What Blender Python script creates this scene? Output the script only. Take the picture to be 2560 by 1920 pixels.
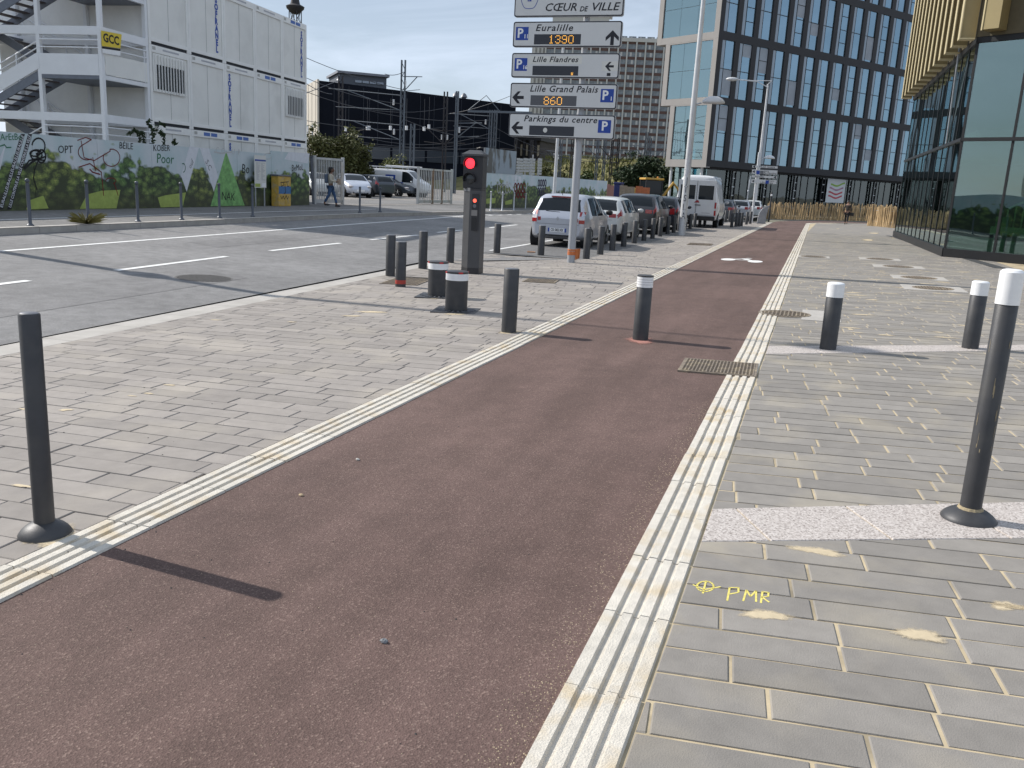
import bpy, bmesh, math, random
from mathutils import Vector, Matrix
random.seed(7)
SC = bpy.context.scene
for _o in list(bpy.data.objects): bpy.data.objects.remove(_o)
COL = SC.collection
R = math.radians
V = Vector

# ---------------------------------------------------------------- camera
FPX, CAMH = 2172.0, 1.62                    # focal length in photo pixels (2560 wide), eye height
_d = V((-490, 9440, FPX)).normalized()      # straight down, in camera axes (x right, y down, z forward)
_p = V((766, -460, FPX)); _p = (_p - _d * _p.dot(_d)).normalized()   # along the cycle path
AX, AY, AZ = _p.cross(-_d), _p, -_d         # world X (right), Y (along the path), Z (up)
cam_d = bpy.data.cameras.new('camera'); cam = bpy.data.objects.new('camera', cam_d); COL.objects.link(cam)
cam_d.sensor_fit = 'HORIZONTAL'; cam_d.sensor_width = 36.0; cam_d.lens = 36.0 * FPX / 2560.0
cam_d.clip_start = 0.05; cam_d.clip_end = 3000
_r = V((AX.x, AY.x, AZ.x)); _u = -V((AX.y, AY.y, AZ.y)); _b = -V((AX.z, AY.z, AZ.z))
cam.matrix_world = Matrix(((_r.x, _u.x, _b.x, 0), (_r.y, _u.y, _b.y, 0), (_r.z, _u.z, _b.z, CAMH), (0, 0, 0, 1)))
SC.camera = cam

# ---------------------------------------------------------------- sky, sun, exposure
SUN_EL, SHADOW_AZ = 37.0, -6.0              # shadows run along +X, 6 degrees towards -Y
sx, sy = -math.cos(R(SHADOW_AZ)), -math.sin(R(SHADOW_AZ))           # horizontal direction to the sun
W = bpy.data.worlds.new('World'); SC.world = W; W.use_nodes = True
nt = W.node_tree; nt.nodes.clear()
out = nt.nodes.new('ShaderNodeOutputWorld'); bg = nt.nodes.new('ShaderNodeBackground')
sky = nt.nodes.new('ShaderNodeTexSky'); sky.sky_type = 'NISHITA'; sky.sun_disc = False
sky.sun_elevation = R(SUN_EL); sky.sun_rotation = math.atan2(sx, sy)
sky.air_density = 1.0; sky.dust_density = .4; sky.ozone_density = 1.3
tc = nt.nodes.new('ShaderNodeTexCoord'); mp = nt.nodes.new('ShaderNodeMapping')
mp.inputs['Scale'].default_value = (1.0, 1.0, 4.5); mp.inputs['Rotation'].default_value = (0, 0, R(25))
nz = nt.nodes.new('ShaderNodeTexNoise'); nz.inputs['Scale'].default_value = 2.2; nz.inputs['Detail'].default_value = 8; nz.inputs['Roughness'].default_value = .62
nz.inputs['Distortion'].default_value = .5
rp = nt.nodes.new('ShaderNodeValToRGB'); rp.color_ramp.elements[0].position = .36; rp.color_ramp.elements[1].position = .72
rp.color_ramp.elements[0].color = (.42, .42, .42, 1); rp.color_ramp.elements[1].color = (.92, .92, .92, 1)
mx = nt.nodes.new('ShaderNodeMix'); mx.data_type = 'RGBA'
mx.inputs['B'].default_value = (11.6, 13.2, 15.8, 1)
L = nt.links
L.new(tc.outputs['Generated'], mp.inputs['Vector']); L.new(mp.outputs['Vector'], nz.inputs['Vector'])
L.new(nz.outputs['Fac'], rp.inputs['Fac']); L.new(rp.outputs['Color'], mx.inputs['Factor'])
L.new(sky.outputs['Color'], mx.inputs['A']); L.new(mx.outputs['Result'], bg.inputs['Color'])
bg.inputs['Strength'].default_value = 0.068; L.new(bg.outputs['Background'], out.inputs['Surface'])
sun_d = bpy.data.lights.new('sun', 'SUN'); sun = bpy.data.objects.new('sun', sun_d); COL.objects.link(sun)
sun_d.energy = 5.0; sun_d.angle = R(.53); sun_d.color = (1.0, .945, .87)
_dir = V((-sx * math.cos(R(SUN_EL)), -sy * math.cos(R(SUN_EL)), -math.sin(R(SUN_EL))))
sun.rotation_euler = _dir.to_track_quat('-Z', 'Y').to_euler(); sun.location = (-30, 0, 40)
SC.view_settings.view_transform = 'Standard'; SC.view_settings.look = 'None'
SC.view_settings.exposure = 0.10; SC.view_settings.gamma = 1.0; SC.view_settings.use_curve_mapping = False
SC.render.engine = 'CYCLES'
SC.cycles.max_bounces = 6; SC.cycles.diffuse_bounces = 3; SC.cycles.glossy_bounces = 4; SC.cycles.transmission_bounces = 4
SC.cycles.transparent_max_bounces = 12; SC.cycles.caustics_reflective = False; SC.cycles.caustics_refractive = False

# ---------------------------------------------------------------- photo pixel -> place
def ray(x, y):
    c = V((x - 1280, y - 960, FPX)); return V((c.dot(AX), c.dot(AY), c.dot(AZ)))
def gnd(x, y, z=0.0):                        # where the ray meets the level z
    r = ray(x, y); t = (z - CAMH) / r.z; return V((r.x * t, r.y * t, z))
def at_y(x, y, yy):                          # where the ray meets the upright plane Y = yy
    r = ray(x, y); t = yy / r.y; return V((r.x * t, yy, CAMH + r.z * t))
def hz(x, y, P):                             # height of a pixel on the upright line through P
    r = ray(x, y); t = (P[0] * r.x + P[1] * r.y) / (r.x ** 2 + r.y ** 2); return CAMH + t * r.z
def zf(X):                                   # level of the ground across the street: everything drains to the gutter
    if X > 4.0: return .10
    if X > -7.2: return .025 * X
    if X > -16.1: return -.18 + (-7.2 - X) * .029
    return .20 + (-16.1 - X) * .012
def far(x, y):
    z = 0.0
    for i in range(40): P = gnd(x, y, z); z = .5 * z + .5 * zf(P.x)
    return gnd(x, y, z)

# ---------------------------------------------------------------- materials
MATS = {}
def ramp(nt, a, b, p0=.3, p1=.7):
    r = nt.nodes.new('ShaderNodeValToRGB'); e = r.color_ramp.elements
    e[0].position, e[1].position = p0, p1; e[0].color = (*a, 1); e[1].color = (*b, 1); return r
def mat(name, col, rough=.7, metal=0.0, var=.12, scale=6.0, bump=0.0, bscale=60.0, spec=.5, emit=None, estr=0.0, island=0.0, coat=0.0, dirt=None, dscale=2.0, damt=.5):
    """principled material: base colour with two scales of noise, optional per-piece tint, stains and relief"""
    if name in MATS: return MATS[name]
    m = bpy.data.materials.new(name); m.use_nodes = True; nt = m.node_tree; N = nt.nodes; L = nt.links
    b = N['Principled BSDF']; b.inputs['Roughness'].default_value = rough; b.inputs['Metallic'].default_value = metal
    b.inputs['Specular IOR Level'].default_value = spec; b.inputs['Coat Weight'].default_value = coat
    tc = N.new('ShaderNodeTexCoord'); src = tc.outputs['Object']
    if island:
        g = N.new('ShaderNodeNewGeometry'); src = g.outputs['Position']
    n1 = N.new('ShaderNodeTexNoise'); n1.inputs['Scale'].default_value = scale; n1.inputs['Detail'].default_value = 6; n1.inputs['Roughness'].default_value = .65
    L.new(src, n1.inputs['Vector'])
    lo = tuple(max(0, c * (1 - var)) for c in col); hi = tuple(c * (1 + var) for c in col)
    r = ramp(nt, lo, hi); L.new(n1.outputs['Fac'], r.inputs['Fac']); cur = r.outputs['Color']
    if dirt:
        n2 = N.new('ShaderNodeTexNoise'); n2.inputs['Scale'].default_value = dscale; n2.inputs['Detail'].default_value = 5; n2.inputs['Distortion'].default_value = .4
        L.new(src, n2.inputs['Vector'])
        r2 = ramp(nt, (0, 0, 0), (damt,) * 3, .5, .72); L.new(n2.outputs['Fac'], r2.inputs['Fac'])
        mx = N.new('ShaderNodeMix'); mx.data_type = 'RGBA'; mx.inputs['B'].default_value = (*dirt, 1)
        L.new(r2.outputs['Color'], mx.inputs['Factor']); L.new(cur, mx.inputs['A']); cur = mx.outputs['Result']
    if island:
        oi = N.new('ShaderNodeObjectInfo'); ad = N.new('ShaderNodeMath'); ad.operation = 'ADD'
        L.new(oi.outputs['Random'], ad.inputs[0]); L.new(g.outputs['Random Per Island'], ad.inputs[1])
        fr = N.new('ShaderNodeMath'); fr.operation = 'FRACT'; L.new(ad.outputs[0], fr.inputs[0])
        mr = N.new('ShaderNodeMapRange'); mr.inputs['To Min'].default_value = 1 - island; mr.inputs['To Max'].default_value = 1 + island
        L.new(fr.outputs[0], mr.inputs['Value'])
        hs = N.new('ShaderNodeHueSaturation'); L.new(mr.outputs[0], hs.inputs['Value']); L.new(cur, hs.inputs['Color']); cur = hs.outputs['Color']
    L.new(cur, b.inputs['Base Color'])
    if bump:
        n3 = N.new('ShaderNodeTexNoise'); n3.inputs['Scale'].default_value = bscale; n3.inputs['Detail'].default_value = 4
        L.new(src, n3.inputs['Vector'])
        bp = N.new('ShaderNodeBump'); bp.inputs['Strength'].default_value = bump; bp.inputs['Distance'].default_value = .01
        L.new(n3.outputs['Fac'], bp.inputs['Height']); L.new(bp.outputs['Normal'], b.inputs['Normal'])
    if emit:
        b.inputs['Emission Color'].default_value = (*emit, 1); b.inputs['Emission Strength'].default_value = estr
    MATS[name] = m; return m
def glass(name, tint, see, rough=.02, ior=1.9, base=0.0, gcol=(.85, .93, .95)):
    """reflecting pane: mirror-like coat over a tinted see-through sheet"""
    m = bpy.data.materials.new(name); m.use_nodes = True; nt = m.node_tree; N = nt.nodes; L = nt.links
    N.remove(N['Principled BSDF']); o = N['Material Output']
    gl = N.new('ShaderNodeBsdfGlossy'); gl.inputs['Roughness'].default_value = rough; gl.inputs['Color'].default_value = (*gcol, 1)
    tr = N.new('ShaderNodeBsdfTransparent'); tr.inputs['Color'].default_value = (*tint, 1)
    fr = N.new('ShaderNodeFresnel'); fr.inputs['IOR'].default_value = ior
    ms = N.new('ShaderNodeMixShader'); mr = N.new('ShaderNodeMapRange'); mr.inputs['To Min'].default_value = base; L.new(fr.outputs[0], mr.inputs['Value']); L.new(mr.outputs[0], ms.inputs[0])
    df = N.new('ShaderNodeBsdfDiffuse'); df.inputs['Color'].default_value = (*[t * .25 for t in tint], 1)
    m2 = N.new('ShaderNodeMixShader'); m2.inputs[0].default_value = see; L.new(df.outputs[0], m2.inputs[1]); L.new(tr.outputs[0], m2.inputs[2])
    L.new(m2.outputs[0], ms.inputs[1]); L.new(gl.outputs[0], ms.inputs[2])
    tc = N.new('ShaderNodeTexCoord'); nz = N.new('ShaderNodeTexNoise'); nz.inputs['Scale'].default_value = .35; nz.inputs['Detail'].default_value = 1
    L.new(tc.outputs['Object'], nz.inputs['Vector'])
    bp = N.new('ShaderNodeBump'); bp.inputs['Strength'].default_value = .10; bp.inputs['Distance'].default_value = .12
    L.new(nz.outputs['Fac'], bp.inputs['Height']); L.new(bp.outputs['Normal'], gl.inputs['Normal'])
    L.new(ms.outputs[0], o.inputs['Surface']); MATS[name] = m; return m

# ---------------------------------------------------------------- mesh helpers
class MB:
    def __init__(s): s.v = []; s.f = []
    def poly(s, pts): n = len(s.v); s.v += [tuple(p) for p in pts]; s.f.append(tuple(range(n, n + len(pts)))); return s
    def add(s, vs, fs): n = len(s.v); s.v += [tuple(p) for p in vs]; s.f += [tuple(i + n for i in f) for f in fs]; return s
    def box(s, x0, x1, y0, y1, z0, z1):
        return s.add([(x0, y0, z0), (x1, y0, z0), (x1, y1, z0), (x0, y1, z0), (x0, y0, z1), (x1, y0, z1), (x1, y1, z1), (x0, y1, z1)],
                     [(3, 2, 1, 0), (4, 5, 6, 7), (0, 1, 5, 4), (1, 2, 6, 5), (2, 3, 7, 6), (3, 0, 4, 7)])
    def bar(s, a, b, w, h=None, up=V((0, 0, 1))):
        a, b = V(a), V(b); h = h or w; d = (b - a).normalized(); x = d.cross(up)
        if x.length < 1e-4: x = d.cross(V((0, 1, 0)))
        x.normalize(); u = x.cross(d)
        q = [(-w / 2, -h / 2), (w / 2, -h / 2), (w / 2, h / 2), (-w / 2, h / 2)]
        vs = [a + x * i + u * j for i, j in q] + [b + x * i + u * j for i, j in q]
        return s.add(vs, [(3, 2, 1, 0), (4, 5, 6, 7), (0, 1, 5, 4), (1, 2, 6, 5), (2, 3, 7, 6), (3, 0, 4, 7)])
    def prism(s, pts, z0, z1):
        n = len(pts)
        return s.add([(*p[:2], z0) for p in pts] + [(*p[:2], z1) for p in pts],
                     [tuple(range(n - 1, -1, -1)), tuple(range(n, 2 * n))] + [(i, (i + 1) % n, n + (i + 1) % n, n + i) for i in range(n)])
    def tube(s, pts, r, n=8, caps=True):
        pts = [V(p) for p in pts]; rs = r if isinstance(r, (list, tuple)) else [r] * len(pts); base = len(s.v); ref = None
        for i, p in enumerate(pts):
            d = (pts[min(i + 1, len(pts) - 1)] - pts[max(i - 1, 0)]).normalized()
            if ref is None: ref = d.cross(V((0, 0, 1)) if abs(d.z) < .9 else V((0, 1, 0))).normalized()
            x = (ref - d * ref.dot(d)).normalized(); y = d.cross(x); ref = x
            for k in range(n):
                a = 2 * math.pi * k / n; s.v.append(tuple(p + (x * math.cos(a) + y * math.sin(a)) * rs[i]))
        for i in range(len(pts) - 1):
            for k in range(n):
                k2 = (k + 1) % n; s.f.append((base + i * n + k, base + i * n + k2, base + (i + 1) * n + k2, base + (i + 1) * n + k))
        if caps:
            s.f.append(tuple(base + k for k in range(n - 1, -1, -1))); s.f.append(tuple(base + (len(pts) - 1) * n + k for k in range(n)))
        return s
    def lathe(s, prof, n=24, c=(0, 0, 0)):
        base = len(s.v)
        for r, z in prof:
            for k in range(n):
                a = 2 * math.pi * k / n; s.v.append((c[0] + r * math.cos(a), c[1] + r * math.sin(a), c[2] + z))
        for i in range(len(prof) - 1):
            for k in range(n):
                k2 = (k + 1) % n; s.f.append((base + i * n + k, base + i * n + k2, base + (i + 1) * n + k2, base + (i + 1) * n + k))
        s.f.append(tuple(base + k for k in range(n - 1, -1, -1))); s.f.append(tuple(base + (len(prof) - 1) * n + k for k in range(n)))
        return s
    def ellipsoid(s, c, r, n=12, m=8):
        return s.lathe_xyz([(math.sin(math.pi * i / m), -math.cos(math.pi * i / m)) for i in range(m + 1)], c, r, n)
    def lathe_xyz(s, prof, c, r, n):
        base = len(s.v)
        for q, z in prof:
            for k in range(n):
                a = 2 * math.pi * k / n; s.v.append((c[0] + r[0] * q * math.cos(a), c[1] + r[1] * q * math.sin(a), c[2] + r[2] * z))
        for i in range(len(prof) - 1):
            for k in range(n):
                k2 = (k + 1) % n; s.f.append((base + i * n + k, base + i * n + k2, base + (i + 1) * n + k2, base + (i + 1) * n + k))
        return s
    def mesh(s, name, smooth=None):
        me = bpy.data.meshes.new(name); me.from_pydata(s.v, [], s.f); me.update()
        if smooth is not None:
            me.polygons.foreach_set('use_smooth', [True] * len(me.polygons)); me.set_sharp_from_angle(angle=R(smooth))
        return me
    def build(s, name, m, parent=None, smooth=None, loc=None, bevel=0, rot=None, fix=False):
        me = s.mesh(name, smooth); me.materials.append(m)
        if fix:
            bm = bmesh.new(); bm.from_mesh(me); bmesh.ops.recalc_face_normals(bm, faces=bm.faces); bm.to_mesh(me); bm.free()
        return put(name, me, parent, loc, bevel, rot)
def put(name, me, parent=None, loc=None, bevel=0, rot=None):
    o = bpy.data.objects.new(name, me); COL.objects.link(o)
    if parent: o.parent = parent
    if loc: o.location = loc
    if rot: o.rotation_euler = rot
    if bevel:
        b = o.modifiers.new('bevel', 'BEVEL'); b.width = bevel; b.segments = 2; b.limit_method = 'ANGLE'
    return o
def tag(o, label, cat, group=None):
    o['label'] = label; o['category'] = cat
    if group: o['group'] = group
    return o
def thing(name, label, cat, loc=(0, 0, 0), rz=0.0, group=None):
    o = bpy.data.objects.new(name, None); COL.objects.link(o); o.empty_display_size = .2
    o.location = loc; o.rotation_euler = (0, 0, rz); return tag(o, label, cat, group)
def struct(o): o['kind'] = 'structure'; return o
def stuff(o): o['kind'] = 'stuff'; return o
KIDS = {}
def copy_tree(o, parent=None, loc=None, rz=None, label=None, group=None):
    c = o.copy(); COL.objects.link(c); c.parent = parent
    if loc is not None: c.location = loc
    if rz is not None: c.rotation_euler = (0, 0, rz)
    if label: c['label'] = label
    if group: c['group'] = group
    for ch in o.children: copy_tree(ch, c)
    return c
def text_mesh(s, size, shear=0.0, bold=0.0, spacing=1.0, align='CENTER'):
    cu = bpy.data.curves.new('t', 'FONT'); cu.body = s; cu.size = size; cu.shear = shear; cu.offset = bold; cu.space_character = spacing
    cu.align_x = align; cu.align_y = 'CENTER'; cu.resolution_u = 2
    o = bpy.data.objects.new('t', cu); COL.objects.link(o)
    dg = bpy.context.evaluated_depsgraph_get(); dg.update()
    me = bpy.data.meshes.new_from_object(o.evaluated_get(dg)); bpy.data.objects.remove(o); bpy.data.curves.remove(cu)
    return me
def lettering(name, s, size, m, parent, loc, rot, shear=0.0, bold=0.0, spacing=1.0, align='CENTER', width=None):
    me = text_mesh(s, size, shear, bold, spacing, align); me.materials.clear(); me.materials.append(m)
    if width:
        xs = [v.co.x for v in me.vertices]; k = width / (max(xs) - min(xs))
        for v in me.vertices: v.co.x *= k
    return put(name, me, parent, loc, 0, rot)
FACE_Y = (R(90), 0, 0)                       # text plane facing -Y
def clip(poly, a, b, c):                     # keep a*x + b*y <= c
    o = []
    for i in range(len(poly)):
        p, q = poly[i], poly[(i + 1) % len(poly)]; dp, dq = a * p[0] + b * p[1] - c, a * q[0] + b * q[1] - c
        if dp <= 0: o.append(p)
        if dp * dq < 0: t = dp / (dp - dq); o.append((p[0] + (q[0] - p[0]) * t, p[1] + (q[1] - p[1]) * t))
    return o
def area(p): return abs(sum(p[i][0] * p[(i + 1) % len(p)][1] - p[(i + 1) % len(p)][0] * p[i][1] for i in range(len(p)))) / 2
# ================================================================ the setting: ground, road, path, pavements
def aggregate(name, base, dark, light, speck=420, rough=.85, var=.15, bump=.5, patch=(.9, 1.12), lightamt=.5, streak=0.0):
    m = bpy.data.materials.new(name); m.use_nodes = True; nt = m.node_tree; N = nt.nodes; L = nt.links; b = N['Principled BSDF']
    b.inputs['Roughness'].default_value = rough; b.inputs['Specular IOR Level'].default_value = .3
    g = N.new('ShaderNodeNewGeometry'); P = g.outputs['Position']
    def noise(sc, det=3, dist=0): n = N.new('ShaderNodeTexNoise'); n.inputs['Scale'].default_value = sc; n.inputs['Detail'].default_value = det; n.inputs['Distortion'].default_value = dist; L.new(P, n.inputs['Vector']); return n.outputs['Fac']
    def mix(fac, A, B):
        x = N.new('ShaderNodeMix'); x.data_type = 'RGBA'; L.new(fac, x.inputs['Factor'])
        for k, v in (('A', A), ('B', B)):
            if isinstance(v, tuple): x.inputs[k].default_value = (*v, 1)
            else: L.new(v, x.inputs[k])
        return x.outputs['Result']
    v = N.new('ShaderNodeTexVoronoi'); v.inputs['Scale'].default_value = speck * .35; L.new(P, v.inputs['Vector'])
    sp = N.new('ShaderNodeSeparateColor'); L.new(v.outputs['Color'], sp.inputs[0])
    r1 = ramp(nt, (0, 0, 0), (1, 1, 1), .45, .9); L.new(sp.outputs[0], r1.inputs['Fac'])
    c = mix(r1.outputs['Color'], base, dark)
    r2 = ramp(nt, (0, 0, 0), (lightamt,) * 3, .86, .96); L.new(sp.outputs[1], r2.inputs['Fac'])
    c = mix(r2.outputs['Color'], c, light)
    r3 = ramp(nt, (patch[0],) * 3, (patch[1],) * 3, .35, .68); L.new(noise(.45, 6, .3), r3.inputs['Fac'])
    r4 = ramp(nt, (1 - var,) * 3, (1 + var,) * 3, .3, .7); L.new(noise(5, 5), r4.inputs['Fac'])
    qs = [r3, r4]
    if streak:                               # long worn tracks along the direction of travel
        mp = N.new('ShaderNodeMapping'); mp.inputs['Scale'].default_value = (1.0, .16, 1); mp.inputs['Rotation'].default_value = (0, 0, R(12)); L.new(P, mp.inputs['Vector']); n5 = N.new('ShaderNodeTexNoise'); n5.inputs['Scale'].default_value = 2.2; n5.inputs['Detail'].default_value = 7; n5.inputs['Roughness'].default_value = .62; L.new(mp.outputs[0], n5.inputs['Vector'])
        r5 = ramp(nt, (1 - streak,) * 3, (1 + streak * 1.6, 1 + streak * 1.7, 1 + streak * 1.9), .38, .70); L.new(n5.outputs['Fac'], r5.inputs['Fac']); qs.append(r5)
    for q in qs:
        x = N.new('ShaderNodeMix'); x.data_type = 'RGBA'; x.blend_type = 'MULTIPLY'; x.inputs['Factor'].default_value = 1
        L.new(c, x.inputs['A']); L.new(q.outputs['Color'], x.inputs['B']); c = x.outputs['Result']
    L.new(c, b.inputs['Base Color'])
    bp = N.new('ShaderNodeBump'); bp.inputs['Strength'].default_value = bump; bp.inputs['Distance'].default_value = .004
    L.new(v.outputs['Distance'], bp.inputs['Height']); L.new(bp.outputs['Normal'], b.inputs['Normal'])
    MATS[name] = m; return m
M_road = aggregate('asphalt', (.215, .212, .210), (.155, .153, .153), (.40, .39, .38), patch=(.86, 1.12))
M_path = aggregate('path_asphalt', (.120, .077, .066), (.092, .059, .050), (.38, .28, .23), speck=460, patch=(.91, 1.12), lightamt=.30, streak=.12, var=.09)
M_bay = aggregate('bay_asphalt', (.16, .157, .156), (.11, .11, .11), (.3, .3, .29))
M_white = mat('road_paint', (.74, .74, .72), .7, var=.08, scale=20, dirt=(.42, .41, .40), dscale=7, damt=.6, bump=.2, bscale=150)
M_paverL = mat('paver_warm', (.268, .243, .221), .85, var=.10, scale=9, island=.12, dirt=(.47, .42, .34), dscale=1.4, damt=.34, bump=.25, bscale=180)
M_paverR = mat('paver_grey', (.230, .214, .194), .85, var=.10, scale=7, island=.12, dirt=(.46, .40, .29), dscale=1.7, damt=.36, bump=.25, bscale=180)
M_jointL = mat('joint_dark', (.13, .115, .10), .95, var=.3, scale=8, dirt=(.4, .34, .24), dscale=1.2, damt=.6)
M_jointR = mat('joint_sand', (.46, .38, .25), .95, var=.2, scale=9, dirt=(.10, .09, .07), dscale=2.2, damt=.75)
M_tact = mat('tactile_stone', (.57, .535, .47), .9, var=.12, scale=14, island=.05, dirt=(.50, .40, .25), dscale=4.5, damt=.8, bump=.5, bscale=140)
M_conc = mat('concrete', (.40, .38, .35), .9, var=.12, scale=4, dirt=(.30, .28, .25), dscale=1.5, damt=.5, bump=.3, bscale=90)
M_earth = mat('earth', (.20, .185, .15), .95, var=.3, scale=.4, dirt=(.10, .12, .05), dscale=.08, damt=.7)
M_iron = mat('cast_iron', (.20, .165, .13), .8, .15, var=.3, scale=30, dirt=(.40, .33, .22), dscale=9, damt=.8)
M_sand = mat('sand', (.50, .41, .28), .95, var=.15, scale=12, bump=.4, bscale=200)
gm = bpy.data.materials.new('granite'); gm.use_nodes = True; MATS['granite'] = gm      # speckled pale granite
_n = gm.node_tree.nodes; _l = gm.node_tree.links; _b = _n['Principled BSDF']; _b.inputs['Roughness'].default_value = .8
_g = _n.new('ShaderNodeNewGeometry'); _v = _n.new('ShaderNodeTexVoronoi'); _v.inputs['Scale'].default_value = 130; _l.new(_g.outputs['Position'], _v.inputs['Vector'])
_s = _n.new('ShaderNodeSeparateColor'); _l.new(_v.outputs['Color'], _s.inputs[0]); _r = _n.new('ShaderNodeValToRGB'); _l.new(_s.outputs[0], _r.inputs['Fac'])
for i, (p, c) in enumerate(((0, (.19, .165, .15)), (.22, (.36, .32, .295)), (.55, (.46, .42, .39)), (1, (.56, .52, .49)))):
    e = _r.color_ramp.elements[i] if i < 2 else _r.color_ramp.elements.new(p); e.position = p; e.color = (*c, 1)
_r.color_ramp.elements[1].position = .22
_l.new(_r.outputs['Color'], _b.inputs['Base Color'])

def interp(t, tab):
    if t <= tab[0][0]: return tab[0][1]
    for (a, x), (b, y) in zip(tab, tab[1:]):
        if t <= b: return x + (y - x) * (t - a) / (b - a)
    return tab[-1][1]
KERB_IN = [(-30, -6.4), (6, -7.02), (14.7, -7.55), (21.0, -7.95)]             # inner edge of the flush kerb, x(y)
FARK = [(-30, -14.9), (13.7, -15.85), (23.5, -16.35), (32, -16.75), (38, -16.3), (46, -15.6), (70, -14.2), (140, -12)]
PL_IN, PL_OUT, PR_IN, PR_OUT = -2.83, -3.10, -.62, -.345                     # the two ribbed strips beside the path
YEND = 64.0

o = struct(MB().poly([(-1500, -600, -.6), (1500, -600, -.6), (1500, 2500, -.6), (-1500, 2500, -.6)]).build('ground', M_earth))
# road: a sheet that climbs from the gutter towards the far kerb
mb = MB(); ys = [-30 + 4 * i for i in range(52)]
for y0, y1 in zip(ys, ys[1:]):
    def row(y):
        e0 = interp(y, KERB_IN) - .42 if y < 21 else -5.0
        e1 = interp(y, FARK) - .02; return [(e0 + (e1 - e0) * k / 6, y) for k in range(7)]
    a, b = row(y0), row(y1)
    for k in range(6): mb.poly([(p[0], p[1], zf(min(max(p[0], -16.09), 4)) - .012) for p in (a[k], b[k], b[k + 1], a[k + 1])])
road = struct(mb.build('road', M_road))
def zroad(x): return -.18 + (-7.2 - x) * .029 if x < -7.2 else .025 * x
def marking(pts, w, name='line_marking', parent=road, m=M_white, zfn=zroad, dz=-.006):
    mb = MB()
    for i in range(len(pts) - 1):
        a, b = V(pts[i][:2]).to_3d(), V(pts[i + 1][:2]).to_3d(); d = (b - a).normalized(); n = V((-d.y, d.x, 0)) * w / 2
        steps = max(1, int((b - a).length / 2))
        for s in range(steps):
            p, q = a + (b - a) * (s / steps), a + (b - a) * ((s + 1) / steps)
            mb.poly([(v.x, v.y, zfn(v.x) + dz) for v in (p - n, q - n, q + n, p + n)])
    return mb.build(name, m, parent)
marking([far(0, 627), far(868, 561), far(1157, 540), far(1300, 531)], .13)
for a, b in (((-60, 716), (72, 700)), ((289, 675), (567, 640)), ((675, 626), (851, 607)), ((926, 598.5), (1046, 587)), ((1093, 580.5), (1157, 574.5)), ((1224, 569), (1293, 561.5)), ((1345, 556), (1392, 551))):
    marking([far(*a), far(*b)], .13, 'dash_marking')
for k in range(7): marking([far(1172 + k * 24, 541 - k * 1.1), far(1184 + k * 24, 540.4 - k * 1.1)], .12, 'dash_marking')
for q in ([(-8.6, 7.2), (-10.0, 7.6), (-10.3, 12.8), (-8.9, 12.4)], [(-12.2, 16), (-13.3, 16.3), (-13.6, 25), (-12.6, 24.6)], [(-9.2, 18), (-10.2, 18.2), (-10.6, 30), (-9.7, 30)]):
    MB().poly([(x, y, zroad(x) - .009) for x, y in q][::-1]).build('repair_patch', aggregate('patch_asphalt', (.19, .187, .186), (.14, .138, .138), (.36, .35, .34), patch=(.9, 1.1)) if 'patch_asphalt' not in MATS else MATS['patch_asphalt'], road)
marking([(-8.2, 22.2), (-8.35, 29), (-8.4, 48)], .10, 'bay_marking')
bay = MB()
for y0, y1 in ((21.3, 23.5), (23.5, 40), (40, 56), (56, 80)):
    bay.poly([(x, y, zroad(x) - .007) for x, y in ((-5.0, y0), (-5.0, y1), (-8.2, y1), (-8.2, y0))])
o = struct(bay.build('parking_bay', M_bay))
# flush kerb and its stones
kerb = struct(MB().poly([(-3.0, -29, -.12), (-3.0, 21.5, -.12), (-8.4, 21.5, -.29), (-7.1, -29, -.27)]).build('kerb', M_conc))
y = -4.0; k = 0
while y < 21.2:
    x0, x1 = interp(y, KERB_IN), interp(y + .99, KERB_IN)
    q = [(x0 - .42, y), (x0, y), (x1, y + .985), (x1 - .42, y + .985)]; mb = MB()
    zz = [.025 * p[0] - .004 if i in (1, 2) else -.192 for i, p in enumerate(q)]
    mb.add([(p[0], p[1], -.30) for p in q] + [(p[0], p[1], z) for p, z in zip(q, zz)], [(4, 5, 6, 7), (0, 1, 5, 4), (1, 2, 6, 5), (2, 3, 7, 6), (3, 0, 4, 7)])
    mb.build('kerb_stone', M_conc, kerb, bevel=.008); y += .99
def raised_kerb(pts, h0, h1, w, name, parent, step=1.0):
    """stones along a line: pts (x, y), top level h1(x), w to the right of travel"""
    for a, b in zip(pts, pts[1:]):
        a, b = V((*a, 0)), V((*b, 0)); d = (b - a); n = max(1, round(d.length / step)); u = d.normalized(); nn = V((u.y, -u.x, 0)) * w
        for i in range(n):
            p, q = a + d * (i / n), a + d * ((i + 1) / n) - u * .006
            mb = MB(); c = [p, q, q + nn, p + nn]
            mb.add([(v.x, v.y, h0(v.x)) for v in c] + [(v.x, v.y, h1(v.x)) for v in c], [(7, 6, 5, 4), (0, 1, 5, 4), (1, 2, 6, 5), (2, 3, 7, 6), (3, 0, 4, 7)])
            mb.build('kerb_stone', M_conc, parent, bevel=.012)
bk = struct(MB().poly([(-5.3, 23, -.30), (-5.3, 60, -.30), (-6.1, 60, -.30), (-5.9, 23, -.30)]).build('bay_kerb', M_conc))
raised_kerb([(-7.7, 21.1), (-5.55, 23.3), (-5.75, 29), (-5.98, 42), (-5.9, 58), (-5.7, 72)], lambda x: -.3, lambda x: .025 * x - .002, .16, 'bay_kerb', bk)
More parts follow.
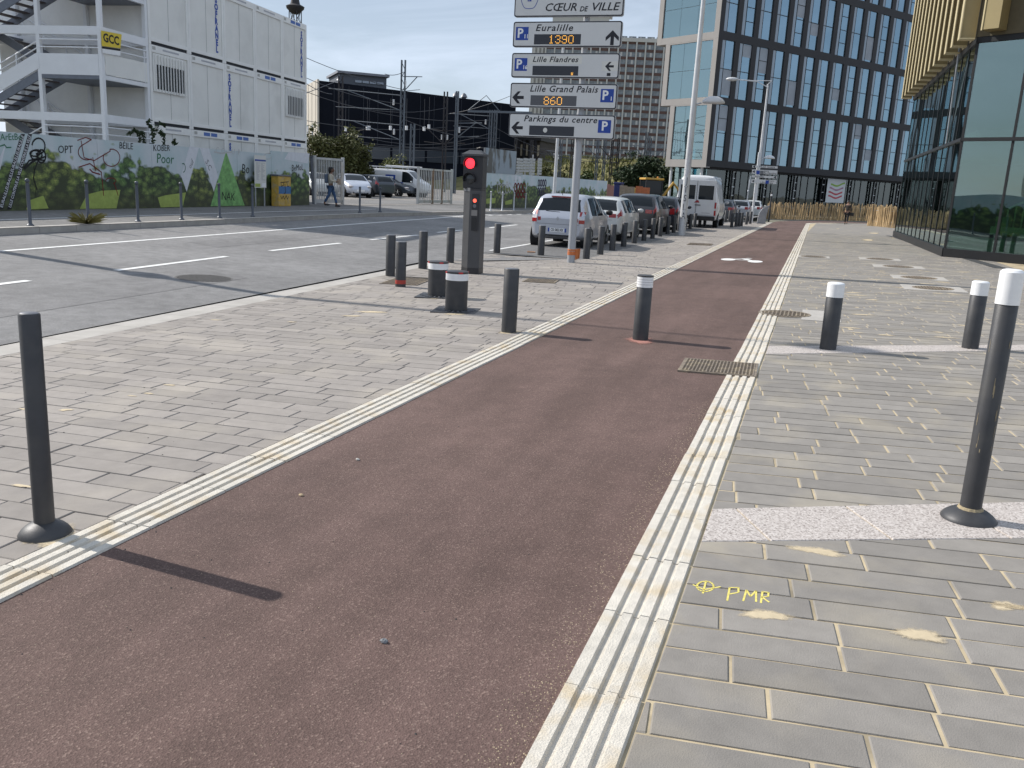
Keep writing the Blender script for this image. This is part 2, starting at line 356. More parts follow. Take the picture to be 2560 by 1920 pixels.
# far pavement with its kerb
fk = [(interp(y, FARK), y) for y in (-30, -10, 2, 8, 13.7, 18, 23.5, 28, 32, 35, 38, 42, 46, 58, 70, 100, 140)]
mb = MB()
M_fpave = aggregate('far_asphalt', (.19, .185, .18), (.15, .146, .142), (.3, .3, .29), patch=(.85, 1.12))
for a, b in zip(fk, fk[1:]):
    mb.poly([(a[0] - .2, a[1], zf(-16.2)), (b[0] - .2, b[1], zf(-16.2)), (b[0] - 9, b[1], zf(b[0] - 9)), (a[0] - 9, a[1], zf(a[0] - 9))])
fpave = struct(mb.build('far_pavement', M_fpave))
raised_kerb([(x, y) for x, y in fk[3:15]], lambda x: -.1, lambda x: .205, -.2, 'kerb', fpave)
marking([far(0, 549.6), far(470, 536), far(690, 529), far(940, 523)], .1, 'line_marking', fpave, M_white, zf, .004)
mb = MB(); mb.poly([(-20.6, 36.5, .262), (-20.6, 160, .262), (-70, 160, .262), (-70, 36.5, .262)])
yard = struct(mb.build('yard', aggregate('yard_gravel', (.26, .24, .22), (.19, .18, .16), (.4, .38, .35), patch=(.75, 1.1))))
mb = MB(); mb.poly([(-70, 10, .255), (-20.4, 10, .255), (-21.6, 36.5, .255), (-70, 36.5, .255)]); struct(mb.build('site_ground', M_earth))
# the red cycle path: straight, then it bends right in front of the pale fence
mb = MB(); ys = [-8] + [1 + 3 * i for i in range(22)]
for y0, y1 in zip(ys, ys[1:]): mb.poly([(x, y, .025 * x - .004) for x, y in ((PL_IN - .02, y0), (PR_IN + .02, y0), (PR_IN + .02, y1), (PL_IN - .02, y1))])
cur = [(PR_IN + .02, 64)] + [(PR_IN + 5.2 - 5.2 * math.cos(R(a)), 64 + 6.4 * math.sin(R(a))) for a in range(10, 91, 10)] + [(30, 72)]
ou = [(PL_IN - .02, 64)] + [(PL_IN + 5.5 - 5.5 * math.cos(R(a)), 66 + 9.0 * math.sin(R(a))) for a in range(10, 91, 10)] + [(30, 76.5)]
for i in range(len(cur) - 1): mb.poly([(x, y, zf(x) - .004) for x, y in (ou[i], cur[i], cur[i + 1], ou[i + 1])])
path = struct(mb.build('cycle_path', M_path))
# bicycle sign painted on the path: two wheels and a frame
bc = far(1855, 650); mb = MB()
def disc(mb, c, rx, ry, dz, n=20): mb.poly([(c[0] + rx * math.cos(2 * math.pi * k / n), c[1] + ry * math.sin(2 * math.pi * k / n), .025 * (c[0] + rx * math.cos(2 * math.pi * k / n)) + dz) for k in range(n)])
bx, by = bc.x, bc.y
disc(mb, (bx - .36, by - .02), .19, .42, 0.0); disc(mb, (bx + .36, by - .3), .19, .42, 0.0)
for a, b in (((-.3, .1), (-.02, .5)), ((-.02, .5), (.2, -.1)), ((-.28, .05), (.1, -.05)), ((.05, .55), (.3, -.2)), ((-.05, .62), (.16, .58)), ((.05, .85), (.2, .8))):
    p, q = V((bx + a[0], by + a[1], 0)), V((bx + b[0], by + b[1], 0)); d = (q - p).normalized(); n = V((-d.y, d.x, 0)) * .05
    mb.poly([(v.x, v.y, .025 * v.x + .0006) for v in (p - n, q - n, q + n, p + n)])
mb.build('bicycle_marking', M_white, path)

# ---- paving: every slab is a piece with its own edges
def paver_mesh(mb, poly, z, top=.0, ch=.004, depth=.05):
    n = len(poly); cx = sum(p[0] for p in poly) / n; cy = sum(p[1] for p in poly) / n
    def ins(p, d):
        v = V((cx - p[0], cy - p[1])); l = v.length; return (p[0] + v.x / l * d, p[1] + v.y / l * d) if l > 1e-6 else p
    inn = [ins(p, ch * 1.4) for p in poly]
    mb.add([(*p, z(*p) - depth) for p in poly] + [(*p, z(*p) + top - ch) for p in poly] + [(*p, z(*p) + top) for p in inn],
           [tuple(range(2 * n, 3 * n))] + [(i, (i + 1) % n, n + (i + 1) % n, n + i) for i in range(n)] + [(n + i, n + (i + 1) % n, 2 * n + (i + 1) % n, 2 * n + i) for i in range(n)])
ZP = lambda x, y: zf(x)
def pave(parent, m, zones, ang, wid, lens, gap, ymax, seed, name='paver', tilt=.0016):
    """courses of slabs at an angle; zones are lists of half-planes (a, b, c)"""
    rnd = random.Random(seed); ca, sa = math.cos(R(ang)), math.sin(R(ang)); pcs = []
    for v in range(int(-6 / wid), int(ymax / wid)):
        u = -12 - rnd.random() * .5
        while u < 14:
            l = rnd.choice(lens)
            q = [(u + gap / 2, v * wid + gap / 2), (u + l - gap / 2, v * wid + gap / 2), (u + l - gap / 2, (v + 1) * wid - gap / 2), (u + gap / 2, (v + 1) * wid - gap / 2)]
            u += l
            q = [(a * ca - b * sa, a * sa + b * ca) for a, b in q]
            if q[0][1] < .6 or q[0][1] > ymax or q[0][0] < -9.5 or q[0][0] > 6: continue
            for hp in zones:
                p = q
                for h in hp:
                    p = clip(p, *h)
                    if len(p) < 3: break
                if len(p) >= 3 and area(p) > .0025: pcs.append(p)
    pcs.sort(key=lambda p: sum(a[0] for a in p) ** 2 / len(p) ** 2 + (sum(a[1] for a in p) / len(p)) ** 2)
    rest = MB()
    for i, p in enumerate(pcs):
        dz = rnd.uniform(-1, 1) * tilt; mb = MB() if i < 298 else rest
        paver_mesh(mb, p, ZP, dz)
        if i < 298: mb.build(name, m, parent)
    stuff(rest.build('far_pavers', m, parent)); return len(pcs)
def hp_line(p, q, side=1):                   # half-plane to the right (side=1) of p->q
    (x0, y0), (x1, y1) = p[:2], q[:2]; a, b = -(y1 - y0), (x1 - x0); c = a * x0 + b * y0
    return (a, b, c) if side > 0 else (-a, -b, -c)
JT = .022
mb = MB()
pavL_out = [(-7.02 + .02, -8), (-7.02, 6), (-7.56, 14.7), (-7.93, 21.0), (-5.6, 23.25), (-5.78, 29), (-6.0, 42), (-5.92, 58), (-5.6, 66), (-3.0, 66), (-3.0, -8)]
n = len(pavL_out); strip = [(-8, -7.0), (6, -7.02), (14.7, -7.56), (21.0, -7.93), (23.25, -5.6), (29, -5.78), (42, -6.0), (58, -5.92), (66, -5.6)]
for (y0, x0), (y1, x1) in zip(strip, strip[1:]): mb.poly([(x0, y0, .025 * x0 - JT), (-2.95, y0, .025 * -2.95 - JT), (-2.95, y1, .025 * -2.95 - JT), (x1, y1, .025 * x1 - JT)])
pavL = struct(mb.build('pavement', M_jointL))
zl = []
for (y0, x0), (y1, x1) in zip(strip, strip[1:]):
    zl.append([hp_line((x0 + .012, y0), (x1 + .012, y1)), (1, 0, PL_OUT - .006), (0, -1, -y0), (0, 1, y1)])
nL = pave(pavL, M_paverL, zl, 2.0, .183, (.36, .42, .48, .54), .007, 64, 3)
# right: two granite bands cross the paving
g1a, g1b = [V(far(x * 1.15732, y * 1.15732)) for x, y in ((1525, 1100), (2212, 1085))]; g1c, g1d = [V(far(x * 1.15732, y * 1.15732)) for x, y in ((1505, 1170), (2212, 1163))]
g2a, g2b = [V(far(x * 1.15732, y * 1.15732)) for x, y in ((1670, 748), (2212, 745))]; g2c, g2d = [V(far(x * 1.15732, y * 1.15732)) for x, y in ((1655, 765), (2212, 757))]
GZ = .0042
mb = MB()
for y0, y1 in ((-8, 20), (20, 48), (48, 68)):
    for x0, x1 in ((PR_OUT - .05, 4.0), (4.0, 30 if y0 > 40 else 12)): mb.poly([(x, y, zf(x) - GZ) for x, y in ((x0, y0), (x1, y0), (x1, y1), (x0, y1))])
pavR = struct(mb.build('plaza', M_jointR))
ri = (-1, 0, -(PR_OUT + .008)); rx = (1, 0, 5.2)
inv = lambda h: (-h[0], -h[1], -h[2])
lo = lambda a, b: hp_line(a, b, 1)           # below the line a->b (left to right)
zr = [[ri, rx, lo(g1c, g1d)], [ri, rx, inv(lo(g1a, g1b)), lo(g2c, g2d)], [ri, rx, inv(lo(g2a, g2b)), (0, 1, 47)]]
nR = pave(pavR, M_paverR, zr, 5.5, .186, (.44, .52, .60, .66), .012, 47, 5)
mb = MB(); mb.poly([(x, y, zf(x) - .002) for x, y in ((PR_OUT, 47), (4, 47), (4, 70.2), (PR_OUT + 3, 69), (PR_OUT + .4, 66))]); mb.poly([(x, y, .098) for x, y in ((4.0, 47), (30, 47), (30, 71.8), (4.0, 70.2))])
mb.build('far_paving', M_paverR, pavR)
band = struct(MB().poly([(x, y, z - .0062) for x, y, z in (g1c, g1d, g1b, g1a)]).build('granite_band', M_jointR))
def granite(a, b, c, d, step, parent):
    """slabs between the near line c-d and the far line a-b, lengthened to the right"""
    u = (b - a).normalized(); n = int(6.0 / step); w0 = -.25; off = (a - c).dot(u)
    for i in range(n):
        s, e = w0 + i * step, w0 + (i + 1) * step - .009
        p = [c + (d - c).normalized() * s, c + (d - c).normalized() * e, a + u * (e - off), a + u * (s - off)]
        p = clip([(q.x, q.y) for q in p], -1, 0, -(PR_OUT + .01)); p = clip(p, 1, 0, 5.2)
        if len(p) >= 3: mb = MB(); paver_mesh(mb, p, ZP, .003, .004, .03); mb.build('granite_slab', gm, parent)
granite(g1a, g1b, g1c, g1d, .62, band)
band2 = struct(MB().poly([(x, y, z - .0062) for x, y, z in (g2c, g2d, g2b, g2a)]).build('granite_band', M_jointR))
granite(g2a, g2b, g2c, g2d, .95, band2)
# ribbed guiding strips, one stone after another
def strip_stone(w, l, flip):
    """four ribs with recessed grooves"""
    rib, gr, hgt = w / 4, .020, .014; prof = []
    for k in range(4):
        a, b = k * rib + gr * .5, (k + 1) * rib - gr * .5
        if k == 0: a = 0.003
        if k == 3: b = w - .003
        prof += [(a, -.006), (a + .006, hgt - .006), (b - .006, hgt - .006), (b, -.006)]
    prof = [(0, -.04)] + prof + [(w, -.04)]
    mb = MB(); n = len(prof); mb.v = [(x, y, z) for y in (0.0, l) for x, z in prof]
    mb.f = [(i, i + 1, n + i + 1, n + i) for i in range(n - 1)] + [tuple(range(n - 1, -1, -1)), tuple(range(n, 2 * n))]
    me = mb.mesh('guiding_stone'); me.materials.append(M_tact); return me
for nm, x0, m0 in (('ribbed_strip', PL_OUT, 'left'), ('ribbed_strip', PR_IN, 'right')):
    mb = MB(); mb.poly([(x, y, .025 * x - .03) for x, y in ((x0, -4), (x0 + .275, -4), (x0 + .275, YEND), (x0, YEND))])
    st = struct(mb.build(nm, M_jointR)); me = strip_stone(.272, .566, False); y = -2.0; rnd = random.Random(len(m0))
    while y < YEND - .6:
        s = put('guiding_stone', me, st, (x0 + .0015 + rnd.uniform(-.002, .002), y, .025 * x0 + rnd.uniform(-.0015, .0015)), 0, (0, -math.atan(.025), rnd.uniform(-.003, .003))); y += .572
# curved continuation of the right strip round the bend
mb = MB(); inn = [(PR_OUT + 4.9 - 4.9 * math.cos(R(a)), 64 + 6.1 * math.sin(R(a))) for a in range(0, 91, 6)] + [(30, 71.7)]; outr = [(PR_IN + 5.2 - 5.2 * math.cos(R(a)), 64 + 6.4 * math.sin(R(a))) for a in range(0, 91, 6)] + [(30, 72)]
for i in range(len(inn) - 1): mb.poly([(x, y, zf(x) + .006) for x, y in (outr[i], outr[i + 1], inn[i + 1], inn[i])])
struct(mb.build('ribbed_strip', M_tact))

# ---- iron covers set in concrete
def waffle(mb, w, h, nx, ny, bar, z0, z1):
    for i in range(nx + 1): x = -w / 2 + w * i / nx; mb.box(x - bar / 2, x + bar / 2, -h / 2, h / 2, z0, z1)
    for j in range(ny + 1): y = -h / 2 + h * j / ny; mb.box(-w / 2 - bar / 2 + .001, w / 2 + bar / 2 - .001, y - bar / 2 + .0007, y + bar / 2 - .0007, z0 + .0007, z1 - .0012)
def rect_cover(px, py, w, h, rz, label, nx=14, ny=14, frame=.0):
    c = far(px, py); t = thing('grate_cover', label, 'grate', (c.x, c.y, c.z), rz); t.rotation_euler = (0, -.025, rz)
    MB().box(-w / 2, w / 2, -h / 2, h / 2, -.03, .006).build('tray', M_iron, t)
    mb = MB(); waffle(mb, w, h, nx, ny, .012, .004, .017); mb.build('grid', M_iron, t)
    mb = MB()
    for a in ((-w / 2 - .03, w / 2 + .03, -h / 2 - .03, -h / 2 - .007), (-w / 2 - .03, w / 2 + .03, h / 2 + .007, h / 2 + .03)): mb.box(*a, -.03, .014)
    for a in ((-w / 2 - .03, -w / 2 - .007, -h / 2 - .006, h / 2 + .006), (w / 2 + .007, w / 2 + .03, -h / 2 - .006, h / 2 + .006)): mb.box(*a, -.03, .014)
    mb.build('frame', M_iron, t)
rect_cover(1797, 920, .66, .62, R(2), 'square iron waffle grate let into the red path and ribbed strip', 20, 16)
rect_cover(1020, 703, .62, 1.2, R(10), 'square iron grate in paving by the bollard with red band', 14, 24)
rect_cover(1352, 703, .55, .55, R(8), 'small square iron grate in the paving crossed by signal totem shadow', 12, 12)
rect_cover(1750, 611, .75, 1.1, R(2), 'iron cover in concrete frame on paving beside the big lamp post', 14, 18)
def round_cover(px, py, r, slab, label, sand, M_iron=M_iron):
    c = far(px, py); onroad = c.x < -7.5; t = thing('manhole_cover', label, 'manhole', (c.x, c.y, c.z - (.018 if onroad else 0))); t.rotation_euler = (0, .029 if onroad else -.025, 0)
    if slab:
        w, h = slab; MB().box(-w / 2, w / 2, -h / 2, h / 2, -.03, .005).build('concrete_surround', M_conc, t)
    MB().lathe([(r + .035, .0), (r + .035, .010), (r + .006, .010), (r + .006, .004)], 36).build('rim', M_iron, t)
    MB().lathe([(r, .0), (r, .008)], 36).build('lid', M_sand if sand else M_iron, t)
    mb = MB(); s = .055
    for i in range(int(-r / s), int(r / s) + 1):
        h = math.sqrt(max(0, r * r - (i * s) ** 2)) - .01
        if h > .02: mb.box(i * s - .009, i * s + .009, -h, h, .007, .015); mb.box(-h, h, i * s - .008, i * s + .008, .0075, .0142)
    mb.build('ribs', M_iron, t)
round_cover(1961, 785, .33, None, 'round ribbed manhole cover overlapping the ribbed strip beside the path', False)
c0 = far(2045, 789); MB().box(-.22, .30, -.6, .6, -.03, .0045).build('concrete_slab', M_conc, pavR, loc=(c0.x, c0.y, c0.z), rot=(0, -.025, 0))
round_cover(2332, 721, .34, (1.1, 1.1), 'sandy round manhole in concrete square, next one beyond white-topped bollards', True)
round_cover(2297, 695, .34, (1.1, 1.0), 'sandy round manhole in concrete square, second beyond white-topped bollards', True)
round_cover(2245, 667, .34, (1.2, 1.0), 'round manhole in concrete square, third beyond white-topped bollards', False)
round_cover(2199, 648, .34, (1.1, 1.0), 'round manhole in concrete square, fourth beyond white-topped bollards', False)
round_cover(2033, 642, .34, (.9, .9), 'round manhole in concrete square touching the ribbed strip edge', False)
round_cover(510, 694, .42, None, 'round manhole cover worn dark in the road asphalt', False, mat('dark_iron', (.11, .105, .10), .8, .1, var=.3, scale=30))
# dark drain channel in front of the glass building
drain = struct(MB().poly([(3.35, 47, .092), (4.6, 26, .107), (4.95, 26.2, .111), (3.5, 47, .094)]).build('drain_channel', mat('drain', (.05, .05, .052), .6, var=.3, scale=20)))
# spilled sand on the slabs: thin, ragged, thickest in the middle
def spill_mat(name, c):
    m = mat(name, c, .95, var=.15, scale=12); nt = m.node_tree; N = nt.nodes; L = nt.links; b = N['Principled BSDF']
    a = N.new('ShaderNodeAttribute'); a.attribute_name = 'fall'; g = N.new('ShaderNodeNewGeometry'); z = N.new('ShaderNodeTexNoise'); z.inputs['Scale'].default_value = 34; z.inputs['Detail'].default_value = 9; z.inputs['Roughness'].default_value = .78; L.new(g.outputs['Position'], z.inputs['Vector'])
    s = N.new('ShaderNodeMath'); s.operation = 'ADD'; L.new(a.outputs['Fac'], s.inputs[0]); L.new(z.outputs['Fac'], s.inputs[1]); r = ramp(nt, (0, 0, 0), (.85,) * 3, .60, .86); q = N.new('ShaderNodeMath'); q.operation = 'MULTIPLY'; q.inputs[1].default_value = .8; L.new(s.outputs[0], q.inputs[0]); L.new(q.outputs[0], r.inputs['Fac']); L.new(r.outputs['Color'], b.inputs['Alpha']); return m
M_spill = spill_mat('sand_dust', (.60, .50, .34)); M_pink = spill_mat('pink_mortar', (.40, .19, .155))
def blot(cx, cy, rx, ry, seed, rz=0.0, parent=pavR, m=M_spill, dz=.0024):
    rnd = random.Random(seed); mb = MB(); n = 26; ph = [rnd.uniform(0, 6.28) for k in range(4)]; pts = []
    for k in range(n):
        a = 2 * math.pi * k / n; f = 1.15 + .22 * math.sin(2 * a + ph[0]) + .12 * math.sin(3 * a + ph[1]) + .06 * math.sin(7 * a + ph[2])
        x, y = rx * f * math.cos(a), ry * f * math.sin(a); pts.append((cx + x * math.cos(rz) - y * math.sin(rz), cy + x * math.sin(rz) + y * math.cos(rz)))
    mb.v = [(cx, cy, zf(cx) + dz)] + [(x, y, zf(x) + dz) for x, y in pts]; mb.f = [(0, 1 + k, 1 + (k + 1) % n) for k in range(n)]
    o = stuff(mb.build('sand_spill', m, parent)); at = o.data.attributes.new('fall', 'FLOAT', 'POINT')
    for k, d_ in enumerate(at.data): d_.value = 1.0 if k == 0 else 0.0
    return o
for i, (px, py, rx, ry) in enumerate(((2170, 600, .35, 1.0), (2185, 583, .3, 1.4), (2240, 595, .3, .8), (2095, 572, .12, .8))):
    c = far(px, py); blot(c.x, c.y, rx, ry, i)
rnd = random.Random(11)
for i in range(70):
    x, y = rnd.uniform(.1, 3.6), rnd.uniform(11.5, 24); blot(x, y, rnd.uniform(.05, .24), rnd.uniform(.03, .10), i, R(5))
for i in range(9):
    x, y = rnd.uniform(-.3, 2.0), rnd.uniform(2.4, 4.3); y = .186 * round((y - x * .0963) / .186) + x * .0963; blot(x, y, rnd.uniform(.05, .16), rnd.uniform(.03, .06), 200 + i, R(5.5))
for i, (px, py, rx, ry) in enumerate(((425, 963, .06, .035), (372, 984, .055, .03), (165, 1025, .06, .04), (330, 990, .05, .02), (60, 1023, .05, .03), (55, 1215, .09, .025), (930, 780, .25, .12), (880, 790, .15, .08), (540, 800, .12, .03), (730, 805, .1, .03))):
    c = far(px, py); blot(c.x, c.y, rx, ry, 60 + i, R(10), pavL)
# yellow survey mark
M_yel = mat('spray_yellow', (.66, .57, .15), .8, var=.2, scale=60)
sp = struct(MB().poly([(.0, .0, -.03), (.001, 0, -.03), (0, .001, -.03)]).build('spray_mark', M_yel)); bpy.data.objects.remove(sp)
def spray(pts, w):
    mb = MB()
    for a, b in zip(pts, pts[1:]):
        a, b = far(*a), far(*b); d = (b - a); d.z = 0; d.normalize(); n = V((-d.y, d.x, 0)) * w; e = d * w * .6
        mb.poly([(v.x, v.y, zf(v.x) + .0022) for v in (a - n - e, b - n + e, b + n + e, a + n - e)])
    mb.build('spray_mark', M_yel, pavR)
spray([(1733, 1463), (1760, 1475), (1800, 1468)], .0042); spray([(1765, 1453), (1757, 1484)], .0042)
spray([(1748 + 15 + 21 * math.cos(a / 8 * math.pi), 1467 + 13 * math.sin(a / 8 * math.pi)) for a in range(17)], .0042)
for q in ([(1818, 1502), (1824, 1470), (1846, 1470), (1846, 1482), (1824, 1486)], [(1858, 1503), (1866, 1476), (1876, 1492), (1890, 1478), (1890, 1505)], [(1902, 1508), (1906, 1480), (1921, 1482), (1920, 1492), (1905, 1494), (1922, 1506)]): spray(q, .0042)
# pinkish mortar round the bollard in the path, and loose grit
blot(-1.73, 9.76, .22, .26, 5, 0, path, M_pink, .0012)
def chips(n, x0, x1, y0, y1, r0, r1, m, parent, seed, edge=None):
    rnd = random.Random(seed); mb = MB()
    for i in range(n):
        y = y0 + (y1 - y0) * rnd.random() ** 2; x = (edge + rnd.gauss(0, x1)) if edge is not None else rnd.uniform(x0, x1); r = rnd.uniform(r0, r1); z = .025 * x - .004; a = rnd.random() * 6
        mb.add([(x + r * math.cos(a + k * 1.57), y + r * rnd.uniform(.6, 1) * math.sin(a + k * 1.57), z) for k in range(4)] + [(x, y, z + r * .9)], [(0, 1, 4), (1, 2, 4), (2, 3, 4), (3, 0, 4)])
    return stuff(mb.build('grit', m, parent))
M_grit = mat('grit', (.48, .38, .26), .9, var=.3, scale=90)
chips(1500, 0, .05, 1.8, 7, .0015, .004, M_grit, path, 1, PR_IN - .05); chips(500, PL_IN, PR_IN, 1.8, 6, .001, .003, M_grit, path, 2)
chips(60, PL_IN, PR_IN, 2, 12, .003, .006, mat('dark_grit', (.05, .05, .05), .9), path, 3); chips(160, -6.8, -3.3, 4, 14, .004, .012, MATS['dark_grit'], pavL, 4)
chips(240, 0, .13, 2, 12, .002, .006, MATS['dark_grit'], pavL, 6, PL_OUT + .13)

# mortar and sand at bollard feet, small stones on the path
for k, (px, py) in enumerate(((2069, 873), (2425, 870), (1272, 830), (2425, 1300), (1140, 785), (1094, 745), (130, 1340))):
    c = far(px, py); blot(c.x, c.y, .16, .17, 400 + k, 0, pavR if px > 2000 else pavL)
def pebble(px, py, r, m, label, seed):
    c = far(px, py); mb = MB(); mb.ellipsoid((0, 0, r * .35), (r, r * .75, r * .55), 9, 6); rnd = random.Random(seed); mb.v = [(x * rnd.uniform(.75, 1.2), y * rnd.uniform(.75, 1.2), z * rnd.uniform(.8, 1.1)) for x, y, z in mb.v]
    tag(mb.build('stone', m, None, loc=(c.x, c.y, c.z - .003)), label, 'stone')
pebble(960, 1604, .016, mat('grey_stone', (.20, .21, .22), .9, var=.3, scale=60), 'small angular grey stone on the near part of the red path', 1)
pebble(894, 1149, .014, M_wband_s if 'M_wband_s' in globals() else mat('pale_stone', (.62, .60, .55), .9), 'small white chip lying on the red path', 2)
pebble(753, 1238, .014, mat('tan_stone', (.50, .38, .24), .9), 'small tan chip lying on the red path', 3)
c = far(1328, 634); tag(MB().box(-.11, .11, -.05, .05, 0, .06).build('brick', mat('brick_red', (.42, .22, .12), .9, var=.2, scale=20), None, loc=(c.x, c.y, c.z), bevel=.006, rot=(0, 0, .3)), 'loose reddish brick on the ground behind the silver hatchback', 'brick')
# ================================================================ street furniture
M_boll = mat('bollard_grey', (.050, .051, .055), .5, .25, var=.15, scale=8, dirt=(.13, .12, .10), dscale=5, damt=.25, bump=.08, bscale=200)
M_bcap = mat('cap_grey', (.16, .165, .18), .45, .4, var=.1)
M_wband = mat('white_band', (.80, .81, .82), .4, var=.05, scale=15)
M_red = mat('red_reflector', (.45, .02, .02), .35)
M_mud = mat('dried_mud', (.33, .27, .17), .95, var=.2, scale=40, bump=.5)
M_steel = mat('galvanised', (.42, .44, .47), .45, .6, var=.15, scale=12)
M_black = mat('black_plastic', (.015, .015, .017), .5)
def bollard(px, py, h, r, label, white=0.0, flange=False, group=None, name='bollard', band=None, mud=False, rings=False):
    P = far(px, py); t = thing(name, label, 'bollard', tuple(P), 0, group)
    z0 = .05 if flange else -.02
    top = h - white
    MB().lathe([(r, z0), (r, top - .006), (r - .005, top)], 28).build('post', M_boll, t, 40)
    if white:
        MB().lathe([(r + .003, top - .001), (r + .003, h - .012), (r - .008, h - .001)], 28).build('white_band', M_wband, t, 40)
        if rings:
            MB().lathe([(r + .004, h - .012), (r + .004, h), (r - .004, h + .004)], 28).build('cap', M_boll, t, 40)
            mb = MB()
            for k in range(4): mb.lathe([(r + .003, top + .03 + k * .028), (r + .0032, top + .033 + k * .028)], 28)
            mb.build('band_lines', M_bcap, t)
        else: MB().lathe([(r - .008, h - .001), (r - .02, h + .003)], 28).build('cap', M_wband, t, 40)
    else: MB().lathe([(r - .006, h - .001), (r - .012, h + .003)], 28).build('cap', M_bcap, t, 40)
    if flange:
        fr = (.137 if white else .115) / .142; MB().lathe([(.142 * fr, -.01), (.142 * fr, .006), (.128 * fr, .024), (.105 * fr, .042), (.08 * fr, .055), (r + .006, .060), (r, .064)], 32).build('base_flange', M_boll, t, 50)
    if band: MB().lathe([(r + .0015, band), (r + .0015, band + .065)], 28).build('red_band', mat('red_tape', (.40, .045, .03), .5), t, 40)
    if mud:
        mb = MB(); rnd = random.Random(3)
        for i in range(13):
            a = rnd.uniform(3.6, 5.6); z = rnd.choice([rnd.uniform(.3, 1.05), rnd.uniform(.3, .6)]); w = rnd.uniform(.01, .06); l = rnd.uniform(.01, .05)
            if z > top - .1: continue
            R1 = r + .0012; n = 6
            pts = [(R1 * math.cos(a + w * math.cos(k) * .9), R1 * math.sin(a + w * math.cos(k) * .9), z + l * math.sin(k)) for k in [2 * math.pi * j / n for j in range(n)]]
            mb.poly(pts)
        stuff(mb.build('mud_splashes', M_mud, t))
        MB().lathe([(r + .012, .058), (r + .006, .07), (r, .072)], 14).build('mud_ring', M_mud, t)
    return t
def BD(x, y): return (x * 1.15732, y * 1.15732)
bollard(*BD(98, 1153), 1.04, .045, 'tall plain grey bollard with domed base flange beside the left ribbed strip', flange=True)
bollard(*BD(2092, 1121), 1.31, .0525, 'tallest bollard, white top and domed base, standing on the near granite band', .17, True, mud=True)
bollard(*BD(1788, 754), .74, .089, 'white-topped grey bollard on far granite band, nearer to the ribbed strip', .155)
bollard(*BD(2095, 752), .77, .089, 'white-topped grey bollard on far granite band, farther from the ribbed strip', .155)
bollard(*BD(1383, 733), .735, .089, 'grey bollard with lined white band standing in the red cycle path', .13, rings=True)
bollard(*BD(1099, 717), .745, .089, 'plain grey bollard beside the ribbed strip, next to the retractable bollards')
G1 = 'plain grey bollards along the road edge'
bollard(*BD(843, 596), .76, .089, 'plain grey bollard at road edge behind the one with red band', group=G1)
bollard(*BD(865, 619), .75, .089, 'grey bollard with red band round its foot', band=.05)
bollard(*BD(913, 580), .76, .089, 'plain grey bollard at road edge, second beyond the red-banded one', group=G1)
bollard(*BD(972, 567), .77, .089, 'plain grey bollard at road edge just left of signal totem', group=G1)
bollard(*BD(1073, 547), .76, .089, 'plain grey bollard at the corner where the parking bay begins', group=G1)
bollard(*BD(1168, 553), .78, .089, 'plain grey bollard behind the silver hatchback, beside its number plate', group=G1)
def b4(x, y): return (1250 + x * .3165, 350 + y * .3165)
G2 = 'plain grey bollards in the row beside the parked cars'
ORD = ['first', 'second', 'third', 'fourth', 'fifth', 'sixth', 'seventh', 'eighth', 'ninth', 'tenth', 'eleventh']
row = [(680, 938), (790, 905), (885, 872), (975, 843), (1058, 817), (1135, 797), (1203, 780), (1262, 763), (1322, 745), (1370, 735), (1412, 721)]
for i, p in enumerate(row):
    bollard(*b4(*p), .76, .089, 'plain grey bollard next to the sign pole, first of the row beside parked cars' if i == 0 else 'plain grey bollard, %s from the parking sign pole in the row beside parked cars' % ORD[i], group=G2)
for i, p in enumerate([(1500, 705), (1535, 693), (1575, 688), (1615, 678)]): bollard(*b4(*p), .76, .089, 'plain grey bollard, %s beyond the graffitied lamp post, beside the white van' % ORD[i], group='plain grey bollards beside the white van')
for i, p in enumerate([(1780, 650), (1810, 648), (1845, 643), (1880, 637)]): bollard(*b4(*p), .78, .09, 'plain grey bollard by the kerb behind the white van, %s from the van' % ORD[i], group='plain grey bollards by the far parked cars')
for i, p in enumerate([(1828, 690), (1862, 685), (1885, 682), (1905, 680), (1945, 668), (1975, 662)]): bollard(*b4(*p), .78, .09, 'plain grey bollard in the tight cluster, %s from the curved metal panel' % ORD[5 - i], group='plain grey bollards in the tight cluster')
# retractable bollards with an iron plate
def retractable(px, py, label, rz):
    P = far(px, py); t = thing('retractable_bollard', label, 'bollard', tuple(P), rz); r, h = .152, .545
    MB().lathe([(r, -.02), (r, h - .12)], 36).build('post', M_boll, t, 40)
    MB().lathe([(r + .003, h - .121), (r + .003, h - .03)], 36).build('white_band', M_wband, t, 40)
    MB().lathe([(r + .004, h - .03), (r + .004, h - .008), (r - .01, h)], 36).build('cap', M_boll, t, 40)
    mb = MB()
    for k in range(4):
        a = k * 1.5708 + .5; p = V((math.cos(a), math.sin(a), 0)); q = V((-p.y, p.x, 0))
        mb.add([tuple(p * (r - .02) + q * s * .03 + V((0, 0, z))) for z in (h - .028, h - .006) for s in (-1, 1)] + [tuple(p * (r + .006) + q * s * .03 + V((0, 0, z))) for z in (h - .028, h - .006) for s in (-1, 1)], [(4, 5, 7, 6), (2, 3, 7, 6), (0, 1, 5, 4), (0, 2, 6, 4), (1, 3, 7, 5)])
    mb.build('red_reflectors', M_red, t)
    w = .30; MB().box(-w, w, -w, w, -.02, .012).build('ground_plate', M_boll, t, bevel=.006)
    mb = MB()
    for k in range(20):
        a = 2 * math.pi * k / 20; mb.bar((math.cos(a) * .170, math.sin(a) * .170, .016), (math.cos(a) * .275, math.sin(a) * .265, .016), .022, .012)
    mb.build('plate_ribs', M_bcap, t)
    MB().lathe([(r + .012, .012), (r + .012, .022), (r, .022)], 36).build('collar', M_black, t)
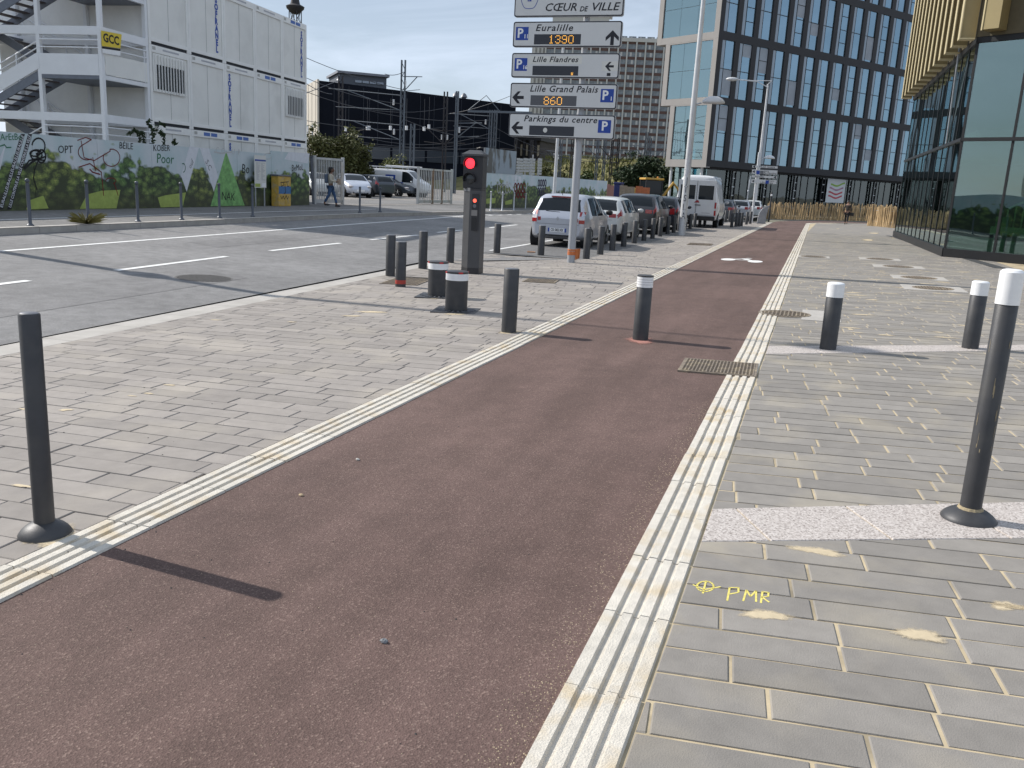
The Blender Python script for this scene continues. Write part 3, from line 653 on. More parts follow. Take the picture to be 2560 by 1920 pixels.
retractable(*BD(985, 671), 'retractable bollard with white band on iron plate, nearer the ribbed strip', R(12))
retractable(*BD(945, 640), 'retractable bollard with white band on iron plate, nearer the road', R(12))

# ---- traffic-light totem
M_tot = mat('totem_paint', (.070, .071, .076), .45, .2, var=.1, scale=4)
M_totd = mat('totem_dark', (.022, .022, .026), .4)
M_lit = mat('lit_red', (.8, .02, .02), .3, emit=(1.0, .03, .05), estr=2.2)
M_lit2 = mat('lit_red_small', (.8, .1, .06), .3, emit=(1.0, .10, .06), estr=2.0)
M_lens = mat('dark_lens', (.03, .035, .04), .1)
P = far(*BD(1017, 590)); T = thing('signal_totem', 'dark grey traffic-light totem glowing red, standing in the paving by the road', 'traffic light', tuple(P), R(4))
hw, hd = .205, .16                            # half width, half depth
pl = [(-hw, .0), (-.015, -hd - .05), (hw, -hd + .01), (hw, hd), (-hw, hd)]
MB().prism([(x * 1.01, y * 1.01) for x, y in pl], -.02, .12).build('plinth', M_totd, T, bevel=.004)
MB().prism(pl, .12, 1.62).build('column', M_tot, T, bevel=.006)
MB().prism([(x * .97, y * .97) for x, y in pl], 1.62, 1.66).build('joint_band', M_totd, T)
MB().prism([(-hw - .012, -.005), (-.015, -hd - .065), (-.005, -hd - .045), (-hw, .02)], 1.6, 1.668).build('ledge', M_bcap, T)
MB().prism([(-hw * .95, -hd * .80), (hw * .97, -hd * .80), (hw * .97, hd), (-hw * .95, hd)], 1.66, 2.27).build('head', M_totd, T, bevel=.006)
mb = MB(); c = [(-hw * 1.06, -hd * 1.0), (hw * 1.06, -hd * 1.1), (hw * 1.06, hd * 1.06), (-hw * 1.06, hd * 1.06)]
mb.add([(*p, 2.27) for p in c] + [(*p, 2.31) for p in c] + [(p[0] * .5, p[1] * .3, 2.385) for p in c], [(0, 1, 2, 3)] + [(i, (i + 1) % 4, 4 + (i + 1) % 4, 4 + i) for i in range(4)] + [(4 + i, 4 + (i + 1) % 4, 8 + (i + 1) % 4, 8 + i) for i in range(4)] + [(8, 9, 10, 11)])
mb.build('cap', M_tot, T, bevel=.004)
def lamp_lens(x, z, r, m, y, hood=True, nm='lamp'):
    mb = MB(); n = 24
    mb.v = [(x, y - .018, z)] + [(x + r * .7 * math.cos(2 * math.pi * k / n), y - .012, z + r * .7 * math.sin(2 * math.pi * k / n)) for k in range(n)] + [(x + r * math.cos(2 * math.pi * k / n), y, z + r * math.sin(2 * math.pi * k / n)) for k in range(n)]
    mb.f = [(0, 1 + k, 1 + (k + 1) % n) for k in range(n)] + [(1 + k, 1 + n + k, 1 + n + (k + 1) % n, 1 + (k + 1) % n) for k in range(n)]
    l = mb.build(nm, m, T, 60)
    if hood:
        mb = MB(); n = 20; a0, a1 = -.5, math.pi + .5
        for s, yy, rr in ((0, y + .01, r + .012), (1, y - .075, r + .016)):
            for q in (0, .006): mb.v += [(x + (rr + q) * math.cos(a0 + (a1 - a0) * k / n), yy, z + (rr + q) * math.sin(a0 + (a1 - a0) * k / n)) for k in range(n + 1)]
        m1 = n + 1
        for k in range(n): mb.f += [(k, k + 1, 2 * m1 + k + 1, 2 * m1 + k), (m1 + k, 3 * m1 + k, 3 * m1 + k + 1, m1 + k + 1), (2 * m1 + k, 2 * m1 + k + 1, 3 * m1 + k + 1, 3 * m1 + k)]
        mb.build('hood', M_totd, l)
fy = -hd * .82
lamp_lens(-.055, 2.13, .098, M_lit, fy - .012, nm='red_lamp'); lamp_lens(-.055, 1.84, .098, M_lens, fy - .012, nm='unlit_lamp')
px_ = .085
MB().box(px_ - .085, px_ + .085, -hd - .038, -hd - .02, .85, 1.56).build('repeater_panel', M_totd, T, bevel=.003, rot=(0, 0, 0))
def small(x, z, r, m, nm): 
    mb = MB(); n = 18; y = -hd - .041
    mb.poly([(x + r * math.cos(-2 * math.pi * k / n), y, z + r * math.sin(-2 * math.pi * k / n)) for k in range(n)][::-1]); mb.build(nm, m, T)
small(px_, 1.43, .036, M_lit2, 'repeater_lamp'); small(px_, 1.33, .036, M_bcap, 'repeater_lamp')
MB().box(px_ - .06, px_ + .06, -hd - .043, -hd - .0385, 1.14, 1.25).build('notice_plate', mat('plate_grey', (.22, .21, .20), .6), T)
MB().box(px_ - .05, px_ + .05, -hd - .0425, -hd - .0385, .88, 1.10).build('push_panel', M_black, T)
mb = MB(); 
for z in (.35, .8, 1.35): mb.ellipsoid((-.12, -hd + .012, z), (.007, .007, .007), 8, 4)
mb.build('screws', M_black, T)
mb = MB(); mb.tube([(.02, .02, 2.38), (.02, .02, 2.42), (.1, 0, 2.44), (.16, 0, 2.43)], .012, 6); mb.build('cable', M_black, T)

# ---- parking guidance sign
M_sign = mat('sign_face', (.62, .63, .63), .45, var=.03, scale=3)
M_sback = mat('sign_back', (.40, .41, .43), .5, .3)
M_ink = mat('sign_ink', (.012, .013, .02), .6, var=.05)
M_blue = mat('sign_blue', (.012, .055, .32), .5, var=.05)
M_dpan = mat('led_panel', (.030, .034, .045), .5, var=.2, scale=80)
M_dpan2 = mat('led_panel_faded', (.095, .098, .11), .5, var=.2, scale=80)
M_led = mat('led_amber', (.9, .5, .05), .4, emit=(1.0, .46, .07), estr=1.6)
M_stick = mat('sticker', (.66, .66, .62), .5, var=.03)
SP = far(*BD(1233, 567)); PY = SP.y
SG = thing('parking_sign', 'tall grey pole carrying stacked white parking guidance panels with amber counters', 'sign', tuple(SP), 0)
SG0 = SP
def s3(x, y): return at_y(1150 + x * .226, y * .226, PY - .16) - SP      # photo point on the sign plane, in the sign's own frame
MB().lathe([(.092, -.02), (.090, 3.4), (.075, 3.5), (.073, 6.9)], 20).build('pole', mat('pole_grey', (.36, .375, .40), .5, .2, var=.06, scale=3), SG, 40)
MB().lathe([(.094, .18), (.094, .27)], 20).build('orange_band', mat('orange_spray', (.55, .16, .05), .7, var=.3, scale=20), SG, 40)
XL, XR = s3(572, 700).x, s3(1764, 700).x
def panel(zt, zb, label=None):
    w, h = (XR - XL), zt - zb; cx, cz = (XL + XR) / 2, (zt + zb) / 2
    def rr(w, h, r, y):
        pts = []
        for (sx_, sz_, a0) in ((1, 1, 0), (-1, 1, 90), (-1, -1, 180), (1, -1, 270)):
            for k in range(5): a = R(a0 + k * 22.5); pts.append((cx + sx_ * (w / 2 - r) + r * math.cos(a), y, cz + sz_ * (h / 2 - r) + r * math.sin(a)))
        return pts
    def slab(w, h, r, y0, y1, nm, m, par):
        a, b = rr(w, h, r, y0), rr(w, h, r, y1); n = len(a)
        return MB().add(a + b, [tuple(range(n))[::-1], tuple(range(n, 2 * n))] + [(i, (i + 1) % n, n + (i + 1) % n, n + i)[::-1] for i in range(n)]).build(nm, m, par)
    p = slab(w, h, .05, -.155, -.07, 'sign_panel', M_sback, SG)
    if label: p['label'] = label
    slab(w - .01, h - .01, .046, -.158, -.1552, 'edge_line', M_ink, p); slab(w - .055, h - .055, .035, -.1612, -.1585, 'face', M_sign, p)
    mb = MB()
    mb.box(-.12, .12, -.069, .10, cz - .04, cz + .04); mb.build('clamp', M_sback, p)
    return p
FY = -.1625
def txt(p, s, x, z, size, m=M_ink, shear=.25, w=None, align='CENTER', dy=0.0, bold=.0035, sp=1.0, nm='lettering'):
    return lettering(nm, s, size, m, p, (x, FY - dy, z), FACE_Y, shear, bold, sp, align, w)
def flat(p, pts, m, nm, dy=0.0):
    return MB().poly([(x, FY - dy, z) for x, z in pts]).build(nm, m, p)
def rect(p, x0, x1, z0, z1, m, nm, dy=0.0): return flat(p, [(x0, z0), (x1, z0), (x1, z1), (x0, z1)], m, nm, dy)
def t3(x, y): q = s3(x, y); return q.x, q.z
def parrow(p, x, z, s, ang):
    pts = [(-.5, 0), (-.02, .5), (.25, .5), (-.06, .13), (.55, .13), (.55, -.13), (-.06, -.13), (.25, -.5), (-.02, -.5)]
    c, d = math.cos(R(ang)), math.sin(R(ang))
    flat(p, [(x + s * (a * c - b * d), z + s * (a * d + b * c)) for a, b in pts][::-1], M_ink, 'arrow', .0012)
def pbox(p, x0, x1, z0, z1, sub):
    rect(p, x0, x1, z0, z1, M_blue, 'parking_symbol', .0008); h = z1 - z0
    txt(p, 'P', (x0 + x1) / 2 - (.045 if sub else 0), (z0 + z1) / 2, h * .98, M_wband, 0, None, 'CENTER', .002, .008)
    if sub: txt(p, sub, x1 - .05, z0 + h * .27, h * .42, M_wband, 0, None, 'CENTER', .002, .003)
DIG = {'1': ['00100', '01100', '00100', '00100', '00100', '00100', '01110'], '3': ['01110', '10001', '00001', '00110', '00001', '10001', '01110'], '9': ['01110', '10001', '10001', '01111', '00001', '10001', '01110'],
       '0': ['01110', '10001', '10001', '10001', '10001', '10001', '01110'], '8': ['01110', '10001', '10001', '01110', '10001', '10001', '01110'], '6': ['00110', '01000', '10000', '11110', '10001', '10001', '01110']}
def leds(p, s, x0, z0, h, pitch):
    mb = MB(); d = h / 7.0; x = x0
    for ch in s:
        for j, rw in enumerate(DIG[ch]):
            for i, b in enumerate(rw):
                if b == '1': cx, cz = x + i * d, z0 + h - j * d - d / 2; mb.poly([(cx + .34 * d * math.cos(a), FY - .004, cz + .34 * d * math.sin(a)) for a in [2 * math.pi * k / 8 for k in range(8)]])
        x += pitch
    mb.build('led_digits', M_led, p)
z1b = (s3(590, 175).z + s3(1815, 190).z) / 2
p1 = panel(z1b + 1.02, z1b)
lx = lambda x: t3(x, 100)[0]
txt(p1, 'CŒUR', lx(1110), z1b + .19, .235, w=lx(1285) - lx(940)); txt(p1, 'DE', lx(1365), z1b + .15, .15, w=lx(1410) - lx(1318), bold=.004); txt(p1, 'VILLE', lx(1598), z1b + .19, .235, w=lx(1750) - lx(1442))
txt(p1, 'PARKINGS', lx(1300), z1b + .48, .235, w=lx(1640) - lx(960))
mb = MB(); cx, cz = lx(765), z1b + .33; n = 30; ring = [(cx + (.19 + .02 * math.sin(3 * a)) * math.cos(a), cz + (.175 + .02 * math.cos(2 * a)) * math.sin(a)) for a in [2 * math.pi * k / n for k in range(n)]]
for i in range(n):
    a, b = V(ring[i]), V(ring[(i + 1) % n]); d = (b - a).normalized(); q = V((-d.y, d.x)) * .007; mb.poly([(v.x, FY - .001, v.y) for v in (a - q, b - q, b + q, a + q)])
mb.build('town_outline', M_blue, p1); rect(p1, cx - .045, cx + .045, cz + .0, cz + .10, M_blue, 'parking_symbol', .001); txt(p1, 'P', cx, cz + .05, .09, M_wband, 0, None, 'CENTER', .002)
def sign_zs(yl, yr): return (s3(575, yl).z + s3(1770, yr).z) / 2
for i, (yt, yb) in enumerate((((230, 240), (515, 525)), ((580, 592), (855, 872)), ((905, 940), (1180, 1215)), ((1243, 1283), (1505, 1555)))):
    zt, zb = sign_zs(*yt), sign_zs(*yb); p = panel(zt, zb); h = zt - zb
    off = (0, -8, -20, -32)[i]
    X = (lambda ym, of: lambda x: t3(x, ym)[0])((sum(yt) + sum(yb)) / 4, off)
    if i == 0:
        pbox(p, X(618), X(757), zb + h * .27, zb + h * .79, '11'); txt(p, 'Euralille', X(1035), zb + h * .74, .20, w=X(1240) - X(828), sp=1.15)
        rect(p, X(823), X(1340), zb + h * .10, zb + h * .50, M_dpan, 'display', .0008); leds(p, '1390', X(990), zb + h * .13, h * .33, X(1060) - X(988)); parrow(p, X(1688), zb + h * .37, .30, -90)
    if i == 1:
        pbox(p, X(604), X(743), zb + h * .27, zb + h * .79, '16'); rect(p, X(760), X(1345), zb + h * .56, zb + h * .88, M_stick, 'sticker', .0006); txt(p, 'Lille Flandres', X(1048), zb + h * .73, .165, w=X(1300) - X(795), dy=.0008, sp=1.1)
        rect(p, X(805), X(1312), zb + h * .10, zb + h * .48, M_dpan, 'display', .0008); mb = MB()
        for a, b in ((0, 0), (1, 0), (0, 1), (1, 1), (2, 0), (2, 1), (0, 2), (2, 2)): mb.poly([(X(1238) + a * .016 + .006 * math.cos(k * .8), FY - .004, zb + h * .13 + b * .022 + .008 * math.sin(k * .8)) for k in range(8)])
        mb.build('led_digits', M_led, p); rect(p, X(1568), X(1748), zb + h * .30, zb + h * .68, M_stick, 'sticker', .0006); parrow(p, X(1652), zb + h * .48, .19, 0); rect(p, X(1631), X(1672), zb + h * .10, zb + h * .22, M_ink, 'arrow_stub', .001)
    if i == 2:
        pbox(p, X(1556), X(1700), zb + h * .27, zb + h * .80, '1'); txt(p, 'Lille Grand Palais', X(1138), zb + h * .76, .20, w=X(1515) - X(762), sp=1.1)
        rect(p, X(783), X(1292), zb + h * .09, zb + h * .50, M_dpan2, 'display', .0008); leds(p, '860', X(935), zb + h * .12, h * .34, X(1030) - X(958)); parrow(p, X(640), zb + h * .40, .27, 0)
    if i == 3:
        pbox(p, X(1527), X(1670), zb + h * .27, zb + h * .80, ''); txt(p, 'Parkings du centre', X(1100), zb + h * .77, .19, w=X(1505) - X(695), sp=1.1)
        rect(p, X(768), X(1265), zb + h * .09, zb + h * .49, M_dpan, 'display', .0008); parrow(p, X(630), zb + h * .38, .27, 0)
        MB().poly([(X(945) + .052 * math.cos(k * .35), FY - .003, zb + h * .31 + .055 * math.sin(k * .35)) for k in range(18)]).build('round_sticker', M_stick, p)
# orange rag tied to the pole
mb = MB(); mb.lathe([(.095, .28), (.10, .30), (.095, .32)], 12); 
for k in range(3): mb.add([(.09 + .02 * k, .02 * k, .32), (.16 + .02 * k, .03 * k, .34), (.17 + .01 * k, .03 * k, .10), (.10, .02 * k, .06 + .05 * k)], [(0, 1, 2, 3)])
tag(mb.build('orange_rag', mat('orange_cloth', (.55, .18, .06), .9), None, loc=tuple(SP)), 'torn orange tape tied low on the parking sign pole', 'tape')

# ---- street lamps
M_lpost = mat('lamp_paint', (.60, .61, .62), .45, .1, var=.08, scale=2, dirt=(.38, .37, .36), dscale=1.2, damt=.4)
def street_lamp(loc, label, H, r0, low, arm_dir, rz=0.0, grp='tall pale lamp posts'):
    t = thing('street_lamp', label, 'lamp post', tuple(loc), rz, grp)
    MB().lathe([(r0, -.05), (r0 * .98, 1.0), (r0 * .75, H * .6), (r0 * .5, H)], 20).build('post', M_lpost, t, 40)
    a = MB(); s = arm_dir
    a.tube([(0, 0, H - .15), (s * .9, 0, H + .28), (s * 2.6, 0, H + .42)], .035, 8); a.tube([(-s * .25, 0, H + .38), (s * .1, 0, H - .02)], .04, 8); a.tube([(-s * .25, 0, H + .38), (s * 1.3, 0, H + .36), (s * 2.4, 0, H + .42)], .03, 8); a.build('arm', M_lpost, t, 40)
    MB().ellipsoid((s * 3.0, 0, H + .44), (.52, .26, .16), 18, 8).build('lamp_head', M_lpost, t, 60)
    MB().tube([(0, 0, low - .12), (-s * .3, 0, low - .02)], .03, 8).build('low_arm', M_steel, t, 40)
    MB().lathe_xyz([(0.02, 1), (.4, .93), (.75, .66), (.95, .3), (1, 0), (.9, -.12), (0.02, -.2)], (-s * .78, 0, low), (.46, .26, .26), 18).build('low_lamp_head', M_lpost, t, 60)
    return t
LP1 = far(1704, 588)
lp = street_lamp(LP1, 'big pale lamp post with graffiti scrawled down its foot beside the cars', 10.5, .15, 5.42, -1, R(8))
mb = MB(); rnd = random.Random(4)
for k, ch in enumerate('JTSLA'):
    me = text_mesh(ch, .42); xs = [v.co.x for v in me.vertices]; ys = [v.co.y for v in me.vertices]; cxx = (max(xs) + min(xs)) / 2
    for pgn in me.polygons:
        pts = []
        for i in pgn.vertices: v = me.vertices[i].co; a = -math.pi / 2 + (v.x - cxx) * 4.2; pts.append((.151 * math.cos(a), .151 * math.sin(a), 2.25 - k * .36 + v.y * .9))
        mb.poly(pts)
mb.build('graffiti', mat('graffiti_black', (.03, .03, .04), .7), lp)
mb = MB()
for k in range(30):
    a, z = rnd.uniform(-2.4, -.8), rnd.uniform(2.4, 3.6); mb.bar((.152 * math.cos(a), .152 * math.sin(a), z), (.152 * math.cos(a + .15), .152 * math.sin(a + .15), z + rnd.uniform(-.1, .1)), .012, .002)
mb.build('scribble', mat('graffiti_violet', (.25, .2, .4), .7), lp)
LP2 = at_y(1886, 520, 80); LP2.z = -.06
street_lamp(LP2, 'pale lamp post with long bracket arm behind the far direction sign', 10.9, .14, 4.95, -1, R(5))
street_lamp((-16.9, 12.1, .2), 'pale lamp post on the far pavement whose shadow crosses the road', 10.2, .14, 5.4, 1, R(-6))
P = far(1332, 535); 
t = thing('street_lamp', 'slim pale pole behind the silver hatchback, in front of graffitied hoarding', 'lamp post', (-13.9, 47.5, .1), 0); MB().lathe([(.11, -.1), (.08, 4), (.06, 9.4)], 14).build('post', M_lpost, t, 40)
MB().tube([(0, 0, 9.3), (1.4, -.2, 9.7)], .03, 6).build('arm', M_lpost, t); MB().ellipsoid((1.7, -.25, 9.7), (.4, .2, .1), 12, 6).build('lamp_head', M_lpost, t, 60)
# far direction sign
P = at_y(1885, 500, 62); DS = thing('direction_sign', 'pole with four white arrow direction panels beyond the van', 'sign', (P.x, 62, -.08), R(6))
MB().lathe([(.075, -.1), (.07, 4.6)], 14).build('pole', M_lpost, DS, 40)
def dsp(x, y): q = at_y(1760 + x * .205, 200 + y * .205, 61.9); return q.x - P.x, q.z + .08
for k, (y0, y1, rows, ar) in enumerate(((1040, 1080, [('VILLE centre', 760, .2)], -1), (1090, 1155, [('gare', 760, .18), ('Lille Flandres', 800, .18)], -1), (1160, 1200, [('Euralille', 680, .18)], 1), (1208, 1270, [('Tours', 830, .17), ('Lille Europe', 780, .17)], -1))):
    x0, zt = dsp(590 - k * 4, y0); x1, zb = dsp(895 - k * 5, y1); p = MB().box(x0, x1, -.12, -.06, zb, zt).build('sign_panel', M_sign, DS)
    for j, (s, x, sz) in enumerate(rows): lettering('lettering', s, sz, M_ink, p, (dsp(x, 1100)[0], -.124, zt - (zt - zb) * (j + .5) / len(rows)), FACE_Y)
    ax = x0 + .12 if ar < 0 else x1 - .12; MB().poly([(ax - .09, -.124, (zt + zb) / 2), (ax + .06, -.124, (zt + zb) / 2 - .09), (ax + .06, -.124, (zt + zb) / 2 + .09)][::ar]).build('arrow', M_ink, p)
    if k in (1, 3): xx = dsp(660 if k == 1 else 785, 1100)[0]; MB().box(xx - .11, xx + .11, -.125, -.121, zt - .3 if k == 1 else zt - .25, zt - .06 if k == 1 else zt - .04).build('parking_symbol', M_blue, p)
    if k == 1: xx = dsp(705, 1100)[0]; MB().box(xx - .11, xx + .11, -.1245, -.121, zt - .3, zt - .06).build('station_symbol', M_bcap, p)
# slim steel post, black post, curved panel
P = far(1863, 548); t = thing('steel_post', 'slim steel post with folded arm at top among the clustered bollards', 'post', tuple(P)); MB().tube([(0, 0, -.1), (0, 0, 1.6), (.02, 0, 3.0)], [.035, .035, .05], 8).build('post', M_steel, t, 40)
MB().tube([(.02, 0, 2.2), (.06, -.05, 2.7), (.05, 0, 3.3)], [.02, .06, .03], 8).build('folded_arm', M_steel, t, 40); MB().ellipsoid((0, 0, 2.15), (.07, .07, .09), 10, 6).build('joint', M_steel, t, 60)
P = far(1912, 556); t = thing('marker_post', 'black post with white ring behind the curved metal panel', 'post', (P.x + .1, P.y + 3, P.z)); MB().lathe([(.06, -.05), (.06, 2.05), (.03, 2.12)], 14).build('post', M_black, t, 40); MB().lathe([(.062, 1.82), (.062, 1.95)], 14).build('white_ring', M_wband, t, 40)
P = far(1903, 559); t = thing('curved_panel', 'low curved grey sheet-metal panel by the cycle path bend', 'panel', tuple(P), R(18)); mb = MB()
prof = [(-.28, 0), (.25, 0), (.27, .5), (.34, .95), (.42, 1.2), (.30, 1.16), (.12, 1.08), (-.05, .95), (-.20, .7), (-.26, .4)]
n = len(prof); mb.add([(x, -.05, z) for x, z in prof] + [(x, .05, z) for x, z in prof], [tuple(range(n)), tuple(range(2 * n - 1, n - 1, -1))] + [(i, n + i, n + (i + 1) % n, (i + 1) % n) for i in range(n)])
mb.build('sheet', mat('sheet_grey', (.30, .31, .33), .5, .3), t, 30); MB().box(-.32, .3, -.09, .09, -.03, .04).build('foot', M_bcap, t, bevel=.01)
# thin ball-topped posts along the far kerb
M_slim = mat('slim_post', (.085, .095, .115), .5, .3)
def ball_post(P, label, grp, m=M_slim):
    t = thing('ball_post', label, 'bollard', tuple(P), 0, grp)
    MB().lathe([(.075, -.02), (.075, .02), (.05, .045), (.038, .06), (.038, .92)], 14).build('shaft', m, t, 40); MB().ellipsoid((0, 0, .965), (.048, .048, .05), 14, 8).build('ball', m, t, 60)
GB = 'slim ball-topped posts along the far kerb'
for i, (x, y) in enumerate(((210, 1562), (612, 1545), (955, 1533), (1256, 1520), (1518, 1507), (1747, 1497))): ball_post(far(x * .3617, y * .3617), 'slim dark ball-topped post before the mural hoarding, %s from the notice board' % ORD[5 - i], GB)
for i, (x, y) in enumerate(((735, 1590), (922, 1585))): ball_post(far(700 + x * .2712, 100 + y * .2712), 'slim dark ball-topped post before the yard gateway, %s from the open gate' % ORD[i], 'slim ball-topped posts before the gateway')
for i, (x, y) in enumerate(((1940, 1575), (2047, 1575), (2153, 1570), (2260, 1568))): ball_post(far(700 + x * .2712, 100 + y * .2712), 'slim pale ball-topped post before the farther hoarding, %s beyond the rusty gate' % ORD[i], 'pale ball-topped posts', M_steel)
# ================================================================ left: hoarding, site office, gateway
def plane_hit(px, py, o, u, frame):
    """photo pixel -> point on the upright plane through o along u, in the frame of a thing"""
    r = ray(px, py); n = V((-u.y, u.x, 0)); t = (V(o) - V((0, 0, CAMH))).dot(n) / r.dot(n); return frame @ (V((0, 0, CAMH)) + r * t)
def frame_of(loc, rz): return (Matrix.Translation(V(loc)) @ Matrix.Rotation(rz, 4, 'Z')).inverted()
def t0(x, y): return x * .3617, y * .3617
HA = R(3.8); HO = V((-20.26, 17.61, .235)); HU = V((-math.sin(HA), math.cos(HA), 0)); HF = frame_of(HO, HA)
# printed mural: bushes under a pale sky, flat print on the panels
mm = bpy.data.materials.new('mural_print'); mm.use_nodes = True; _t = mm.node_tree; _n = _t.nodes; _l = _t.links; _b = _n['Principled BSDF']; _b.inputs['Roughness'].default_value = .55
_c = _n.new('ShaderNodeTexCoord'); _sx = _n.new('ShaderNodeSeparateXYZ'); _l.new(_c.outputs['Object'], _sx.inputs[0])
def _noise(sc, det=4, dist=0.0, vec=None):
    n = _n.new('ShaderNodeTexNoise'); n.inputs['Scale'].default_value = sc; n.inputs['Detail'].default_value = det; n.inputs['Distortion'].default_value = dist; _l.new(vec or _c.outputs['Object'], n.inputs['Vector']); return n
def _math(op, a, b=None, c=None):
    n = _n.new('ShaderNodeMath'); n.operation = op
    for i, v in enumerate((a, b, c)):
        if v is None: continue
        if isinstance(v, (int, float)): n.inputs[i].default_value = v
        else: _l.new(v, n.inputs[i])
    return n.outputs[0]
def _mix(f, A, B):
    x = _n.new('ShaderNodeMix'); x.data_type = 'RGBA'; _l.new(f, x.inputs['Factor'])
    for k, v in (('A', A), ('B', B)):
        if isinstance(v, tuple): x.inputs[k].default_value = (*v, 1)
        else: _l.new(v, x.inputs[k])
    return x.outputs['Result']
_mp = _n.new('ShaderNodeMapping'); _mp.inputs['Scale'].default_value = (1, 1, 1.7); _l.new(_c.outputs['Object'], _mp.inputs['Vector'])
_w = _noise(3.0, 2); _va = _n.new('ShaderNodeVectorMath'); _va.operation = 'MULTIPLY_ADD'; _l.new(_w.outputs['Color'], _va.inputs[0]); _va.inputs[1].default_value = (.16, .16, .16); _l.new(_mp.outputs[0], _va.inputs[2])
_vo = _n.new('ShaderNodeTexVoronoi'); _vo.feature = 'SMOOTH_F1'; _vo.inputs['Scale'].default_value = 2.9; _vo.inputs['Smoothness'].default_value = .35; _l.new(_va.outputs[0], _vo.inputs['Vector'])
_vs = _n.new('ShaderNodeTexVoronoi'); _vs.inputs['Scale'].default_value = 14; _l.new(_va.outputs[0], _vs.inputs['Vector'])
_d = _math('MULTIPLY_ADD', _vs.outputs['Distance'], .35, _vo.outputs['Distance'])
_rg = ramp(_t, (.42, .50, .18), (.035, .055, .03), .10, .80); _e = _rg.color_ramp.elements.new(.42); _e.color = (.17, .25, .085, 1); _l.new(_d, _rg.inputs['Fac'])
_hu = _noise(.55, 3); _rh = ramp(_t, (.55, .75, .62), (1.25, 1.05, .8), .35, .65); _l.new(_hu.outputs['Fac'], _rh.inputs['Fac'])
_ml = _n.new('ShaderNodeMix'); _ml.data_type = 'RGBA'; _ml.blend_type = 'MULTIPLY'; _ml.inputs['Factor'].default_value = 1; _l.new(_rg.outputs['Color'], _ml.inputs['A']); _l.new(_rh.outputs['Color'], _ml.inputs['B'])
_rs = ramp(_t, (.22, .34, .36), (.43, .46, .48), .9, 1.9); _l.new(_math('MULTIPLY', _sx.outputs['Z'], 1.0), _rs.inputs['Fac'])
_rs = ramp(_t, (.42, .54, .56), (.60, .63, .66), .3, .7); _l.new(_noise(1.2).outputs['Fac'], _rs.inputs['Fac'])
_hb = _math('ADD', _math('MULTIPLY', _noise(.75, 5, .6).outputs['Fac'], 2.1), _math('MULTIPLY', _vo.outputs['Distance'], -.5))
_f = _math('SUBTRACT', _sx.outputs['Z'], _math('ADD', _hb, .42)); _rf = ramp(_t, (0, 0, 0), (1, 1, 1), .45, .62); _l.new(_math('ADD', _f, .5), _rf.inputs['Fac'])
_cc = _mix(_rf.outputs['Color'], _ml.outputs['Result'], _rs.outputs['Color'])
_rd = ramp(_t, (1, 1, 1), (0, 0, 0), .25, .75); _l.new(_math('ADD', _sx.outputs['Z'], _math('MULTIPLY_ADD', _noise(1.1, 4).outputs['Fac'], .8, -.42)), _rd.inputs['Fac'])
_cc = _mix(_math('MULTIPLY', _rd.outputs['Color'], .75), _cc, (.055, .058, .03)); _l.new(_cc, _b.inputs['Base Color']); MATS['mural'] = mm
M_post = mat('hoarding_back', (.30, .30, .30), .7)
M_prw = mat('print_white', (.66, .68, .72), .6, var=.08); M_prg = mat('print_green', (.20, .42, .14), .6, var=.35, scale=5, dirt=(.05, .13, .05), dscale=3, damt=.6); M_lawn = mat('print_lawn', (.34, .42, .10), .6, var=.2, scale=5)
M_gk = mat('spray_black', (.012, .012, .014), .7); M_gr = mat('spray_red', (.16, .012, .010), .7); M_gg = mat('spray_green', (.03, .16, .08), .7); M_gw = mat('spray_white', (.5, .5, .5), .7)
HD = thing('mural_hoarding', 'long printed hoarding with leafy mural and graffiti in front of the white site offices', 'hoarding', tuple(HO), HA)
hh = lambda x, y: plane_hit(*t0(x, y), HO, HU, HF)
HLEN = hh(2138, 1200).y
seg = [-6.2, -3.72, -1.24]
while seg[-1] < HLEN - 1.3: seg.append(seg[-1] + 2.48)
seg[-1] = HLEN
def htop(y): return interp(y, [(-7, 2.02), (0, 2.05), (HLEN - 3.9, 2.08), (HLEN - 3.8, 2.2), (HLEN, 2.22)])
for a, b in zip(seg, seg[1:]):
    z = htop((a + b) / 2); MB().box(-.05, 0, a + .006, b - .006, .0, z).build('panel', mm, HD)
    MB().box(-.16, -.055, a - .04, a + .04, -.02, z - .1).build('post', M_post, HD)
pieces = 0
def hprint(pts, m, nm='printed_shape', dz=.004, fn=None, par=None):
    q = [(fn or hh)(*p) for p in pts]; o = MB().poly([(dz, v.y, v.z) for v in q][::-1]).build(nm, m, par or HD); return o
hprint([(1308, 1012), (1375, 1020), (1290, 1325), (1250, 1215)], M_prw); hprint([(1380, 1022), (1442, 1025), (1508, 1220), (1478, 1325)], M_prw)
hprint([(1562, 1045), (1690, 1420), (1455, 1425)], M_prg); hprint([(600, 1345), (700, 1318), (832, 1312), (805, 1440), (550, 1443)], M_lawn)
hprint([(1090, 1365), (1140, 1350), (1285, 1330), (1262, 1428), (1110, 1432)], M_lawn); hprint([(200, 1385), (298, 1352), (335, 1440), (180, 1448)], M_lawn)
hprint([(0, 1080), (40, 990), (0, 1180)], M_prw); hprint([(1995, 1050), (2140, 1062), (2125, 1130), (1965, 1100)], M_prw)
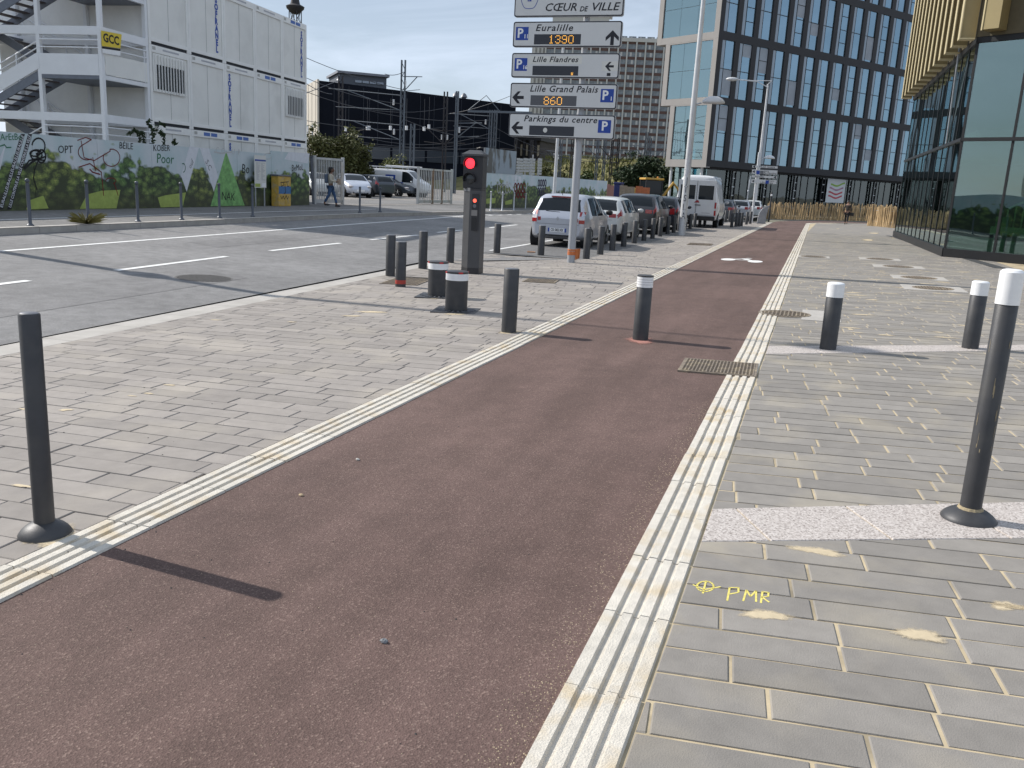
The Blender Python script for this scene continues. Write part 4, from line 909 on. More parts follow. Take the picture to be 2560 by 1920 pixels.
def strokes(pts, w, m, nm='graffiti', par=None, fn=None, dz=.007):
    q = [(fn or hh)(*p) for p in pts]; mb = MB()
    for a, b in zip(q, q[1:]):
        d = V((0, b.y - a.y, b.z - a.z))
        if d.length < 1e-5: continue
        d.normalize(); n = V((0, -d.z, d.y)) * w; e = d * w * .7
        mb.poly([(dz, v.y, v.z) for v in (V((0, a.y, a.z)) - n - e, V((0, b.y, b.z)) - n + e, V((0, b.y, b.z)) + n + e, V((0, a.y, a.z)) + n - e)][::-1])
    return mb.build(nm, m, par or HD)
def loop(cx, cy, rx, ry, a0, a1, n=14): return [(cx + rx * math.cos(R(a0 + (a1 - a0) * k / n)), cy + ry * math.sin(R(a0 + (a1 - a0) * k / n))) for k in range(n + 1)]
# black printed bands with white words
for (xa, xb, s) in ((172, 20, 'EURALILLEURALILLEURALILLEURALILLE'), (222, 78, 'LILLE CONTINUE LA VILLE CONTINUE LA VILLE')):
    hprint([(xa - 28, 925), (xa, 927), (xb, 1447), (xb - 30, 1449)], M_gk, 'printed_band', .004)
    a, b = hh(xb - 14, 1440), hh(xa - 14, 930); d = V((0, b.y - a.y, b.z - a.z)); ang = math.atan2(d.z, d.y)
    me = text_mesh(s, .13, 0, .002, 1.0); me.materials.clear(); me.materials.append(M_prw); xs = [v.co.x for v in me.vertices]; k = d.length * .97 / (max(xs) - min(xs))
    c = (a + b) / 2
    for v in me.vertices: x, y = v.co.x * k, v.co.y; v.co = (.0075, c.y + x * math.cos(ang) - y * math.sin(ang), c.z + x * math.sin(ang) + y * math.cos(ang))
    put('lettering', me, HD)
strokes(loop(265, 1010, 45, 55, 190, 470) + loop(250, 1070, 40, 35, 60, 420) + loop(285, 1080, 30, 45, 0, 400) + [(240, 1100), (200, 1110), (165, 1160)], .022, M_gk)
strokes([(250, 1100), (215, 1125), (170, 1165)], .03, M_gk); strokes([(270, 1090), (240, 1170), (230, 1230), (255, 1310)], .018, M_gk); strokes(loop(240, 1060, 35, 20, 0, 360), .02, M_gk)
strokes([(535, 970), (590, 950), (630, 965)] + loop(600, 1050, 60, 55, 240, 60), .014, M_gr); strokes([(560, 975), (580, 1090), (650, 1110), (760, 1045)] + loop(770, 1090, 58, 60, 260, 560), .014, M_gr)
strokes([(545, 1155), (620, 1130), (700, 1190), (715, 1350)], .016, M_gr); strokes([(620, 1170), (640, 1190), (690, 1205)], .02, M_gr); strokes([(660, 1180), (640, 1090)], .014, M_gr); strokes(loop(765, 1250, 35, 20, 180, 420) + [(790, 1270), (815, 1350)], .014, M_gr)
def wtxt(s, x, y, size, m, ang=0.0, shear=.1):
    p = hh(x, y); me = text_mesh(s, size, shear); me.materials.clear(); me.materials.append(m)
    c, d = math.cos(ang), math.sin(ang)
    for v in me.vertices: a, b = v.co.x, v.co.y; v.co = (.0075, p.y + a * c - b * d, p.z + a * d + b * c)
    put('graffiti', me, HD)
wtxt('OPT', 450, 1035, .3, M_gk, .05); wtxt('KOBER', 1115, 1025, .28, M_gk, .05); wtxt('ArEtBo', 75, 948, .24, M_gg, .08); wtxt('BÉILE', 870, 1010, .28, M_gk); wtxt('NAK', 1575, 1360, .42, M_gk, -.05); wtxt('Bo', 1695, 1170, .5, M_gk); wtxt('BeMoL', 2055, 1160, .36, M_gk, .06); wtxt('Poor', 1140, 1100, .45, M_gg); wtxt('ouf', 1320, 1135, .25, M_bcap, .9); wtxt('S.C', 1440, 1140, .3, M_bcap, -.9)
strokes(loop(1265, 1160, 15, 30, 250, 450), .014, M_gg); strokes([(0, 1010), (30, 1000), (45, 1020), (75, 1018)], .015, M_gg); strokes([(1480, 1050), (1530, 1060), (1600, 1050)], .02, M_gw); strokes(loop(1850, 1080, 25, 20, 0, 300), .012, M_gw)
for k, (x, y) in enumerate(((1500, 1040), (1540, 1045), (1610, 1050), (1650, 1055))): wtxt('COUP'[k], x, y, .3, M_gw)
# notice board and electricity cabinet in front of the hoarding
bp_ = hh(1768, 1418); P = (Matrix.Translation(HO) @ Matrix.Rotation(HA, 4, 'Z')) @ V((.22, bp_.y, 0)); P.z = zf(P.x)
NB = thing('notice_board', 'white permit notice board standing against the mural hoarding', 'notice board', tuple(P), HA)
MB().box(-.01, .01, -.42, .42, .72, 1.96).build('board', M_stick, NB); MB().box(.011, .015, -.4, .4, 1.74, 1.80).build('header_strip', M_blue, NB)
mb = MB(); rnd = random.Random(2)
for k in range(17):
    mb.box(.011, .014, -.3, -.3 + rnd.uniform(.1, .3), 1.66 - k * .04, 1.675 - k * .04); mb.box(.011, .014, .05, .05 + rnd.uniform(.1, .3), 1.66 - k * .04, 1.675 - k * .04)
stuff(mb.build('print_lines', M_sback, NB)); MB().box(.011, .014, .1, .38, .76, .9).build('paper', M_wband, NB); MB().box(.011, .0135, -.4, -.02, .75, .88).build('lawn_strip', M_lawn, NB)
for s in (-1, 1): MB().box(-.045, -.012, s * .33 - .025, s * .33 + .025, -.02, 1.9).build('leg', M_steel, NB)
cp = hh(1907, 1414); P = (Matrix.Translation(HO) @ Matrix.Rotation(HA, 4, 'Z')) @ V((.25, cp.y, 0)); P.z = zf(P.x)
CB = thing('utility_cabinet', 'yellow and blue spray-painted utility cabinet against the hoarding', 'cabinet', tuple(P), HA)
M_cy = mat('cab_yellow', (.55, .36, .07), .6, var=.2, scale=8, dirt=(.35, .33, .28), dscale=5, damt=.6)
MB().box(-.16, .16, -.50, .50, .0, 1.2).build('housing', M_cy, CB, bevel=.01); MB().box(-.19, .19, -.54, .54, 1.2, 1.26).build('lid', M_bcap, CB, bevel=.01); MB().box(.1705, .1722, -.485, .485, .50, .80).build('blue_stripe', mat('cab_blue', (.05, .16, .35), .6, var=.2), CB)
for y in (-.25, .25): MB().box(.161, .170, y - .235, y + .235, .05, 1.15).build('door', M_cy, CB, bevel=.004)
mb = MB()
for pts in ([(-.35, .95), (.3, .99)], [(-.3, .92), (-.3, .8), (-.1, .85), (-.15, .98)], [(.0, .9), (.05, .55), (-.1, .5)], [(.15, .98), (.2, .8), (.35, .82)], [(-.35, .42), (-.25, .28), (-.15, .42), (-.05, .28), (.1, .43), (.2, .28), (.3, .4)]):
    for a, b in zip(pts, pts[1:]): mb.bar((.1745, *a), (.1745, *b), .03, .002, V((1, 0, 0)))
mb.build('graffiti', M_gk, CB)

# ---- site office made of stacked cabins
MA = R(5.8); MO = V((-22.25, 25.7, .36)); MU = V((-math.sin(MA), math.cos(MA), 0)); MF = frame_of(MO, MA)
M_cabin = mat('cabin_paint', (.75, .755, .73), .5, var=.04, scale=1.2, dirt=(.47, .47, .45), dscale=.7, damt=.35)
M_cabf = mat('cabin_frame', (.80, .805, .79), .45, var=.05, scale=2)
M_cabin_d = mat('cabin_gap', (.02, .022, .028), .8)
M_pane = mat('dark_pane', (.012, .016, .022), .08, spec=.8)
OF = thing('site_office', 'three-storey stack of white site office cabins with blue vertical lettering', 'site office', tuple(MO), MA)
CW, SH, DEP = 2.38, 2.66, 6.05
mh = lambda x, y: plane_hit(*t0(x, y), MO, MU, MF)
M_let = mat('letter_blue', (.02, .07, .36), .5)
def cabin(i, j):
    y0, z0 = i * CW, j * SH; c = MB()
    c.box(-DEP, 0, y0, y0 + .13, z0, z0 + SH - .01); c.box(-.16, .0, y0 + CW - .13, y0 + CW - .012, z0, z0 + SH - .01)
    c.box(-DEP, .012, y0 + .13, y0 + CW - .13, z0 + SH - .25, z0 + SH - .012); c.box(-DEP, .008, y0 + .13, y0 + CW - .13, z0 + .10, z0 + .22)
    o = c.build('cabin', M_cabf, OF)
    MB().box(-DEP + .05, -.03, y0 + .132, y0 + CW - .132, z0 + .221, z0 + SH - .251).build('wall_panel', M_cabin, o)
    MB().box(-.3, -.02, y0 + .14, y0 + CW - .14, z0 - .02, z0 + .098).build('fork_gap', M_cabin_d, o)
    MB().box(-.029, -.026, y0 + CW * .5 - .006, y0 + CW * .5 + .006, z0 + .222, z0 + SH - .252).build('panel_joint', M_bcap, o)
    rnd = random.Random(i * 7 + j)
    if (i, j) in ((4, 2), (3, 1), (1, 0), (2, 0), (4, 0)):
        for q in (.78, 1.28): MB().box(.0125, .018, y0 + q, y0 + q + .42, z0 + SH - .19, z0 + SH - .06).build('label_plate', mat('plate_blue', (.06, .14, .42), .5, var=.3, scale=30), o)
    else: MB().box(.0125, .016, y0 + .75, y0 + 1.7, z0 + SH - .15, z0 + SH - .09).build('label_plate', mat('plate_pale', (.42, .43, .47), .5, var=.3, scale=40), o)
    MB().box(.0125, .016, y0 + .16, y0 + .34, z0 + SH - .17, z0 + SH - .06).build('data_plate', mat('plate_dull', (.42, .42, .40), .5, var=.2, scale=40), o)
    return o
cab = {(i, j): cabin(i, j) for i in range(5) for j in range(3)}
def bar_window(o, y0, y1, z0, z1):
    MB().box(-.029, .03, y0, y1, z0, z1).build('window_frame', M_cabf, o, bevel=.008)
    MB().box(.0305, .034, y0 + .09, y1 - .09, z0 + .09, z0 + (z1 - z0) * .72).build('pane', M_pane, o); MB().box(.0305, .036, y0 + .09, y1 - .09, z0 + (z1 - z0) * .72 + .005, z1 - .07).build('shutter', M_cabin, o)
    for k in range(11):
        y = y0 + .07 + (y1 - y0 - .14) * k / 10; MB().box(.045, .075, y - .012, y + .012, z0 + .02, z1 - .02).build('window_bar', M_cabf, o)
a, b = mh(1055, 375), mh(1280, 665); bar_window(cab[0, 1], a.y, b.y, (mh(1170, 650).z), (mh(1170, 395).z))
a, b = mh(1975, 610), mh(2095, 820); bar_window(cab[4, 1], a.y, b.y, mh(2030, 812).z, mh(2030, 615).z)
def vword(o, y, ztop, zbot, s='SOFRANEL', n0=0):
    st = (ztop - zbot) / 7
    for k, ch in enumerate(s):
        me = text_mesh(ch, .31, 0, .018); me.materials.clear(); me.materials.append(M_let)
        xs = [v.co.x for v in me.vertices]; c = (max(xs) + min(xs)) / 2
        for v in me.vertices: a, b = v.co.x - c, v.co.y; v.co = (-.022, y + a * .95, ztop - k * st + b)
        put('letter', me, o)
p = mh(1590, 535); q = mh(1590, 858); vword(cab[2, 1], p.y, p.z, q.z); p2 = mh(1505, 345); vword(cab[1, 2], p2.y, p2.z + (p.z - q.z), p2.z)
p = mh(2087, 237); q = mh(2087, 518); vword(cab[4, 2], p.y, p.z, q.z); p = mh(1595, 1012); vword(cab[2, 0], p.y, p.z, p.z - 1.7)
# stair tower at the near end of the office
ST = thing('stair_tower', 'white steel switchback stair tower at the end of the site office', 'stairs', tuple(MO), MA)
M_st = mat('stair_white', (.74, .76, .79), .45, var=.04, scale=2); M_std = mat('stair_steel', (.17, .19, .23), .5, .3); M_tread = mat('tread_steel', (.10, .085, .085), .6)
TW, TL, XB = 2.42, 6.3, -2.35
y0, y1 = -TW, -.03
for x in (-.07, XB, -5.2, -8.4):
    for y in (y0 + .06, y1 - .06): MB().box(x - .065, x + .065, y - .065, y + .065, -.05 if x > -5 else -.05, 3 * SH - .0).build('post', M_st, ST)
for j in (0, 1, 2, 3):
    z = j * SH
    for y, nm in ((y0 + .06, 'f'), (y1 - .06, 'b')): 
        MB().box(-8.4, -.136, y - .06, y + .06, z - .13, z + .13).build('beam', M_st, ST)
    MB().box(-.135, -.005, y0 + .125, y1 - .125, z - .125, z + .125).build('beam', M_st, ST)
    if j < 3: MB().box(-8.3, -4.9, y0 + .125, y1 - .125, z - .02, z + .04).build('landing', M_std, ST)
    if j == 3: continue
    zm = z + SH / 2
    MB().box(XB, -.14, y0 + .0, y1 - .0, zm - .14, zm - .0).build('landing', M_std, ST); MB().box(XB + .06, -.14, y0 - .01, y0 + .03, zm - .02, zm + .62).build('parapet', M_st, ST); MB().box(-.13, -.0, y0 + .13, y1 - .13, zm - .13, zm + .0).build('edge_beam', M_st, ST)
    MB().box(-.02, .012, y0 + .14, y1 - .14, zm + .03, zm + .66).build('parapet', M_cabin, ST)
    for zz in (.82, 1.05):
        MB().tube([(XB, y0 + .01, zm + zz), (-.13, y0 + .01, zm + zz)], .022, 6).build('rail', M_st, ST); MB().tube([(-.0, y0 + .1, zm + zz), (-.0, y1 - .1, zm + zz)], .022, 6).build('rail', M_st, ST)
    MB().tube([(-.0, y1 - .25, zm), (-.0, y1 - .25, zm + 1.05)], .022, 6).build('rail_post', M_st, ST)
    ym = (y0 + y1) / 2
    for (xa, za, xb, zb, ya, yb) in ((-5.0, z + .04, XB, zm, y0 + .04, ym - .08), (XB, zm, -5.0, z + SH + .04, ym + .08, y1 - .05)):
        for y in (ya, yb): 
            MB().bar((xa, y, za - .02), (xb, y, zb - .02), .04, .26).build('stringer', M_std, ST)
        for k in range(1, 8):
            f = k / 8; x, zz = xa + (xb - xa) * f, za + (zb - za) * f; MB().box(x - .14, x + .14, ya + .02, yb - .02, zz - .02, zz + .015).build('tread', M_tread, ST)
        y = ya if ya < ym else yb
        if ya < ym: MB().add([(xa, y - .03, za + .16), (xb, y - .03, zb + .16), (xb, y - .03, zb + .66), (xa, y - .03, za + .66), (xa, y - .055, za + .16), (xb, y - .055, zb + .16), (xb, y - .055, zb + .66), (xa, y - .055, za + .66)], [(0, 1, 2, 3), (7, 6, 5, 4), (4, 5, 1, 0), (6, 7, 3, 2), (5, 6, 2, 1), (7, 4, 0, 3)]).build('side_panel', M_st, ST)
        for q in (.82, 1.02): MB().tube([(xa, y, za + q), (xb, y, zb + q)], .022, 6).build('rail', M_st, ST)
        for f in (.02, .33, .66, .98): x, zz = xa + (xb - xa) * f, za + (zb - za) * f; MB().tube([(x, y, zz), (x, y, zz + 1.02)], .02, 6).build('rail_post', M_st, ST)
    MB().box(-8.3, -5.27, y0 + .0, y0 + .03, z + .14, z + .64).build('parapet', M_st, ST)
    for q in (.80, 1.02, 1.2): MB().tube([(-8.4, y0 + .01, z + q), (-5.2, y0 + .01, z + q)], .02, 6).build('rail', M_st, ST)
# banner on the tower
BN = thing('banner', 'yellow banner with black letters hung on the stair tower', 'banner', tuple(MO), MA)
bh = lambda x, y: plane_hit(x * .205, y * .205, MO, MU, MF)
q = [bh(1216, 372), bh(1465, 420), bh(1450, 590), bh(1224, 560)]
MB().add([(.06, v.y, v.z) for v in q] + [(.05, v.y, v.z) for v in q], [(3, 2, 1, 0), (4, 5, 6, 7), (0, 1, 5, 4), (1, 2, 6, 5), (2, 3, 7, 6), (3, 0, 4, 7)]).build('sheet', mat('banner_yellow', (.72, .55, .05), .6, var=.05), BN)
w = [bh(1224, 565), bh(1450, 595), bh(1448, 622), bh(1225, 590)]; MB().poly([(.061, v.y, v.z) for v in w][::-1]).build('black_strip', M_gk, BN)
w = [bh(1226, 592), bh(1448, 624), bh(1450, 680), bh(1228, 645)]; MB().poly([(.061, v.y, v.z) for v in w][::-1]).build('white_strip', M_wband, BN)
c = (q[0] + q[2]) / 2; me = text_mesh('GCC', .36, 0, .012); me.materials.clear(); me.materials.append(M_gk); xs = [v.co.x for v in me.vertices]; k = (q[1].y - q[0].y) * .78 / (max(xs) - min(xs))
for v in me.vertices: a, b = v.co.x * k, v.co.y; v.co = (.064, c.y + a, c.z + b)
put('lettering', me, BN)
# ---- gateway: bar gates
M_gate = mat('gate_paint', (.46, .47, .47), .6, .1, var=.12, scale=3, dirt=(.28, .22, .16), dscale=2, damt=.5); M_gated = mat('gate_dark', (.12, .13, .15), .6)
def bar_gate(name, A, B, h, label, rust=(), n=18):
    A, B = V(A), V(B); d = B - A; l = math.hypot(d.x, d.y); t = thing(name, label, 'gate', tuple(A), math.atan2(d.y, d.x))
    for x in (0.0, l): MB().box(x - .06, x + .06, -.06, .06, -.02, h + .05).build('post', M_gate, t)
    MB().box(.06, l - .06, -.03, .03, .06, .22).build('bottom_rail', M_gate, t); MB().box(.06, l - .06, -.03, .03, h - .12, h - .02).build('top_rail', M_gate, t)
    for k in range(n):
        x = .06 + (l - .12) * (k + .5) / n; MB().box(x - .018, x + .018, -.018, .018, .22, h - .12).build('bar', M_gate, t)
    for x in rust: MB().box(x * l - .06, x * l + .06, -.045, .0449, .0, h - .03).build('rusty_upright', mat('rust', (.22, .15, .10), .9, var=.3, scale=6), t)
    return t
def t1(x, y): return 700 + x * .2712, 100 + y * .2712
bar_gate('bar_gate', far(*t1(318, 1512)), far(*t1(575, 1516)), 2.12, 'white bar gate standing open beside the walking woman', n=16)
bar_gate('bar_gate', far(*t1(1268, 1512)), far(*t1(1575, 1510)), 2.0, 'white bar gate with rusty uprights closing the yard by the van', (.42, .70), n=20)
P = far(*t1(300, 1512)); t = thing('gate_post', 'leaning dark steel post at the hoarding end by the open gate', 'post', tuple(P)); MB().tube([(.05, 0, -.05), (-.12, .1, 2.1)], .07, 6).build('shaft', M_gated, t); MB().box(-.2, -.04, .02, .18, 2.08, 2.14).build('cap', M_gated, t)

# ---- farther hoarding with city print, list board and graffiti
HO2 = V((-17.9, 47.3, .22)); HA2 = R(-7); HU2 = V((-math.sin(HA2), math.cos(HA2), 0)); HF2 = frame_of(HO2, HA2)
H2 = thing('printed_hoarding', 'farther two-tier hoarding with city picture, list boards and red graffiti', 'hoarding', tuple(HO2), HA2)
h2 = lambda x, y: plane_hit(1160 + x * .0904, 360 + y * .0904, HO2, HU2, HF2)
L2 = max(20.0, h2(2200, 900).y)
for k in range(9): a = -1 + k * (L2 + 1) / 9; MB().box(-.05, 0, a + .006, a + (L2 + 1) / 9 - .006, 0, 2.0).build('panel', mm, H2); MB().box(-.16, -.055, a - .04, a + .04, -.02, 1.9).build('post', M_post, H2)
zt = h2(1000, 150).z; zb = h2(1000, 820).z
pa, pb = h2(600, 400).y, h2(1430, 500).y
city = bpy.data.materials.new('city_print'); city.use_nodes = True; _cn = city.node_tree; _b2 = _cn.nodes['Principled BSDF']; _b2.inputs['Roughness'].default_value = .6
_tc = _cn.nodes.new('ShaderNodeTexCoord'); _mp2 = _cn.nodes.new('ShaderNodeMapping'); _mp2.inputs['Scale'].default_value = (1, .8, .45); _cn.links.new(_tc.outputs['Object'], _mp2.inputs['Vector'])
_v2 = _cn.nodes.new('ShaderNodeTexNoise'); _v2.inputs['Scale'].default_value = 1.6; _v2.inputs['Detail'].default_value = 6; _cn.links.new(_mp2.outputs[0], _v2.inputs['Vector'])
_r2 = ramp(_cn, (.10, .10, .09), (.27, .32, .36), .42, .52); _cn.links.new(_v2.outputs['Fac'], _r2.inputs['Fac']); _cn.links.new(_r2.outputs['Color'], _b2.inputs['Base Color'])
MB().box(-.02, .02, pa, pb, zb, zt).build('city_picture', city, H2)
for a in (pa, (pa + pb) / 2, pb): MB().box(-.12, -.03, a - .05, a + .05, 1.9, zt).build('upright', M_post, H2)
for k, (xa, xb) in enumerate(((1450, 1630), (1640, 1810), (1815, 1960), (2040, 2150))):
    a, b = h2(xa, 600).y, h2(xb, 600).y; z1, z0 = h2((xa + xb) / 2, 390).z, h2((xa + xb) / 2, 860).z; n = 6
    for j in range(n):
        if k == 1 and j == 5: continue
        MB().box(-.02, .015, a, b, z0 + (z1 - z0) * (n - 1 - j) / n + .015, z0 + (z1 - z0) * (n - j) / n - .015).build('list_board', mat('list_pale', (.42, .43, .42), .6, var=.25, scale=6), H2)
    MB().box(-.10, -.03, (a + b) / 2 - .05, (a + b) / 2 + .05, 1.9, z1).build('upright', M_post, H2)
def gsc(pts, w, m): return strokes(pts, w, m, par=H2, fn=h2)
for k in range(4): gsc(loop(1420 + k * 80, 1200, 32, 110, 0, 360, 10), .05, M_gr); gsc(loop(1410 + k * 85, 1400, 34, 80, 0, 360, 10), .06, M_gr)
for k in range(5): gsc(loop(960 + k * 75, 1230 + 30 * math.sin(k), 40, 130, 20, 330, 10), .025, M_gw)
for k in range(4): gsc(loop(2070 + k * 60, 1080, 22, 90, 0, 360, 8), .05, mat('spray_violet', (.03, .02, .06), .7)); gsc(loop(2060 + k * 60, 1320, 24, 110, 0, 360, 8), .05, MATS['spray_violet'])
hprint([(610, 1520), (740, 1490), (880, 1500), (860, 1640), (610, 1650)], M_lawn, fn=h2, par=H2); hprint([(1140, 1590), (1250, 1550), (1340, 1530), (1320, 1660), (1140, 1680)], M_lawn, fn=h2, par=H2); hprint([(1420, 870), (1480, 875), (1440, 1080), (1395, 1040)], M_prw, fn=h2, par=H2); hprint([(1490, 890), (1570, 895), (1590, 1090), (1530, 1060)], M_prw, fn=h2, par=H2)

# ---- greenery
def leaf_mat(name, c, v=.35): return mat(name, c, .6, var=v, scale=.9, spec=.25, island=.25)
M_lf1 = leaf_mat('leaf_olive', (.085, .090, .030)); M_lf2 = leaf_mat('leaf_green', (.055, .085, .025)); M_lf3 = leaf_mat('leaf_dark', (.030, .050, .022)); M_bark = mat('bark', (.11, .085, .06), .9, var=.3, scale=8)
def leaves(mb, c, rad, n, s, rnd, shell=.55):
    for i in range(n):
        d = V((rnd.gauss(0, 1), rnd.gauss(0, 1), rnd.gauss(0, 1))).normalized() * (shell + (1 - shell) * rnd.random()) ; p = V((c[0] + d.x * rad[0], c[1] + d.y * rad[1], c[2] + d.z * rad[2]))
        a = V((rnd.gauss(0, 1), rnd.gauss(0, 1), rnd.gauss(0, .7))).normalized(); b = a.cross(V((rnd.gauss(0, 1), rnd.gauss(0, 1), rnd.gauss(0, 1)))).normalized(); l = s * rnd.uniform(.6, 1.4)
        mb.add([p - a * l, p + b * l * .45, p + a * l, p - b * l * .45], [(0, 1, 2, 3)])
def bush(name, loc, w, h, label, m, seed, cat='bush', n=3600, s=.10, d=None, trunk=True):
    rnd = random.Random(seed); t = thing(name, label, cat, tuple(loc)); mb = MB(); d = d or w * .8
    tk = MB()
    for k in range(7):
        a = rnd.uniform(0, 6.28); q = V((math.cos(a) * w * .3, math.sin(a) * d * .3, h * rnd.uniform(.5, .85))); tk.tube([(0, 0, -.1), q * .5 + V((0, 0, h * .1)), q], [.05 + h * .012, .03 + h * .006, .012], 6)
    tk.build('trunk', M_bark, t, 50)
    for k in range(15):
        a = rnd.uniform(0, 6.28); rr = rnd.uniform(.1, .36); z = h * rnd.uniform(.22, .86); sc = rnd.uniform(.16, .27)
        leaves(mb, (math.cos(a) * w * rr, math.sin(a) * d * rr, z), (w * sc, d * sc, h * sc * .75), n // 15, s, rnd, .3)
    for k in range(40):                        # twigs breaking the outline
        a = rnd.uniform(0, 6.28); rr = rnd.uniform(.2, .5); leaves(mb, (math.cos(a) * w * rr, math.sin(a) * d * rr, h * rnd.uniform(.3, 1.0)), (.12 * w, .12 * w, .10 * h), n // 300, s, rnd, 0)
    mb.build('foliage', m, t); return t
def at_d(px, py, Y): q = at_y(px, py, Y); return q
q = at_d(815, 330, 57); bush('bush', (q.x, 57, .26), 5.2, q.z + .1, 'tall olive bush beside the far end of the site offices', M_lf1, 1, n=9000, s=.13)
q = at_d(875, 362, 60); bush('bush', (q.x, 60, .26), 4.4, q.z + .1, 'lower green bush behind the parked cars in the yard', M_lf1, 2, n=7000, s=.13)
q = at_d(985, 395, 70); bush('bush', (q.x, 70, .26), 2.6, q.z, 'small bright bush behind the white van with ladder rack', leaf_mat('leaf_bright', (.11, .12, .035)), 3, n=1800)
# climbing plant over the hoarding and weeds at the kerb
rnd = random.Random(9); mb = MB(); stems = MB()
def hang(x, y): v = hh(x, y); return V((-.12, v.y, v.z))
for pts in ([(1080, 1010), (1075, 900), (1040, 850), (1060, 825)], [(1075, 940), (1130, 850), (1165, 870)], [(1020, 1000), (1010, 920), (950, 905), (905, 930)], [(1160, 1010), (1155, 940), (1120, 905)], [(1225, 1000), (1225, 960)], [(990, 1000), (985, 925), (940, 900)]):
    q = [hang(*p) for p in pts]; stems.tube(q, .008, 5)
    for a, b in zip(q, q[1:]):
        for k in range(9): leaves(mb, a + (b - a) * (k / 9), (.07, .09, .07), 3, .07, rnd, 0)
CP = thing('climbing_plant', 'straggly dark plant reaching over the top of the mural hoarding', 'plant', tuple(HO), HA); stems.build('stems', M_bark, CP); mb.build('leaves', M_lf3, CP)
WD = thing('weed_tuft', 'tuft of weeds at the foot of a slim post on the far kerb', 'weeds', tuple(far(*t0(600, 1548)))); mb = MB()
for k in range(170):
    a, l = rnd.uniform(0, 6.28), rnd.uniform(.12, .42); b = V((math.cos(a) * l, math.sin(a) * l * 1.4, rnd.uniform(.05, .28))); n_ = V((-b.y, b.x, 0)).normalized() * .008; mb.add([n_, -n_, b * .6 + V((0, 0, .04)), b], [(0, 1, 2), (0, 2, 3)])
mb.build('blades', leaf_mat('weed', (.17, .15, .05)), WD)
# ================================================================ vehicles
M_cg = mat('car_glass', (.010, .014, .018), .03, spec=.35, var=.1)
M_tyre = mat('tyre', (.018, .018, .019), .85, var=.2, scale=20); M_rim = mat('alloy', (.36, .37, .38), .35, .7, var=.1)
M_trim = mat('black_trim', (.016, .016, .018), .6); M_tail = mat('tail_lamp', (.32, .012, .014), .15, spec=.7, coat=.5); M_tailw = mat('clear_lamp', (.55, .52, .52), .12, spec=.7, coat=.5)
M_under = mat('underbody', (.010, .010, .011), .9)
def paint(name, c, metal=0.0, rough=.32): return mat(name, c, rough, metal, var=.03, scale=1.5, coat=.6, spec=.5)
def crom(t, tab):
    n = len(tab)
    if t <= tab[0][0]: return tab[0][1]
    for i in range(n - 1):
        if t <= tab[i + 1][0]:
            (x0, y0), (x1, y1) = tab[i], tab[i + 1]; u = (t - x0) / (x1 - x0)
            m0 = (y1 - tab[i - 1][1]) / (x1 - tab[i - 1][0]) if i else (y1 - y0) / (x1 - x0); m1 = (tab[i + 2][1] - y0) / (tab[i + 2][0] - x0) if i < n - 2 else (y1 - y0) / (x1 - x0)
            d = (y1 - y0) / (x1 - x0)
            if d == 0: m0 = m1 = 0
            else: m0 = max(min(m0 / d, 3), 0) * d; m1 = max(min(m1 / d, 3), 0) * d
            h = x1 - x0; return (2 * u**3 - 3 * u**2 + 1) * y0 + (u**3 - 2 * u**2 + u) * h * m0 + (-2 * u**3 + 3 * u**2) * y1 + (u**3 - u**2) * h * m1
    return tab[-1][1]
